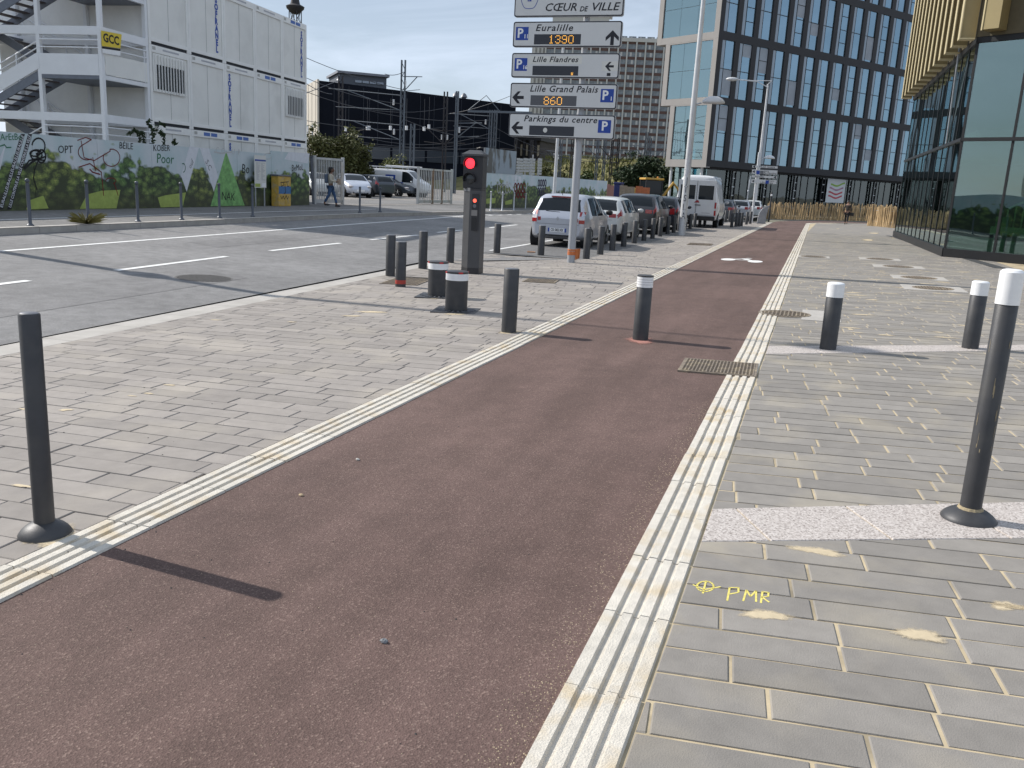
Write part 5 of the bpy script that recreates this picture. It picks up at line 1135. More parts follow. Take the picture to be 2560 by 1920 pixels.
def vehicle(name, label, cat, loc, rz, top, belt, wb, tumble, wheels, wr, pm, rear_glass, wind, sides, tails, heads=True, zb=.24, group=None, extra=None):
    """body lofted through cross-sections from the rear (y=0) to the front; windows are areas of the same skin"""
    Lc = top[-1][0]; t = thing(name, label, cat, loc, rz, group)
    keys = sorted(set([0, .02, .06, .12, .2, Lc - .02, Lc - .08, Lc] + [a for a, _ in top] + [a for a in rear_glass if a > 0] + list(wind) + [v for s in sides for v in s] + [Lc * k / 26 for k in range(27)]))
    ks = []
    for k in keys:
        if not ks or k - ks[-1] > .012: ks.append(k)
    rows = []
    for y in ks:
        zt = crom(y, top); zl = min(crom(y, belt), zt - .025); w = crom(y, wb); gh = zt - zl; f = min(1, gh / .35); w2 = w - .05 * (1 - f) - tumble * f
        b = zb + .10 * max(0, 1 - y / .25) + .05 * max(0, 1 - (Lc - y) / .2)
        pr = [(0, b), (w * .86, b), (w * .97, b + .05), (w * 1.005, b + (zl - b) * .40), (w * 1.02, b + (zl - b) * .62), (w * 1.012, b + (zl - b) * .84), (w, zl), (w - (w - w2) * .45, zl + gh * .5), (w2 + .035 * f, zl + gh * .86), (w2 - .06, zt - gh * .02), (w2 * .5, zt + .012), (0, zt + .018)]
        rows.append((y, pr))
    nj = len(rows[0][1]); side_j = (6, 7); top_j = (9, 10)
    def pt(i, j, s): y, pr = rows[i]; return (s * pr[j][0], y, pr[j][1])
    parts = {}
    def addq(key, q):
        mb = parts.setdefault(key, MB()); mb.poly(q)
    for i in range(len(rows) - 1):
        ym = (rows[i][0] + rows[i + 1][0]) / 2
        for j in range(nj - 1):
            for s in (1, -1):
                q = [pt(i, j, s), pt(i + 1, j, s), pt(i + 1, j + 1, s), pt(i, j + 1, s)]
                if s > 0: q = q[::-1]
                key = 'body'
                if j in side_j:
                    for n_, (a, b) in enumerate(sides):
                        if a < ym < b: key = 'side_window%d%d' % (n_, s)
                if j in top_j or (j == 8 and False):
                    if rear_glass[0] < ym < rear_glass[1]: key = 'rear_window'
                    if wind[0] < ym < wind[1]: key = 'windscreen'
                if tails and j in tails[2] and tails[0] <= ym < tails[1]: key = 'tail_lamp%d' % s
                if heads and Lc - .42 < ym < Lc - .05 and j in (5,): key = 'headlamp%d' % s
                addq(key, q)
    for i in (0, len(rows) - 1):
        loop_ = [pt(i, j, 1) for j in range(nj)] + [pt(i, j, -1) for j in range(nj - 2, 0, -1)]
        addq('body', loop_ if i == 0 else loop_[::-1])
    B = None
    for key in sorted(parts, key=lambda k: k != 'body'):
        m = pm if key == 'body' else M_tail if key.startswith('tail') else M_tailw if key.startswith('head') else M_cg
        nm = key.rstrip('-0123456789'); mb = parts[key]
        me = mb.mesh(nm); bm = bmesh.new(); bm.from_mesh(me); bmesh.ops.remove_doubles(bm, verts=bm.verts, dist=.0008); bmesh.ops.recalc_face_normals(bm, faces=bm.faces) if key == 'body' and False else None; bm.to_mesh(me); bm.free()
        me.polygons.foreach_set('use_smooth', [True] * len(me.polygons)); me.set_sharp_from_angle(angle=R(38)); me.materials.append(m); put(nm, me, t)
    for yw in wheels:
        for s in (1, -1):
            w = crom(yw, wb) * 1.0
            a = MB(); n = 24
            for x in (w - .20, w + .012): a.v += [(s * x, yw + (wr + .055) * math.cos(2 * math.pi * k / n), wr + (wr + .055) * math.sin(2 * math.pi * k / n)) for k in range(n)]
            a.f = [tuple(range(n)) if s < 0 else tuple(range(n - 1, -1, -1)), tuple(range(n, 2 * n))[::s]] + [(k, (k + 1) % n, n + (k + 1) % n, n + k)[::-s] for k in range(n)]
            a.build('wheel_arch', M_under, t)
            tb = MB(); 
            prof = [(wr - .10, w - .19), (wr - .02, w - .18), (wr, w - .15), (wr, w - .02), (wr - .02, w + .016), (wr - .09, w + .02)]
            for r_, x in prof: tb.v += [(s * x, yw + r_ * math.cos(2 * math.pi * k / n), wr + r_ * math.sin(2 * math.pi * k / n)) for k in range(n)]
            tb.f = [(i * n + k, i * n + (k + 1) % n, (i + 1) * n + (k + 1) % n, (i + 1) * n + k) for i in range(len(prof) - 1) for k in range(n)] + [tuple(range(n))]
            wh = tb.build('wheel', M_tyre, t, 40)
            rb = MB(); 
            for k in range(5):
                a_ = 2 * math.pi * k / 5 + .3; rb.bar((s * (w + .022), yw, wr), (s * (w + .016), yw + (wr - .08) * math.cos(a_), wr + (wr - .08) * math.sin(a_)), .07, .02)
            rb.tube([(s * (w + .0), yw, wr), (s * (w + .034), yw, wr)], .05, 10); rb.build('rim', M_rim, wh)
            db = MB(); db.poly([(s * (w + .004), yw + (wr - .09) * math.cos(2 * math.pi * k / n), wr + (wr - .09) * math.sin(2 * math.pi * k / n)) for k in range(n)][::s]); db.build('brake_disc', M_trim, wh)
    # door mirrors
    ym = wind[0] - .05 + (wind[1] - wind[0]) * .62
    for s in (1, -1): w = crom(ym, wb); zl = crom(ym, belt); MB().lathe_xyz([(0.02, -1), (.7, -.8), (1, 0), (.8, .75), (.02, 1)], (s * (w + .12), ym, zl + .08), (.11, .06, .075), 12).build('mirror', extra.get('mirror', pm) if extra else pm, t, 60)
    return t
def shade(z): return z
def plate(t, y, z, s, w=.52, blue=True, facing=1):
    p = MB().box(-w / 2, w / 2, y - .012, y, z - .055, z + .055).build('number_plate', M_wband, t)
    if blue:
        for sx_ in (-1, 1): MB().box(sx_ * w / 2 - (.045 if sx_ > 0 else 0), sx_ * w / 2 + (.045 if sx_ < 0 else 0), y - .0135, y - .0125, z - .053, z + .053).build('plate_band', M_blue, p)
    lettering('lettering', s, .105, M_ink, p, (0, y - .0145, z), FACE_Y, 0, .002, 1.0, 'CENTER', w * .70)
def hatch(top_k=1.0, **k): pass
bay_z = lambda x: zroad(x) - .006
# -- silver hatchback
TX, TY = -7.25, 25.3
tw_top = [(0, .80), (.03, .87), (.10, .97), (.24, 1.20), (.36, 1.36), (.5, 1.435), (1.1, 1.475), (1.8, 1.45), (2.2, 1.34), (2.8, 1.0), (3.25, .86), (3.52, .68), (3.6, .50)]
tw_w = [(0, .64), (.05, .71), (.15, .765), (.4, .81), (1.0, .83), (2.4, .825), (3.0, .79), (3.4, .66), (3.6, .42)]
C1 = vehicle('silver_car', 'silver rounded hatchback parked first in the bay, seen from behind', 'car', (TX, TY, bay_z(TX)), R(1.5), tw_top, [(0, .78), (.1, .93), (1, .91), (2.8, .90), (3.6, .5)], tw_w, .20, (.56, 2.95), .285, paint('silver_paint', (.46, .48, .53), .45, .3), (.125, .345), (2.05, 2.75), ((.62, 1.28), (1.34, 2.62)), None, extra={'mirror': M_trim})
C1.scale = (1.08,) * 3
plate(C1, -.004, .50, 'CK·082·XK')
MB().box(-.30, .30, .33, .375, 1.385, 1.415).build('brake_lamp', M_tail, C1, rot=(0, 0, 0)); MB().tube([(0, .40, 1.44), (0, .30, 1.52)], .008, 6).build('aerial', M_trim, C1)
MB().tube([(.02, .105, .985), (-.30, .115, 1.0), (-.38, .118, 1.01)], .012, 6).build('wiper', M_trim, C1)
for s in (-1, 1):
    MB().box(s * .53 - .045, s * .53 + .045, -.006, .004, .74, .84).build('reflector_lamp', M_tail, C1, bevel=.012)
    for (z0, z1, m_, nm_) in ((.70, .80, M_tail, 'tail_lamp'), (.80, .90, M_tailw, 'clear_lamp'), (.90, 1.02, M_tail, 'tail_lamp')):
        f = lambda z: interp(z, [(.66, -.012), (.80, -.012), (.87, .02), (.97, .088), (1.03, .125)])
        xi, xo = .60, .745; q = [(s * xi, f(z0), z0), (s * xo, f(z0) + .07, z0), (s * xo, f(z1) + .07, z1), (s * xi, f(z1), z1)]
        MB().add([(x, y - .012, z) for x, y, z in q] + [(x, y + .05, z) for x, y, z in q], [(0, 1, 2, 3), (7, 6, 5, 4), (0, 4, 5, 1), (1, 5, 6, 2), (2, 6, 7, 3), (3, 7, 4, 0)]).build(nm_, m_, C1, fix=True)
MB().box(-.60, .60, -.003, .002, .655, .662).build('hatch_seam', M_trim, C1); MB().box(-.55, .55, -.008, .05, .33, .375).build('bumper_skirt', M_trim, C1)
MB().add([(0, -.006, .87), (.035, -.006, .81), (0, -.006, .75), (-.035, -.006, .81), (0, -.006, .845), (.018, -.006, .81), (0, -.006, .775), (-.018, -.006, .81)], [(0, 3, 7, 4), (3, 2, 6, 7), (2, 1, 5, 6), (1, 0, 4, 5)]).build('emblem', M_rim, C1)
MB().tube([(.35, -.02, .30), (.35, .25, .30)], .028, 8).build('exhaust', M_rim, C1)
for s in (1, -1): MB().box(s * .842 - .008, s * .842 + .008, 1.62, 1.80, .80, .825).build('door_handle', M_rim, C1)
def hatchback(name, label, loc, rz, pm, L=4.25, W=1.79, H=1.46, rake=.42, sq=0.0, tails=(.02, .28, (5, 6)), group=None, wr=.31, cat='car', zb=.24):
    k = H / 1.46; l = L / 4.25; top = [(0, .84 * k), (.03, .92 * k), (.10, 1.0 * k), (.12 + rake * .55, 1.26 * k), (.16 + rake, 1.37 * k), (.3 + rake, 1.42 * k), (1.5 * l, 1.46 * k), (2.2 * l, 1.44 * k), (2.6 * l, 1.35 * k), (3.25 * l, 1.02 * k), (3.8 * l, .88 * k), (4.15 * l, .70 * k), (L, .5 * k)]
    h = W / 2; w = [(0, h * .80), (.05, h * .88), (.15, h * .94), (.5, h * .985), (1.2, h), (2.8 * l, h), (3.5 * l, h * .95), (4.0 * l, h * .8), (L, h * .52)]
    return vehicle(name, label, cat, loc, rz, top, [(0, .82 * k), (.1, .97 * k), (1, .955 * k), (3.2 * l, .93 * k), (L, .5 * k)], w, .21, (.72 * l, 3.35 * l), wr, pm, (.115, .15 + rake), (2.45 * l, 3.18 * l), ((.55, 1.0 * l), (1.06 * l, 1.9 * l), (1.98 * l, 3.05 * l)), tails, group=group, zb=zb)
def rear_kit(c, z, s=None, w=.5):
    if s: plate(c, -.004, z, s, .5)
    MB().box(-.62, .62, -.004, .05, .31, .40).build('bumper_skirt', M_trim, c); MB().box(-.58, .58, -.003, .002, z + .16, z + .166).build('hatch_seam', M_trim, c)
    MB().tube([(0, .6, 1.44), (0, .5, 1.50)], .008, 6).build('aerial', M_trim, c)
X2 = -7.3; C2 = hatchback('white_car', 'white hatchback with red tail lamps parked ahead of the silver car', (X2, 30.2, bay_z(X2)), R(1), paint('white_paint', (.62, .64, .63)), 4.25, 1.79, 1.46, .34); rear_kit(C2, .56); C2.scale = (1.05,) * 3
for s in (-1, 1): MB().box(s * .58 - .12, s * .58 + .12, -.006, .01, .80, .93).build('tail_lamp', M_tail, C2, bevel=.01)
MB().poly([(.05 * math.cos(k * .5), -.006, .9 + .05 * math.sin(k * .5)) for k in range(12)]).build('emblem', M_rim, C2)
X3 = -7.2; C3 = hatchback('dark_car', 'dark charcoal tall hatchback parked ahead of the white one', (X3, 36.6, bay_z(X3)), R(1), paint('charcoal_paint', (.030, .032, .038), .3), 4.35, 1.82, 1.60, .28); rear_kit(C3, .6); C3.scale = (1.05,) * 3
for s in (-1, 1): MB().box(s * .58 - .13, s * .58 + .13, -.006, .01, .86, 1.0).build('tail_lamp', M_tail, C3, bevel=.01)
C4 = hatchback('dark_car', 'dark blue-grey hatchback parked between charcoal car and white van', (-7.1, 42.3, bay_z(-7.1)), R(1), paint('bluegrey_paint', (.022, .028, .040), .3), 4.1, 1.76, 1.52, .3); rear_kit(C4, .58); C4.scale = (1.05,) * 3
for s in (-1, 1): MB().box(s * .56 - .10, s * .56 + .12, -.006, .01, .74, 1.02).build('tail_lamp', M_tail, C4, bevel=.01)
# -- white van
VY = 47.8; VX = at_y(1737, 540, VY).x
VN = vehicle('white_van', 'tall white panel van parked with dark glazed rear doors', 'van', (VX, VY, bay_z(VX)), R(1.0), [(0, 2.20), (.03, 2.34), (.10, 2.43), (.3, 2.48), (3.6, 2.5), (4.0, 2.36), (4.6, 1.62), (5.1, 1.22), (5.5, .95), (5.6, .6)], [(0, 1.25), (4.4, 1.15), (5.6, .6)], [(0, .93), (.05, .97), (.2, 1.0), (4.4, 1.0), (5.2, .9), (5.6, .6)], .22, (1.15, 4.6), .34, paint('van_white', (.66, .67, .68)), (-2, -1), (4.05, 4.65), ((3.3, 4.3),), None, heads=False, zb=.36)
VN.scale = (1.1,) * 3
for s in (-1, 1):
    d = MB().box(s * .455 - .44, s * .455 + .44, -.018, .0, .62, 2.26).build('rear_door', paint('van_white', (0, 0, 0)), VN, bevel=.02); MB().box(s * .44 - .355, s * .44 + .355, -.026, -.0185, 1.36, 2.02).build('door_window', M_cg, d, bevel=.01)
    MB().box(s * .925 - .05, s * .925 + .05, -.02, .03, .62, 1.25).build('tail_lamp', M_tail, VN, bevel=.01); MB().box(s * .926 - .044, s * .926 + .044, -.024, -.0205, .86, .96).build('clear_lamp', M_tailw, VN)
MB().box(-.95, .95, -.09, .02, .38, .58).build('rear_bumper', M_trim, VN, bevel=.02); MB().box(-.006, .006, -.020, -.0182, .64, 2.24).build('door_gap', M_trim, VN)
MB().add([(-.10, -.03, 1.20), (.16, -.03, 1.20), (.12, -.03, 1.30), (.04, -.03, 1.33)], [(0, 1, 2, 3)]).build('red_mark', M_tail, VN); MB().box(-.05, .22, -.035, -.0186, 1.07, 1.11).build('door_handle', M_trim, VN); MB().box(-.75, -.32, -.025, -.0186, .82, .98).build('number_plate', M_wband, VN)
MB().box(.3, .7, -.0205, -.0184, .72, .74).build('badge', M_rim, VN)
# -- three cars beyond the van
def far_car(nm, label, px, Y, pm, rz=R(1.5), **k):
    x = at_y(px, 520, Y).x; c = hatchback(nm, label, (x, Y, bay_z(x)), rz, pm, **k); 
    for s in (-1, 1): MB().box(s * .58 - .12, s * .58 + .12, -.006, .01, .78, .98).build('tail_lamp', M_tail, c, bevel=.01)
    return c
far_car('dark_car', 'dark car with red tail lamp just beyond the white van', 1803, 62, paint('dark_paint2', (.05, .055, .065), .3), H=1.5)
far_car('silver_car', 'small silver car behind the far cluster of bollards', 1846, 69, paint('silver2', (.40, .42, .45), .4))
far_car('white_car', 'white hatchback parked last, before the pale fence', 1877, 73, MATS['white_paint'], rake=.5)
# -- cars in the yard
YZ = .262
def yard_car(nm, label, px, py, hx, hy, pm, shift=0.0, **k):
    P = gnd(700 + px * .2712, 100 + py * .2712, YZ); h = V((hx, hy, 0)).normalized(); L_ = k.get('L', 4.25)
    o = P - h * (L_ * shift); return hatchback(nm, label, (o.x, o.y, YZ), math.atan2(-h.x, h.y), pm, **k)
c = yard_car('silver_car', 'silver hatchback in the yard facing the gateway, headlamps showing', 740, 1455, .70, -.72, paint('silver3', (.50, .53, .60), .35), .97, H=1.48)
MB().box(-.26, .26, 4.235, 4.26, .40, .51).build('number_plate', M_wband, c); MB().box(-.5, .5, 4.20, 4.25, .25, .36).build('grille', M_trim, c, bevel=.02)
for s in (-1, 1): MB().lathe_xyz([(0.02, -1), (.8, -.6), (1, 0), (.8, .6), (.02, 1)], (s * .58, 3.98, .70), (.20, .22, .09), 12).build('headlamp', M_tailw, c, 60)
c = yard_car('dark_estate', 'dark grey estate car in the yard showing its red tail lamp', 985, 1452, -.93, .36, paint('grey_paint', (.045, .055, .068), .4), .0, L=4.4, H=1.5, rake=.25)
c = yard_car('dark_saloon', 'dark blue-grey car in the yard nose towards the rusty gate', 1230, 1448, .97, -.22, paint('bluegrey2', (.06, .07, .085), .45), .97, L=4.6, H=1.43, rake=.6)
for s in (-1, 1): MB().lathe_xyz([(0.02, -1), (.8, -.6), (1, 0), (.8, .6), (.02, 1)], (s * .60, 4.22, .66), (.18, .28, .08), 12).build('headlamp', M_tailw, c, 60)
c = yard_car('white_car', 'white car behind the open bar gate in the yard', 420, 1440, .75, -.66, MATS['white_paint'], .97, H=1.46)
P = at_y(700 + 880 * .2712, 480, 64); vx = P.x
YV = vehicle('white_van', 'white van with blue logo and ladder rack parked in the yard', 'van', (vx, 63, YZ), R(-86), [(0, 1.85), (.03, 1.95), (.10, 2.0), (.3, 2.03), (3.3, 2.0), (3.6, 1.9), (4.2, 1.35), (4.7, 1.1), (5.0, .9), (5.1, .6)], [(0, 1.1), (4.0, 1.05), (5.1, .6)], [(0, .86), (.05, .9), (.2, .95), (4.2, .95), (4.8, .85), (5.1, .6)], .12, (.95, 4.15), .33, paint('van_white', (0, 0, 0)), (-2, -1), (3.62, 4.2), ((3.1, 4.0),), None, heads=False, zb=.32)
YV.location.z = YZ
mb = MB()
for s in (-1, 1): mb.tube([(s * .6, -.1, 2.2), (s * .6, 3.2, 2.17)], .03, 6)
for y in (.3, 1.6, 3.0): mb.tube([(-.62, y, 2.17), (.62, y, 2.17)], .025, 6); mb.tube([(.6, y, 2.17), (.6, y, 1.98)], .025, 6); mb.tube([(-.6, y, 2.17), (-.6, y, 1.98)], .025, 6)
mb.tube([(.6, -.1, 2.0), (.6, -.1, 2.42)], .025, 6); mb.build('roof_rack', M_steel, YV)
MB().tube([(.35, 1.5, 2.24), (.35, 4.5, 2.2)], .09, 10).build('pipe_carrier', M_lpost, YV)
for (a, b, z0, z1) in ((1.75, 2.55, 1.25, 1.6), (1.6, 1.75, 1.25, 1.42)): MB().box(.957, .962, a, b, z0, z1).build('blue_logo', M_blue, YV); 
MB().box(.963, .966, 1.95, 2.4, 1.3, 1.48).build('logo_blank', M_wband, YV); MB().box(.966, .972, 1.2, 3.2, 1.02, 1.08).build('blue_stripe', M_blue, YV)
# -- yellow digger beyond the van
DG = thing('yellow_digger', 'small yellow wheeled digger with glazed cab beyond the parked cars', 'digger', (-15.5, 84, -.1), R(-60)); M_dy = mat('digger_yellow', (.52, .30, .04), .45, var=.1, scale=4, dirt=(.2, .15, .08), dscale=3, damt=.4)
MB().box(-.9, .9, -1.5, 1.6, .8, 1.35).build('chassis', M_dy, DG, bevel=.05); MB().box(-.85, .85, -1.7, -.4, 1.35, 1.95).build('bonnet', M_dy, DG, bevel=.12); MB().box(-.8, .8, -.35, 1.2, 1.36, 2.75).build('cab_glass', M_cg, DG, bevel=.04); MB().box(-.92, .92, -.5, 1.35, 2.76, 2.95).build('cab_roof', M_dy, DG, bevel=.06)
for x in (-.82, .82):
    for y in (-.37, 1.22): MB().box(x - .05, x + .05, y - .05, y + .05, 1.35, 2.76).build('cab_pillar', M_trim, DG)
for x in (-.95, .95):
    for y in (-1.1, 1.1):
        mb = MB(); mb.tube([(x - .2, y, .6), (x - .16, y, .6), (x + .16, y, .6), (x + .2, y, .6)], [.5, .6, .6, .5], 20); mb.build('wheel', M_tyre, DG, 40)
MB().tube([(0, 1.6, 1.2), (0, 2.6, 2.6), (0, 3.6, 1.6)], .14, 6).build('arm', M_dy, DG); MB().box(-.6, .6, 3.3, 3.9, .9, 1.6).build('bucket', M_trim, DG, bevel=.05); MB().ellipsoid((.3, .9, 3.02), (.09, .09, .09), 10, 6).build('beacon', mat('beacon', (.6, .25, .03), .3), DG, 60)

# ================================================================ people
def skin_obj(name, verts, edges, radii, m, parent, root=0, sub=2):
    me = bpy.data.meshes.new(name); me.from_pydata(verts, edges, []); me.materials.append(m); o = put(name, me, parent)
    sk = o.modifiers.new('skin', 'SKIN'); 
    if not me.skin_vertices: me.attributes.new  # layer is made by the modifier
    lay = me.skin_vertices[0].data if me.skin_vertices else None
    if lay is None:
        bm = bmesh.new(); bm.from_mesh(me); bm.verts.layers.skin.verify(); bm.to_mesh(me); bm.free(); lay = me.skin_vertices[0].data
    for i, r in enumerate(radii): lay[i].radius = (r, r) if not isinstance(r, tuple) else r; lay[i].use_root = (i == root)
    sk.use_smooth_shade = True; s = o.modifiers.new('sub', 'SUBSURF'); s.levels = s.render_levels = sub
    return o
def person(label, loc, rz, h, top_m, leg_m, skin_m, hair_m, stride, arms, bulky=1.0, pack=None, bag=None, long_hair=False):
    t = thing('person', label, 'person', tuple(loc), rz); k = h / 1.70
    J = lambda x, y, z: (x * k, y * k, z * k)
    # faces local +Y; one continuous body
    fl, fr = stride
    V_ = [J(0, 0, .93), J(0, .0, 1.08), J(0, .01, 1.25), J(0, .0, 1.40), J(0, .02, 1.47), J(0, .04, 1.53)]
    Rr = [.135, .12, .135, .105, .05, .052]; E = [(0, 1), (1, 2), (2, 3), (3, 4), (4, 5)]
    def chain(start, pts, rs):
        p = start
        for q, r in zip(pts, rs): V_.append(J(*q)); Rr.append(r); E.append((p, len(V_) - 1)); p = len(V_) - 1
    for s, f in ((-1, fl), (1, fr)):
        kz = .50; chain(0, [(s * .09, .0, .86), (s * .095, f * .5 + .03, kz), (s * .095, f - (.08 if f < 0 else 0), .08 + (.05 if f < 0 else 0)), (s * .10, f + .12, .03 + (.02 if f < 0 else 0))], [.088, .06, .042, .036])
    for s, (el, wr_, hd_) in zip((-1, 1), arms):
        chain(3, [(s * .16, 0, 1.38), el, wr_, hd_], [.058, .044, .033, .036])
    skin_obj('body', V_, E, [(r * k * (1 if i > 5 else bulky), r * k * (.8 if i < 4 else 1)) for i, r in enumerate(Rr)], skin_m, t)
    hd = MB(); hd.lathe_xyz([(.02, -1), (.5, -.9), (.78, -.55), (.97, -.05), (1, .35), (.8, .78), (.4, .97), (.02, 1)], J(0, .05, 1.60), (.075 * k, .092 * k, .115 * k), 16)
    hd.ellipsoid(J(0, .148, 1.59), (.014 * k, .02 * k, .024 * k), 8, 6)
    for s in (-1, 1): hd.ellipsoid(J(s * .076, .045, 1.60), (.012 * k, .022 * k, .032 * k), 8, 6)
    hd.build('head', skin_m, t, 60)
    for s in (-1, 1): MB().ellipsoid(J(s * .03, .132, 1.615), (.011 * k, .008 * k, .007 * k), 8, 4).build('eye', M_black, t)
    MB().ellipsoid(J(0, .137, 1.545), (.024 * k, .008 * k, .007 * k), 8, 4).build('mouth', mat('lips', (.25, .08, .07), .5), t)
    hr = MB(); hr.lathe_xyz([(1.0, -.1), (1.06, .3), (.86, .82), (.4, 1.03), (.02, 1.08)], J(0, .03, 1.61), (.08 * k, .095 * k, .118 * k), 16)
    if long_hair:
        hr.lathe_xyz([(.02, -1), (.7, -.8), (1, 0), (.9, .8), (.02, 1)], J(0, -.05, 1.58), (.11 * k, .075 * k, .16 * k), 14)
    hr.build('hair', hair_m, t, 60)
    # clothes over the body: top with sleeves, trousers, shoes
    Tv = [V_[i] for i in (0, 1, 2, 3)]; Te = [(0, 1), (1, 2), (2, 3)]; Tr = [.150, .140, .152, .118]
    for s, (el, wr_, hd_) in zip((-1, 1), arms):
        b = len(Tv); Tv += [J(s * .165, 0, 1.385), J(*el), J(*wr_)]; Tr += [.072, .060, .046]; Te += [(3, b), (b, b + 1), (b + 1, b + 2)]
    skin_obj('top', Tv, Te, [(r * k * (bulky if i < 4 else 1), r * k * (.86 if i < 4 else 1)) for i, r in enumerate(Tr)], top_m, t)
    Lv = [J(0, 0, .96)]; Le = []; Lr = [.150]
    for s, f in ((-1, fl), (1, fr)):
        b = len(Lv); Lv += [J(s * .092, .0, .84), J(s * .095, f * .5 + .03, .50), J(s * .095, f - (.06 if f < 0 else 0), .13 + (.05 if f < 0 else 0))]; Lr += [.100, .072, .056]; Le += [(0, b), (b, b + 1), (b + 1, b + 2)]
    skin_obj('trousers', Lv, Le, [(r * k * (bulky if i == 0 else 1), r * k) for i, r in enumerate(Lr)], leg_m, t)
    for s, f in ((-1, fl), (1, fr)): z = .045 + (.04 if f < 0 else 0); MB().lathe_xyz([(.02, -1), (.8, -.9), (1, -.3), (.8, .5), (.3, 1), (.02, 1.05)], J(s * .098, f + .05, z), (.048 * k, .13 * k, .045 * k), 12).build('shoe', M_black, t, 60)
    for s, (el, wr_, hd_) in zip((-1, 1), arms):       # fingers
        mb = MB(); d = (V(hd_) - V(wr_)).normalized(); sd = d.cross(V((0, 1, 0))).normalized() if abs(d.y) < .9 else V((1, 0, 0))
        for q in range(4): b = V(hd_) + sd * (.012 * (q - 1.5)) * 1.6; mb.tube([J(*b), J(*(b + d * (.045 - .006 * abs(q - 1.2)))), J(*(b + d * .075 + V((0, .015, 0))))], [.0095 * k, .009 * k, .006 * k], 6)
        b = V(hd_) - d * .03 + sd * .03 * -s; mb.tube([J(*b), J(*(b + d * .03 - sd * .03 * s)), J(*(b + d * .06 - sd * .035 * s))], [.011 * k, .010 * k, .006 * k], 6); stuff(mb.build('fingers', skin_m, t, 60))
    if pack: MB().box(-.14 * k, .14 * k, -.27 * k, -.11 * k, 1.02 * k, 1.42 * k).build('backpack', pack, t, bevel=.05)
    return t
M_sk = mat('skin', (.28, .16, .11), .6); M_skd = mat('skin_brown', (.16, .085, .055), .6)
P = far(700 + 468 * .2712, 100 + 1535 * .2712)
wm = person('woman-sized walker in cream sweater and jeans with backpack beside the bar gate'.replace('woman-sized walker', 'person walking'), P, R(-70), 1.67, mat('cream_knit', (.48, .44, .36), .9, var=.15, scale=30), mat('denim', (.05, .10, .20), .85, var=.25, scale=25), M_skd, mat('hair_black', (.012, .010, .009), .6), (.24, -.20), (((-.22, .05, 1.14), (-.16, .28, 1.08), (-.14, .34, 1.08)), ((.22, .04, 1.13), (.17, .27, 1.10), (.15, .33, 1.10))), 1.08, mat('pack_blue', (.10, .13, .18), .8), None, True)
bg_ = MB().box(-.16, .16, .30, .42, .96, 1.22).build('bag', mat('bag_beige', (.36, .27, .20), .8), None, loc=tuple(P), bevel=.02); bg_.rotation_euler = (0, 0, R(-70)); tag(bg_, 'beige bag carried in front by the walker in cream sweater', 'bag')
P = far(2114, 561)
person('person in dark jacket and trousers walking away along the plaza', P, R(-10), 1.62, mat('brown_jacket', (.055, .045, .038), .9), mat('black_cloth', (.012, .012, .014), .9), M_sk, mat('hair_dark', (.03, .022, .018), .7), (.2, -.22), (((-.25, -.02, 1.12), (-.25, .06, .92), (-.25, .10, .85)), ((.25, .0, 1.12), (.24, .10, .95), (.23, .15, .90))), 1.1)
hb = MB().box(-.15, .15, -.06, .06, .62, .84).build('handbag', M_black, None, loc=(P.x + .30, P.y + .1, P.z - .02), bevel=.02); tag(hb, 'dark bag hanging from the hand of the person walking away', 'bag')
# ================================================================ buildings and background
M_mast = mat('mast_grey', (.12, .14, .165), .6, .3); M_mastd = mat('mast_dark', (.028, .025, .028), .7)
def wall_frame(name, label, cat, loc, d):     # local +X along d, local -Y outwards to the viewer
    return thing(name, label, cat, loc, math.atan2(d[1], d[0]))
M_clad = mat('dark_cladding', (.022, .021, .024), .6, .1, var=.12, scale=.6); M_stone = mat('grey_cladding', (.30, .285, .27), .8, var=.06, scale=.5)
M_wg = glass('window_glass', (.30, .42, .45), .35, .015, 1.6, .34, (.58, .82, 1.0)); M_wg2 = glass('pale_glass', (.66, .90, .95), .85, .02, 1.5, .30, (.7, .95, 1.0))
M_strip = mat('frosted_strip', (.24, .29, .35), .12, var=.1, scale=.8, spec=1.0); M_mull = mat('mullion', (.015, .015, .018), .5); M_int = mat('interior', (.10, .11, .11), .9); M_blind = mat('blind', (.22, .24, .25), .8)
# ---- dark office block with two-storey windows
OC = V((-11.5, 95, -.1)); dR = V((2167.65, 3072.64, 0)).normalized(); dL = V((-2263.84, 1594.89, 0)).normalized()
OB = wall_frame('office_block', 'dark office block with tall paired windows and blue-glazed stepped end', 'building', tuple(OC), dR)
NB_, BW = 22, 2.70                              # bays along the long side
LV = [(5.15, 10.75), (11.5, 17.05), (17.85, 23.4), (24.2, 29.8)]
EX = NB_ * BW + .66
core = MB().box(3.1, EX, 1.6, 5.3, .0, 30.5).build('core', M_int, OB)
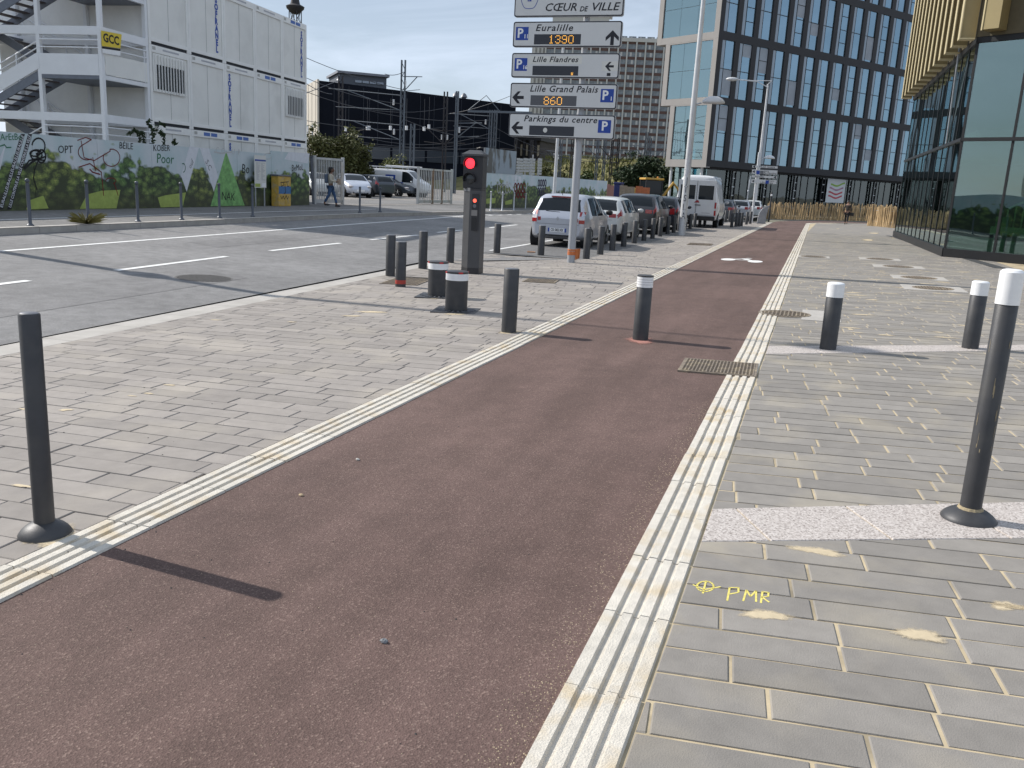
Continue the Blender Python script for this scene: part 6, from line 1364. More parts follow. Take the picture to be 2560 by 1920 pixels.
# long side: piers and spandrels with real openings
zs = [4.45] + [v for a in LV for v in a] + [30.6]
for k in range(0, len(zs), 2): MB().box(.0, EX, .0, .5, zs[k] + .1, zs[k + 1] + .1).build('spandrel', M_clad, OB)
for (z0, z1) in LV:
    MB().box(0, .66, 0.004, .5, z0 + .1, z1 + .1).build('pier', M_clad, OB)
    for i in range(NB_): x = .66 + i * BW + 1.95; MB().box(x, min(x + .75, EX), .004, .5, z0 + .1, z1 + .1).build('pier', M_clad, OB)
wme = {}
def win_meshes(h):
    d = {}
    d['pane'] = MB().box(.0, 1.95, .12, .13, 0, h).mesh('window'); d['pane'].materials.append(M_wg)
    m = MB().box(.55, .60, .08, .119, 0, h).box(.6, 1.95, .082, .119, h * .5 - .035, h * .5 + .035).box(0, .55, .084, .1185, h * .5 - .03, h * .5 + .03); d['bars'] = m.mesh('glazing_bars'); d['bars'].materials.append(M_mull)
    m = MB().box(.60, .65, .08, .119, 0, h).box(.65, 1.95, .082, .119, h * .5 - .03, h * .5 + .03).box(.65, 1.95, .084, .1185, h * .25 - .03, h * .25 + .03).box(.65, 1.95, .084, .1185, h * .76 - .03, h * .76 + .03); d['bars2'] = m.mesh('glazing_bars'); d['bars2'].materials.append(M_mull)
    d['strip'] = MB().box(.01, .54, .100, .1195, .02, h - .02).mesh('side_strip'); d['strip'].materials.append(M_strip)
    return d
rnd = random.Random(21); M_blind2 = mat('pale_blind', (.30, .33, .37), .5, var=.15, scale=.6)
for r_, (z0, z1) in enumerate(LV):
    d = win_meshes(z1 - z0)
    for i in range(NB_):
        x = .66 + i * BW; w = put('window', d['pane'], OB, (x, 0, z0 + .1)); put('glazing_bars', d['bars2' if (i + r_) % 3 == 0 else 'bars'], w); put('side_strip', d['strip'], w)
        if rnd.random() < .2:
            hb_ = (z1 - z0) * rnd.choice((.22, .3, .45)); top_ = (z1 - z0) * rnd.choice((.49, .99)); MB().box(.64, 1.93, .105, .1185, top_ - hb_, top_).build('blind', M_blind2, w)
    MB().box(.5, EX, .5, 1.6, z0 + (z1 - z0) / 2 - .2, z0 + (z1 - z0) / 2 + .3).build('floor_slab', M_int, OB)
# ground floor: glazed shopfront behind slim frames
MB().box(.6, EX, 1.2, 1.25, .1, 4.5).build('shop_glass', glass('shop_glass', (.24, .34, .32), .9, .02, 1.5, .07), OB)
MB().box(.6, EX, .45, 4.5, 4.35, 4.54).build('soffit', M_clad, OB); MB().box(.4, EX, .0, 1.3, -.2, .1).build('plinth', M_clad, OB)
for k in range(11):
    x = 5.1 + k * 5.4; c = MB()
    for q in (0, .55): c.box(x + q, x + q + .10, .7, .9, .1, 4.4)
    c.build('column_frame', M_mull, OB)
    for z in (.6, 1.7, 2.6, 3.5, 4.2): MB().box(x + .10, x + .55, .76, .84, z, z + .09).build('rung', M_sign, OB)
    for q in (1.9, 3.2): MB().box(x + q, x + q + .05, 1.14, 1.198, .1, 4.4).build('shop_mullion', M_mull, OB)
MB().box(9.0, 15, 1.6, 1.7, .1, 1.5).build('ochre_panel', mat('ochre', (.25, .16, .05), .8), OB); MB().box(16.4, 26, 1.6, 1.7, .1, 1.5).build('ochre_panel', MATS['ochre'], OB)
# banner on the shopfront
bn = thing('wall_banner', 'white banner with green and red wavy print on the office shopfront', 'banner', tuple(OC), math.atan2(dR.y, dR.x))
MB().box(22.2, 25.9, .60, .64, 1.5, 4.3).build('sheet', M_sign, bn)
for j, (c_, z, x0) in enumerate((((.25, .42, .05), 3.5, 22.9), ((.4, .2, .3), 3.1, 22.7), ((.5, .06, .08), 2.6, 22.6), ((.5, .06, .08), 2.15, 22.6))):
    mb = MB(); n = 14
    for k in range(n): a, b = x0 + k * .2, x0 + (k + 1) * .2; f = lambda x: z + .14 * math.sin((x - 22) * 2.2) + .12 * (x - 22.4) * (.6 if j == 0 else .15); mb.poly([(a, .595, f(a) - .10), (b, .595, f(b) - .10), (b, .595, f(b) + .10), (a, .595, f(a) + .10)])
    mb.build('wave', mat('wave%d' % j, c_, .6, var=.4, scale=9), bn)
# short side: stepped boxes with big panes (local frame turned to the left face)
OL = wall_frame('glazed_end', 'stepped blue-glazed end of the dark office block', 'building', tuple(OC), dL); bpy.data.objects.remove(OL)
lm = frame_of(OC, math.atan2(dR.y, dR.x)); u = (lm.to_3x3() @ dL)          # left-face direction in block frame (points to +Y mostly)
def Lp(s, o, z): n = V((u.y, -u.x, 0)); n = n if n.x < 0 else -n; p = u * s + n * o; return (p.x, p.y, z)
def Lbox(s0, s1, o0, o1, z0, z1, nm, m, par=OB): return MB().add([Lp(s0, o0, z0), Lp(s1, o0, z0), Lp(s1, o1, z0), Lp(s0, o1, z0), Lp(s0, o0, z1), Lp(s1, o0, z1), Lp(s1, o1, z1), Lp(s0, o1, z1)], [(3, 2, 1, 0), (4, 5, 6, 7), (0, 1, 5, 4), (1, 2, 6, 5), (2, 3, 7, 6), (3, 0, 4, 7)]).build(nm, m, par, fix=True)
for k, ((z0, z1), W_) in enumerate(zip([(4.45, 10.85), (10.86, 17.2), (17.21, 23.55), (23.56, 30.6)], (5.9, 7.35, 8.75, 10.2))):
    b0, b1 = .66, W_ - .65; t0_, t1_ = z0 + .78, z1 - .02 - .10
    if k: t0_ = z0 + .65
    Lbox(.012, b0, -.6, .012, z0, z1, 'stone_pier', M_stone); Lbox(b1, W_, -3, .012, z0, z1, 'stone_pier', M_stone); Lbox(b0, b1, -3, .009, z0, t0_, 'stone_sill', M_stone); Lbox(b0, b1, -.6, .009, t1_, z1, 'stone_lintel', M_stone)
    Lbox(b0, b1, -2.9, -2.8, t0_, t1_, 'room_back', mat('room_teal', (.42, .60, .64), .9)); 
    for j in range(2): 
        for i in range(3):
            s0, s1 = b0 + (b1 - b0) * i / 3, b0 + (b1 - b0) * (i + 1) / 3; za, zb_ = t0_ + (t1_ - t0_) * j / 2, t0_ + (t1_ - t0_) * (j + 1) / 2
            Lbox(s0 + .015, s1 - .015, -.13, -.11, za + .02, zb_ - .02, 'window', M_wg2)
    Lbox(b0, b1, -2.7, -.2, t0_ + (t1_ - t0_) * .5 - .15, t0_ + (t1_ - t0_) * .5 + .15, 'floor_slab', M_sign)
    for i in (1, 2): Lbox(b0 + (b1 - b0) * i / 3 - .04, b0 + (b1 - b0) * i / 3 + .04, -.9, -.75, t0_, t1_, 'inner_post', M_sign)
Lbox(1.0, 5.5, -1.3, -1.2, .1, 4.45, 'shop_glass', M_wg2)
for s in (1.0, 3.2, 5.4): MB().tube([Lp(s, -.5, 0), Lp(s, -.5, 4.5)], .16, 10).build('column', M_sign, OB, 40)
for (z0, z1), W_ in zip([(4.5, 10.8), (10.9, 17.1), (17.25, 23.5), (23.6, 30.5)], (5.8, 7.25, 8.65, 10.1)): MB().box(2.95, EX - .2, 5.2, W_, z0, z1).build('rear_volume', M_clad, OB)

# ---- glass and gold building on the right
GA, GB_ = V((3.66, 46.5, .09)), V((3.89, 30.3, .10)); GC = GB_ + V((.82, -.57, 0)) * 9.0
M_gold = mat('gold_fin', (.33, .265, .135), .45, .35, var=.08, scale=1.5); M_gold_l = mat('gold_edge', (.60, .50, .29), .45, .25, var=.06, scale=1.5); M_gg2 = glass('facade_glass', (.46, .62, .55), .985, .012, 1.5, .18, (.8, .95, .95)); M_fr = mat('facade_frame', (.012, .013, .015), .45, .2)
GBD = thing('glass_building', 'black-framed glass building with gold fins overhead beside the plaza', 'building', (0, 0, 0), 0)
ZT, ZM = 6.45, 3.62
def facade(A, B, n, first):
    d = (B - A); l = d.length; u = d.normalized(); nrm = V((u.y, -u.x, 0)); nrm = nrm if nrm.x < 0 else -nrm     # outwards
    def P(s, o, z): q = A + u * s + nrm * o; return (q.x, q.y, z)
    def bx(s0, s1, o0, o1, z0, z1, nm, m, par=GBD): return MB().add([P(s0, o0, z0), P(s1, o0, z0), P(s1, o1, z0), P(s0, o1, z0), P(s0, o0, z1), P(s1, o0, z1), P(s1, o1, z1), P(s0, o1, z1)], [(3, 2, 1, 0), (4, 5, 6, 7), (0, 1, 5, 4), (1, 2, 6, 5), (2, 3, 7, 6), (3, 0, 4, 7)]).build(nm, m, par, fix=True)
    bx(0, l, -.3, .05, -.2, .36, 'plinth', M_fr); bx(0, l, -.12, .035, ZM - .04, ZM + .06, 'transom', M_fr); bx(0, l, -.12, .035, ZT - .06, ZT + .10, 'head_rail', M_fr)
    for i in range(n):
        s0, s1 = l * i / n, l * (i + 1) / n
        for z0, z1 in ((.36, ZM - .04), (ZM + .06, ZT - .06)): bx(s0 + .035, s1 - .035, -.05, -.03, z0, z1, 'pane', M_gg2)
        bx(s0 - .035, s0 + .035, -.12, -.012, .36, ZT, 'mullion', M_fr)
    bx(0, l, -.25, .06, ZT + .10, 13, 'upper_wall', mat('upper_dark', (.10, .085, .05), .7))
    return bx, l
bx1, l1 = facade(GA, GB_, 12, True)
for i in range(13):
    s = l1 * i / 12.0; f = bx1(s - .03, s + .03, .08, .50, ZT + .06, 13, 'fin', M_gold); bx1(s - .17, s + .17, .50, .53, ZT + .02, 13, 'fin_edge', M_gold_l, f); bx1(s - .17, s + .17, .1, .50, ZT + .02, ZT + .058, 'fin_foot', M_gold_l, f)
bx2, l2 = facade(GB_, GC, 6, False)
for i in range(1, 7):
    s = l2 * i / 6.0 - .75; f = bx2(s - .42, s + .08, .08, .55, ZT + .20, 13, 'fin', M_gold); bx2(s - .42, s - .38, .552, .57, ZT + .18, 13, 'fin_edge', M_gold_l, f)
MB().tube([(3.86, 33.6, ZM - .05), (3.72, 32.9, ZT + .3)], .03, 8).build('downpipe', M_steel, GBD)
# inside: floor, back wall, a green steel stair
IN = [(4.05, 46.1), (4.28, 30.5), (11.4, 25.5), (14, 25.5), (14, 46.1)][::-1]
MB().prism(IN, .0, .30).build('floor', M_conc, GBD); MB().box(10.9, 11.1, 26.2, 46, .3, 13).build('back_wall', M_int, GBD); MB().box(4.3, 14, 46.2, 46.4, .3, 13).build('end_wall', M_int, GBD); MB().prism(IN, ZM + .02, ZM + .3).build('upper_floor', M_int, GBD)
MB().prism(IN, 12.8, 13).build('roof', M_int, GBD)
M_grn = mat('green_steel', (.16, .36, .14), .5, var=.1, scale=3); M_grl = mat('pale_green', (.50, .62, .36), .6)
SR = thing('green_stair', 'pale green steel stair with railings seen behind the glass front', 'stairs', (5.6, 31.0, .3), R(-24))
MB().bar((0, 0, .35), (3.4, .0, 2.3), .06, .18).build('stringer', M_grl, SR); MB().bar((0, .9, .35), (3.4, .9, 2.3), .06, .18).build('stringer', M_grl, SR)
for k in range(12): f = (k + .5) / 12; MB().box(3.4 * f - .13, 3.4 * f + .13, .03, .87, .35 + 1.95 * f - .02, .35 + 1.95 * f + .02).build('tread', M_grl, SR)
for k in range(17): f = k / 16; x, z = 3.4 * f, .40 + 1.95 * f; MB().box(x - .02, x + .02, -.02, .02, z, z + .95).build('baluster', M_grl, SR)
MB().bar((0, 0, 1.36), (3.4, 0, 3.3), .05, .06).build('handrail', M_grl, SR)
for x in (-.2, 1.1): MB().box(x, x + .35, -.4, -.05, .0, 1.1).build('leg_frame', M_grn, SR)
MB().box(-.3, 1.6, -.45, -.40, .55, .80).build('side_board', M_grl, SR)
# a slab block behind the viewer, seen only mirrored in the near panes
TB = thing('grey_tower', 'grey tower block across the street, seen mirrored in the glass front', 'building', (-58, -22, 0), R(20)); MB().box(-9, 9, -9, 9, -.5, 34).build('walls', mat('tower_grey', (.22, .23, .23), .8), TB)
for j in range(10):
    for s in range(5): MB().box(-8 + s * 3.4, -6 + s * 3.4, 8.99, 9.05, 2 + j * 3.2, 3.6 + j * 3.2).build('window', M_pane, TB)
MB().box(8.99, 9.06, -8, 8, 30.5, 33).build('parapet_band', M_conc, TB)

# ---- pale fence of split chestnut stakes
M_pale = mat('chestnut_pale', (.40, .29, .16), .9, var=.3, scale=3, island=.3)
pm_ = []
for k in range(4):
    rnd_ = random.Random(k); mb = MB(); h = 1.22; r_ = .036; mb.tube([(0, 0, 0), (rnd_.uniform(-.02, .02), 0, h * .5), (rnd_.uniform(-.03, .03), 0, h), (rnd_.uniform(-.03, .03), 0, h + .06)], [r_, r_ * 1.1, r_ * .9, .008], 5); me = mb.mesh('stake'); me.materials.append(M_pale); pm_.append(me)
def pale_fence(pts, n, label, seed, sc=1.0):
    t = thing('stake_fence', label, 'fence', (*pts[0], zf(pts[0][0]))); rnd = random.Random(seed); seglen = [(V(b) - V(a)).length for a, b in zip(pts, pts[1:])]; tot = sum(seglen); wires = MB()
    for i in range(n):
        s = tot * (i + rnd.uniform(.2, .8)) / n; k = 0
        while s > seglen[k] and k < len(seglen) - 1: s -= seglen[k]; k += 1
        a, b = V(pts[k]), V(pts[k + 1]); p = a + (b - a) * (s / seglen[k]); o = put('stake', pm_[i % 4], t, (p.x - pts[0][0], p.y - pts[0][1] + rnd.uniform(-.04, .04), zf(p.x) - zf(pts[0][0]) - .03), 0, (rnd.uniform(-.06, .06), rnd.uniform(-.08, .08), rnd.uniform(0, 6)))
        f = sc * rnd.uniform(.88, 1.1); o.scale = (1.0, 1.0, f)
    for z in (.3, .95): wires.tube([(p[0] - pts[0][0], p[1] - pts[0][1], zf(p[0]) - zf(pts[0][0]) + z * sc) for p in pts], .008, 4)
    wires.build('wire', M_steel, t)
pale_fence([(-3.9, 75.5), (0, 79.0), (4, 80.5), (9, 80.0), (16, 78)], 290, 'long fence of pale split stakes along the far bend of the path', 1, 1.05)
pale_fence([(3.35, 65.2), (4.6, 62.5), (6.2, 61.0)], 70, 'shorter stake fence beside the corner of the glass building', 2, 1.1)
bush('bush', (5.4, 60.2, .1), 1.0, .5, 'low green weeds at the foot of the shorter stake fence', M_lf2, 33, n=700, s=.05)

# ---- white and red-brown residential slab far behind
TD = 345.0; M_rib = mat('white_rib', (.52, .51, .49), .8, var=.05, scale=.1); M_rw = mat('slab_wall', (.30, .29, .28), .8, var=.1, scale=.1); M_rb = mat('redbrown_band', (.115, .068, .060), .85, var=.15, scale=.3); M_tw = mat('far_window', (.20, .225, .25), .35, var=.5, scale=.35)
P0, P1 = at_y(1345, 470, TD), at_y(1720, 470, TD + 14); d = (P1 - P0); d.z = 0; LW = d.length; d.normalize()
HR = wall_frame('residential_slab', 'far high-rise slab with white ribs and red-brown bands', 'building', (P0.x, P0.y, 0), d)
zt_ = hz(1600, 95.5, (P0 + P1) / 2); SHT = 2.82; nfl = int((zt_ - 2.5) / SHT); z_base = zt_ - 2.2 - nfl * SHT; NCOL = int(LW / 3.45)
MB().box(0, LW, .25, 14, -2, zt_ - 1.4).build('walls', M_rw, HR); MB().box(-.4, LW + .4, -.5, 14.4, zt_ - 1.4, zt_).build('roof_edge', M_rib, HR)
MB().box(2, LW * .40, 1, 11, zt_, zt_ + 8.5).build('roof_block', M_rib, HR); MB().box(0, LW * .42, -.6, 12, zt_ + 8.5, zt_ + 9.6).build('roof_block_cap', M_rib, HR)
for c_ in range(NCOL + 1): x = c_ * LW / NCOL; MB().box(x - .28, x + .28, -.45, .24, -2, zt_ - 1.45).build('rib', M_rib, HR)
for f in range(nfl + 1): z = z_base + f * SHT; MB().box(0, LW, -.05, .245, z - .05, z + .95).build('spandrel_band', M_rb, HR)
cw = LW / NCOL; me = MB().box(.36, cw - .36, .10, .24, -.1, 1.72).mesh('window'); me.materials.append(M_tw); me2 = MB().box(cw * .33 - .03, cw * .33 + .03, .06, .0995, -.1, 1.72).box(cw * .66 - .03, cw * .66 + .03, .06, .0995, -.1, 1.72).mesh('window_bars'); me2.materials.append(M_rw)
me3 = MB().box(cw * .4, cw * .62, .05, .0985, .0, 1.5).mesh('curtain'); me3.materials.append(mat('curtain', (.5, .5, .5), .9)); rnd = random.Random(8); cnt = 0
for f in range(nfl, -1, -1):
    for c_ in range(NCOL):
        if cnt >= 290: break
        w = put('window', me, HR, (c_ * cw, 0, z_base + f * SHT + 1.1)); cnt += 1
        if f > 4: put('window_bars', me2, w)
        if rnd.random() < .45: put('curtain', me3, w, (rnd.uniform(-.8, .6), 0, 0))
mb = MB()
for f in range(nfl, -1, -1):
    for c_ in range(NCOL):
        if (nfl - f) * NCOL + c_ >= 290: mb.box(c_ * cw + .5, c_ * cw + cw - .5, .1, .24, z_base + f * SHT + 1.1, z_base + f * SHT + 2.65)
if mb.v: stuff(mb.build('lower_windows', M_tw, HR))

# sunlit end of the slab and the low columned building before it
MB().box(-5.2, -.45, 1.5, 13, -2, zt_ - 1.2).build('end_wall', M_rw, HR)
for k in range(5): MB().box(-5.5, -5.205, 1.8 + k * 2.3, 2.8 + k * 2.3, -2, zt_ - 1.5).build('end_rib', M_rib, HR)
for k in range(3): MB().box(-5.0 + k * 1.6, -4.2 + k * 1.6, 1.2, 1.495, -2, zt_ - 1.5).build('end_rib', M_rib, HR)
ca, cb = at_y(1268, 300, 160), at_y(1352, 300, 160); CBd = thing('columned_building', 'low dark building with cream panels between columns behind the parking sign', 'building', (ca.x, 160, 0)); lc = cb.x - ca.x; hc = at_y(1300, 350, 160).z
MB().box(0, lc, .4, 12, -.5, hc).build('walls', mat('brown_dark', (.045, .035, .03), .8), CBd); MB().box(-.3, lc + .3, -.1, 12.3, hc, hc + .8).build('roof_edge', M_mastd, CBd)
for k in range(6):
    x = lc * k / 6; MB().box(x + .1, x + .55, -.05, .39, -.5, hc).build('column', M_mastd, CBd)
    for j in range(3): MB().box(x + .65, x + lc / 6 - .1, .2, .39, hc - 8.0 + j * 2.6, hc - 6.0 + j * 2.6).build('panel', mat('cream_panel', (.50, .42, .30), .8, var=.15, scale=.5), CBd)
# ---- long dark building behind the railway
DB0, DB1 = at_y(797, 201, 128), at_y(1290, 262, 150); d = DB1 - DB0; d.z = 0; LD = d.length; d.normalize()
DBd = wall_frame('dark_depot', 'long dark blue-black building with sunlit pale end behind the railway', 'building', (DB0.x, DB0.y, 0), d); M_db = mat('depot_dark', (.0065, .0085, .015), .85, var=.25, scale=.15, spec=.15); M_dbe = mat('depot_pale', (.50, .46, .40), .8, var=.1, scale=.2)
zA, zB = DB0.z, DB1.z; DL = LD
mb = MB(); zB2 = zA + (zB - zA) * DL / LD
mb.add([(0, 0, -1), (DL, 0, -1), (DL, 30, -1), (0, 30, -1), (0, 0, zA), (DL, 0, zB2), (DL, 30, zB2), (0, 30, zA)], [(0, 1, 5, 4), (1, 2, 6, 5), (2, 3, 7, 6), (4, 5, 6, 7)]); mb.build('walls', M_db, DBd)
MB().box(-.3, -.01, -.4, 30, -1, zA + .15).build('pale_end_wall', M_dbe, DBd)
for k in range(7): MB().box(-.34, -.305, 1 + k * 4.0, 1.25 + k * 4.0, 0, zA).build('panel_joint', mat('joint_grey', (.25, .23, .2), .8), DBd)
for k in range(5): MB().box(-.36, -.305, 4 + k * 5, 5.2 + k * 5, 2, zA * .6).build('slot_window', M_pane, DBd)
for k in range(int(DL / 6)): MB().box(k * 6 + .2, k * 6 + 5.8, -.12, -.005, zA * .28, zA * .40).build('window_band', mat('dull_glass', (.045, .055, .07), .2, spec=.6), DBd)
for k in range(int(DL / 2.4)): MB().box(k * 2.4, k * 2.4 + .08, -.06, -.004, zA * .42, (zA + (zB2 - zA) * k * 2.4 / DL) - .3).build('seam', mat('seam', (.02, .026, .04), .6), DBd)
# roof structure and cowls
r0, r1 = at_y(851, 181, 133), at_y(970, 190, 138); xl = (r0 - DB0).dot(d); xr = (at_y(970, 190, 138) - DB0).dot(d)
rb = MB().box(xl, xr, 4, 14, zA - 1, r0.z).build('roof_house', mat('roof_house', (.10, .11, .13), .6), DBd); MB().box(xl - .4, xr + .4, 3.5, 14.5, r0.z - .02, r0.z + .35).build('roof_edge', mat('roof_edge_g', (.22, .23, .26), .6), DBd)
for k in range(4): a = xl + 2.6 + (xr - xl - 3) * k / 4; MB().box(a, a + (xr - xl - 3) / 4 - .15, 3.85, 3.98, zA + .6, r0.z - .9).build('roof_window', mat('pale_pane', (.32, .36, .42), .2), DBd)
for px_, s in ((837, 1.0), (1192, .8), (1220, .8)):
    q = at_y(px_, 230, 140); x = (q - DB0).dot(d); zc = zA + (zB - zA) * x / LD; MB().lathe([(.5 * s, -.3), (.5 * s, .9 * s), (.8 * s, 1.0 * s), (.5 * s, 1.6 * s), (.1, 1.9 * s)], 12, (x, 6, zc)).build('roof_cowl', M_bcap, DBd, 40)

# ---- railway: embankment, masts, wires
mb = MB(); xs_ = [-150 + 10 * i for i in range(17)]; prof = [(128, -.4), (134, 1.2), (142, 4.4), (150, 6.6), (170, 7.4), (330, 8)]
rnd = random.Random(5); gz_ = {}
for i, x in enumerate(xs_):
    for j, (y, z) in enumerate(prof): gz_[i, j] = (x, y, z * interp(x, [(-150, .0), (-75, .0), (-45, 1), (10, 1)]) + rnd.uniform(-.4, .4) * (j > 0) - .3)
for i in range(len(xs_) - 1):
    for j in range(len(prof) - 1): mb.poly([gz_[i, j], gz_[i + 1, j], gz_[i + 1, j + 1], gz_[i, j + 1]])
emb = struct(mb.build('embankment', mat('dry_grass', (.17, .155, .06), .95, var=.35, scale=.5, dirt=(.06, .085, .03), dscale=.18, damt=.9, bump=.8, bscale=3)))
mb = MB(); rnd = random.Random(6)
for i in range(5200):
    x, y = rnd.uniform(-46, 2), rnd.uniform(129, 158); z = interp(y, prof) - .3; a = rnd.uniform(0, 6.28); h = rnd.uniform(.3, 1.1); w = rnd.uniform(.08, .25); mb.add([(x - w * math.cos(a), y - w * math.sin(a), z), (x + w * math.cos(a), y + w * math.sin(a), z), (x + rnd.uniform(-.3, .3), y, z + h)], [(0, 1, 2)])
stuff(mb.build('rough_grass', leaf_mat('grass_tuft', (.15, .15, .05)))); bpy.data.objects['rough_grass']['label'] = 'rough dry grass on the railway embankment'; bpy.data.objects['rough_grass']['category'] = 'grass'
def bush_at(px, pyt, Y, w, label, m, seed, zb=0.0, n=3000, s=.2, cat='bush'):
    q = at_y(px, pyt, Y); return bush('tree' if cat == 'tree' else 'bush', (q.x, Y, zb), w, q.z - zb, label, m, seed, cat, n, s)
bush_at(1632, 385, 118, 9.5, 'dark green spreading tree beside the glazed end of the office block', M_lf3, 12, -.3, 9000, .26, 'tree')
bush_at(1690, 405, 112, 6, 'dark shrub between the far tree and the office block', M_lf3, 13, -.3, 4000, .24)
bush_at(1375, 415, 126, 6, 'yellowish scrub bush on the embankment behind the sign', M_lf1, 14, -.2, 3000, .24)
bush_at(1465, 428, 124, 5, 'low dark scrub at the foot of the embankment behind the sign pole', M_lf2, 15, -.3, 2500, .22)
bush_at(1262, 400, 110, 4, 'green bush growing by the railway behind the farther hoarding', M_lf1, 16, 0, 2200, .2)
def mast(px, pyt, Y, label, w=.32, m=None, arms=(), zb=0.0, cat='mast', grp='railway catenary masts'):
    q = at_y(px, pyt, Y); t = thing('catenary_mast', label, cat, (q.x, Y, zb), 0, grp); H = q.z - zb; m = m or M_mast
    for s in (-1, 1): MB().box(s * w / 2 - .05, s * w / 2 + .05, -.12, .12, -.5, H).build('flange', m, t)
    mb = MB(); n = int(H / .8)
    for k in range(n): mb.bar((-w / 2, 0, k * .8), (w / 2, 0, k * .8 + .8), .05, .05) if k % 2 else mb.bar((w / 2, 0, k * .8), (-w / 2, 0, k * .8 + .8), .05, .05)
    mb.build('web', m, t)
    for (f, l, dz) in arms:
        z = H * f; a = MB(); a.tube([(0, 0, z), (l, 0, z + dz)], .05, 6); a.tube([(0, 0, z - 1.6), (l * .75, 0, z + dz * .75)], .05, 6); a.tube([(0, 0, z - 1.5), (l * .9, 0, z - 1.3)], .035, 6); a.build('cantilever', m, t)
        i_ = MB()
        for k in range(5): i_.lathe([(.07, 0), (.14, .05), (.07, .1)], 8, (l * .12 + k * .0, 0, z - 1.0 + k * .12))
        i_.build('insulator', M_wband, t)
    return t
mast(1009, 150, 88, 'tallest grey railway mast with bracket arms before the dark depot', .42, arms=((.74, -9, .6), (.52, -8, .4), (.88, 2.2, .0)))
mast(852, 190, 95, 'dark brown railway mast rising through the depot roof line', .5, M_mastd, ((.5, 3.2, .5),))
mast(1115, 229, 100, 'dark mast with cross-arms right of the tallest grey mast', .4, M_mastd, ((.62, -3, .3), (.62, 3, .3)))
mast(1144, 228, 92, 'thin grey mast with T-shaped top before the depot', .22, None, ((.7, 3, .1),)); mast(1032, 310, 86, 'short lattice mast beside the tallest grey mast', .4, None, ())
for k, (px_, py_, Y_) in enumerate(((1228, 275, 105), (1240, 275, 106))): mast(px_, py_, Y_, 'grey twin railway masts under the long horizontal beam', .3, None, ((.93, -5.5, .2),) if k == 0 else (), grp='twin railway masts')
for k, (px_, py_, Y_, m_) in enumerate(((1393, 345, 120, M_mastd), (1432, 350, 122, M_mastd), (1497, 330, 118, M_mast), (1514, 350, 121, M_mast), (1533, 335, 119, M_mastd), (1548, 345, 120, M_mastd), (1618, 330, 117, M_mast), (1627, 345, 121, M_mast), (1404, 350, 119, M_mast), (1330, 350, 116, M_mastd), (1290, 345, 112, M_mastd))):
    mast(px_, py_, Y_, 'slim railway mast in the thicket of poles before the high-rise', .26, m_, ((.8, 2.2 * (1 if k % 2 else -1), .1),), grp='slim railway masts before the high-rise')
t = thing('signal_beam', 'long horizontal railway gantry beam on twin masts', 'gantry', (at_y(1170, 278, 104).x, 104, at_y(1170, 278, 104).z)); l = at_y(1330, 282, 104).x - t.location.x; MB().box(0, l, -.12, .12, -.12, .12).build('beam', M_mast, t); MB().tube([(0, 0, .1), (l * .28, 0, 1.9), (l * .5, 0, .1)], .05, 6).build('stay', M_mast, t)
W_ = thing('overhead_wires', 'overhead railway wires sagging between the masts', 'wires', (0, 0, 0)); M_wire = mat('wire', (.06, .065, .075), .6)
def wire(a, b, sag, r=.03, nm='wire'):
    a, b = V(a), V(b); pts = [a + (b - a) * (k / 8) - V((0, 0, sag * 4 * (k / 8) * (1 - k / 8))) for k in range(9)]; MB().tube(pts, r, 4).build(nm, M_wire, W_)
for (xa, ya, xb, yb, Ya, Yb, sg) in ((755, 140, 1012, 225, 80, 88, .3), (755, 190, 1010, 260, 82, 88, .5), (755, 225, 1115, 270, 82, 100, 1.2), (850, 258, 1230, 300, 95, 105, .8), (757, 300, 1115, 318, 84, 100, .6), (870, 330, 1235, 330, 95, 105, 1.5), (900, 360, 1250, 345, 95, 106, .8), (1009, 180, 962, 185, 88, 84, .2), (860, 350, 1180, 372, 90, 104, .3), (880, 375, 1240, 368, 90, 105, .2), (1013, 300, 1240, 345, 88, 105, .6), (1240, 320, 1500, 395, 106, 118, 1.0), (1240, 350, 1620, 380, 106, 117, 1.5), (1120, 285, 1330, 215, 100, 90, .4), (900, 395, 1160, 390, 92, 104, .1), (1330, 370, 1540, 405, 116, 120, .6), (760, 205, 830, 235, 60, 95, .2), (760, 235, 850, 200, 60, 95, .0)):
    wire(at_y(xa, ya, Ya), at_y(xb, yb, Yb), sg)
for k, (px_, py_) in enumerate(((923, 325), (918, 325), (976, 325), (1016, 325), (1072, 322), (1060, 327), (864, 328))):
    q = at_y(px_, py_, 92); MB().lathe([(.16, 0), (.16, .45)], 8).build('hanging_weight', M_wband, W_, loc=tuple(q)); MB().lathe([(.018, .45), (.018, 3.4)], 5).build('hanger_rod', M_wire, W_, loc=tuple(q))
# lattice floodlight mast
q = at_y(738, 12, 150); LM = thing('lattice_mast', 'tall lattice mast with round dark platform behind the site offices', 'mast', (q.x, 150, 0)); ht = q.z; wL = .8
for sx_ in (-1, 1):
    for sy_ in (-1, 1): MB().tube([(sx_ * wL, sy_ * wL, -.5), (sx_ * wL, sy_ * wL, ht - 1.0)], .09, 5).build('leg', M_mastd, LM)
mb = MB(); n = int(ht / 2.6)
for k in range(n - 8, n):
    for a, b in (((-1, -1), (1, -1)), ((1, -1), (1, 1)), ((1, 1), (-1, 1)), ((-1, 1), (-1, -1))): z = k * 2.6; mb.bar((a[0] * wL, a[1] * wL, z), (b[0] * wL, b[1] * wL, z + 2.6), .07, .07); mb.bar((b[0] * wL, b[1] * wL, z), (a[0] * wL, a[1] * wL, z + 2.6), .07, .07)
stuff(mb.build('bracing', M_mastd, LM)); MB().lathe([(.6, ht - 1.6), (1.6, ht - .7), (1.7, ht - .3), (.9, ht + .1), (.4, ht + 2.5)], 18).build('platform', M_mastd, LM, 40)
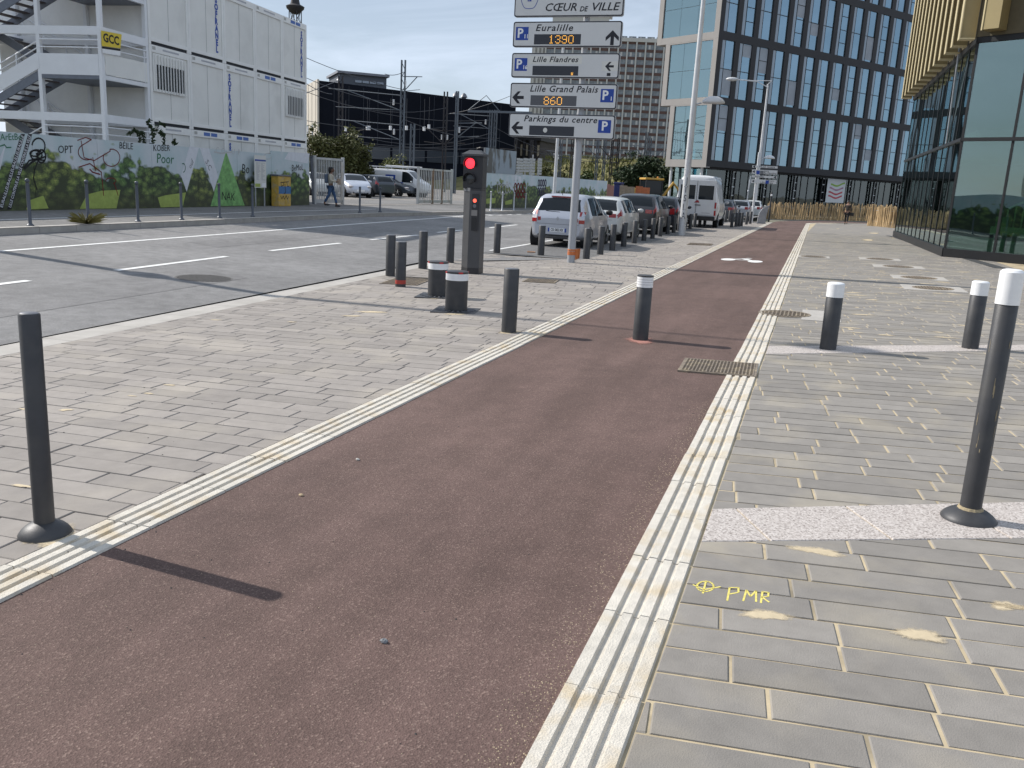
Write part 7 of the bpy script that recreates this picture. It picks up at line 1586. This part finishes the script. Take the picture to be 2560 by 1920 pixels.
# ---- builders' clutter beyond the parked cars
def clutter(nm, label, cat, pxs, pys, Y, m, kind='panel', grp=None):
    a, b = at_y(pxs[0], pys[1], Y), at_y(pxs[1], pys[1], Y); h = at_y(pxs[0], pys[0], Y).z; t = thing(nm, label, cat, (a.x, Y, -.1), 0, grp); l = b.x - a.x; h += .1
    if kind == 'panel':
        n = max(2, int(l / .5))
        for k in range(n): MB().box(l * k / n + .01, l * (k + 1) / n - .01, -.03 - .03 * (k % 2), .03, .05, h * (1 - .04 * ((k * 7) % 3))).build('sheet', m, t)
        MB().box(0, l, .05, .12, .3, .42).build('rail', M_steel, t); MB().box(0, l, -.25, .25, -.05, .06).build('foot', M_conc, t)
    elif kind == 'mesh':
        for z in (.1, h): MB().tube([(0, 0, z), (l, 0, z)], .04, 6).build('rail', m, t)
        for x in (0, l / 2, l): MB().tube([(x, 0, .1), (x, 0, h)], .04, 6).build('upright', m, t)
        for k in range(int(l / .22)): MB().tube([(k * .22, 0, .1), (k * .22, 0, h)], .018, 4).build('bar', m, t)
        MB().box(0, l, -.25, .25, -.1, .1).build('foot', M_conc, t)
    elif kind == 'box':
        MB().box(0, l, 0, 1.2, -.05, h - .18).build('tub', m, t, bevel=.04); MB().box(-.06, l + .06, -.06, 1.26, h - .18, h).build('lid', m, t, bevel=.05); MB().tube([(.2, .3, .1), (.2, .9, .1)], .12, 8).build('wheel', M_black, t)
    return t
clutter('blue_screen', 'blue corrugated site screen beyond the white hatchback', 'screen', (1462, 1512), (452, 480), 78, mat('screen_blue', (.02, .035, .20), .6))
clutter('mesh_fence', 'white mesh site fence in front of the blue screen', 'fence', (1474, 1512), (456, 482), 76, M_lpost, 'mesh'); clutter('orange_barrier', 'orange and white site barrier before the digger', 'barrier', (1588, 1624), (465, 484), 80, mat('barrier_orange', (.42, .13, .05), .7, var=.2))
clutter('timber_stack', 'stack of pale timber sheets with rubble on top', 'timber', (1548, 1586), (463, 484), 79, mat('timber', (.27, .22, .16), .9, var=.25)); clutter('red_panel', 'pinkish site panels beside the mesh fence', 'panel', (1514, 1534), (460, 482), 77, mat('pink_panel', (.33, .17, .14), .8)); clutter('blue_toilet', 'dark blue portable cabin among the site clutter', 'cabin', (1534, 1550), (455, 484), 80, mat('cab_navy', (.02, .03, .12), .6), 'box')
for k, (a, b) in enumerate(((1388, 1409), (1412, 1422))): clutter('grey_bin', ('wide pale wheeled container behind the silver hatchback roof', 'narrow pale container with round openings beside the wide one')[k], 'container', (a, b), (449, 478), 66, mat('bin_pale', (.36, .36, .33), .7, var=.15, scale=3), 'box')
clutter('dark_fence', 'dark olive site fence behind the pale containers', 'fence', (1345, 1440), (440, 480), 72, mat('olive_sheet', (.05, .055, .045), .8))
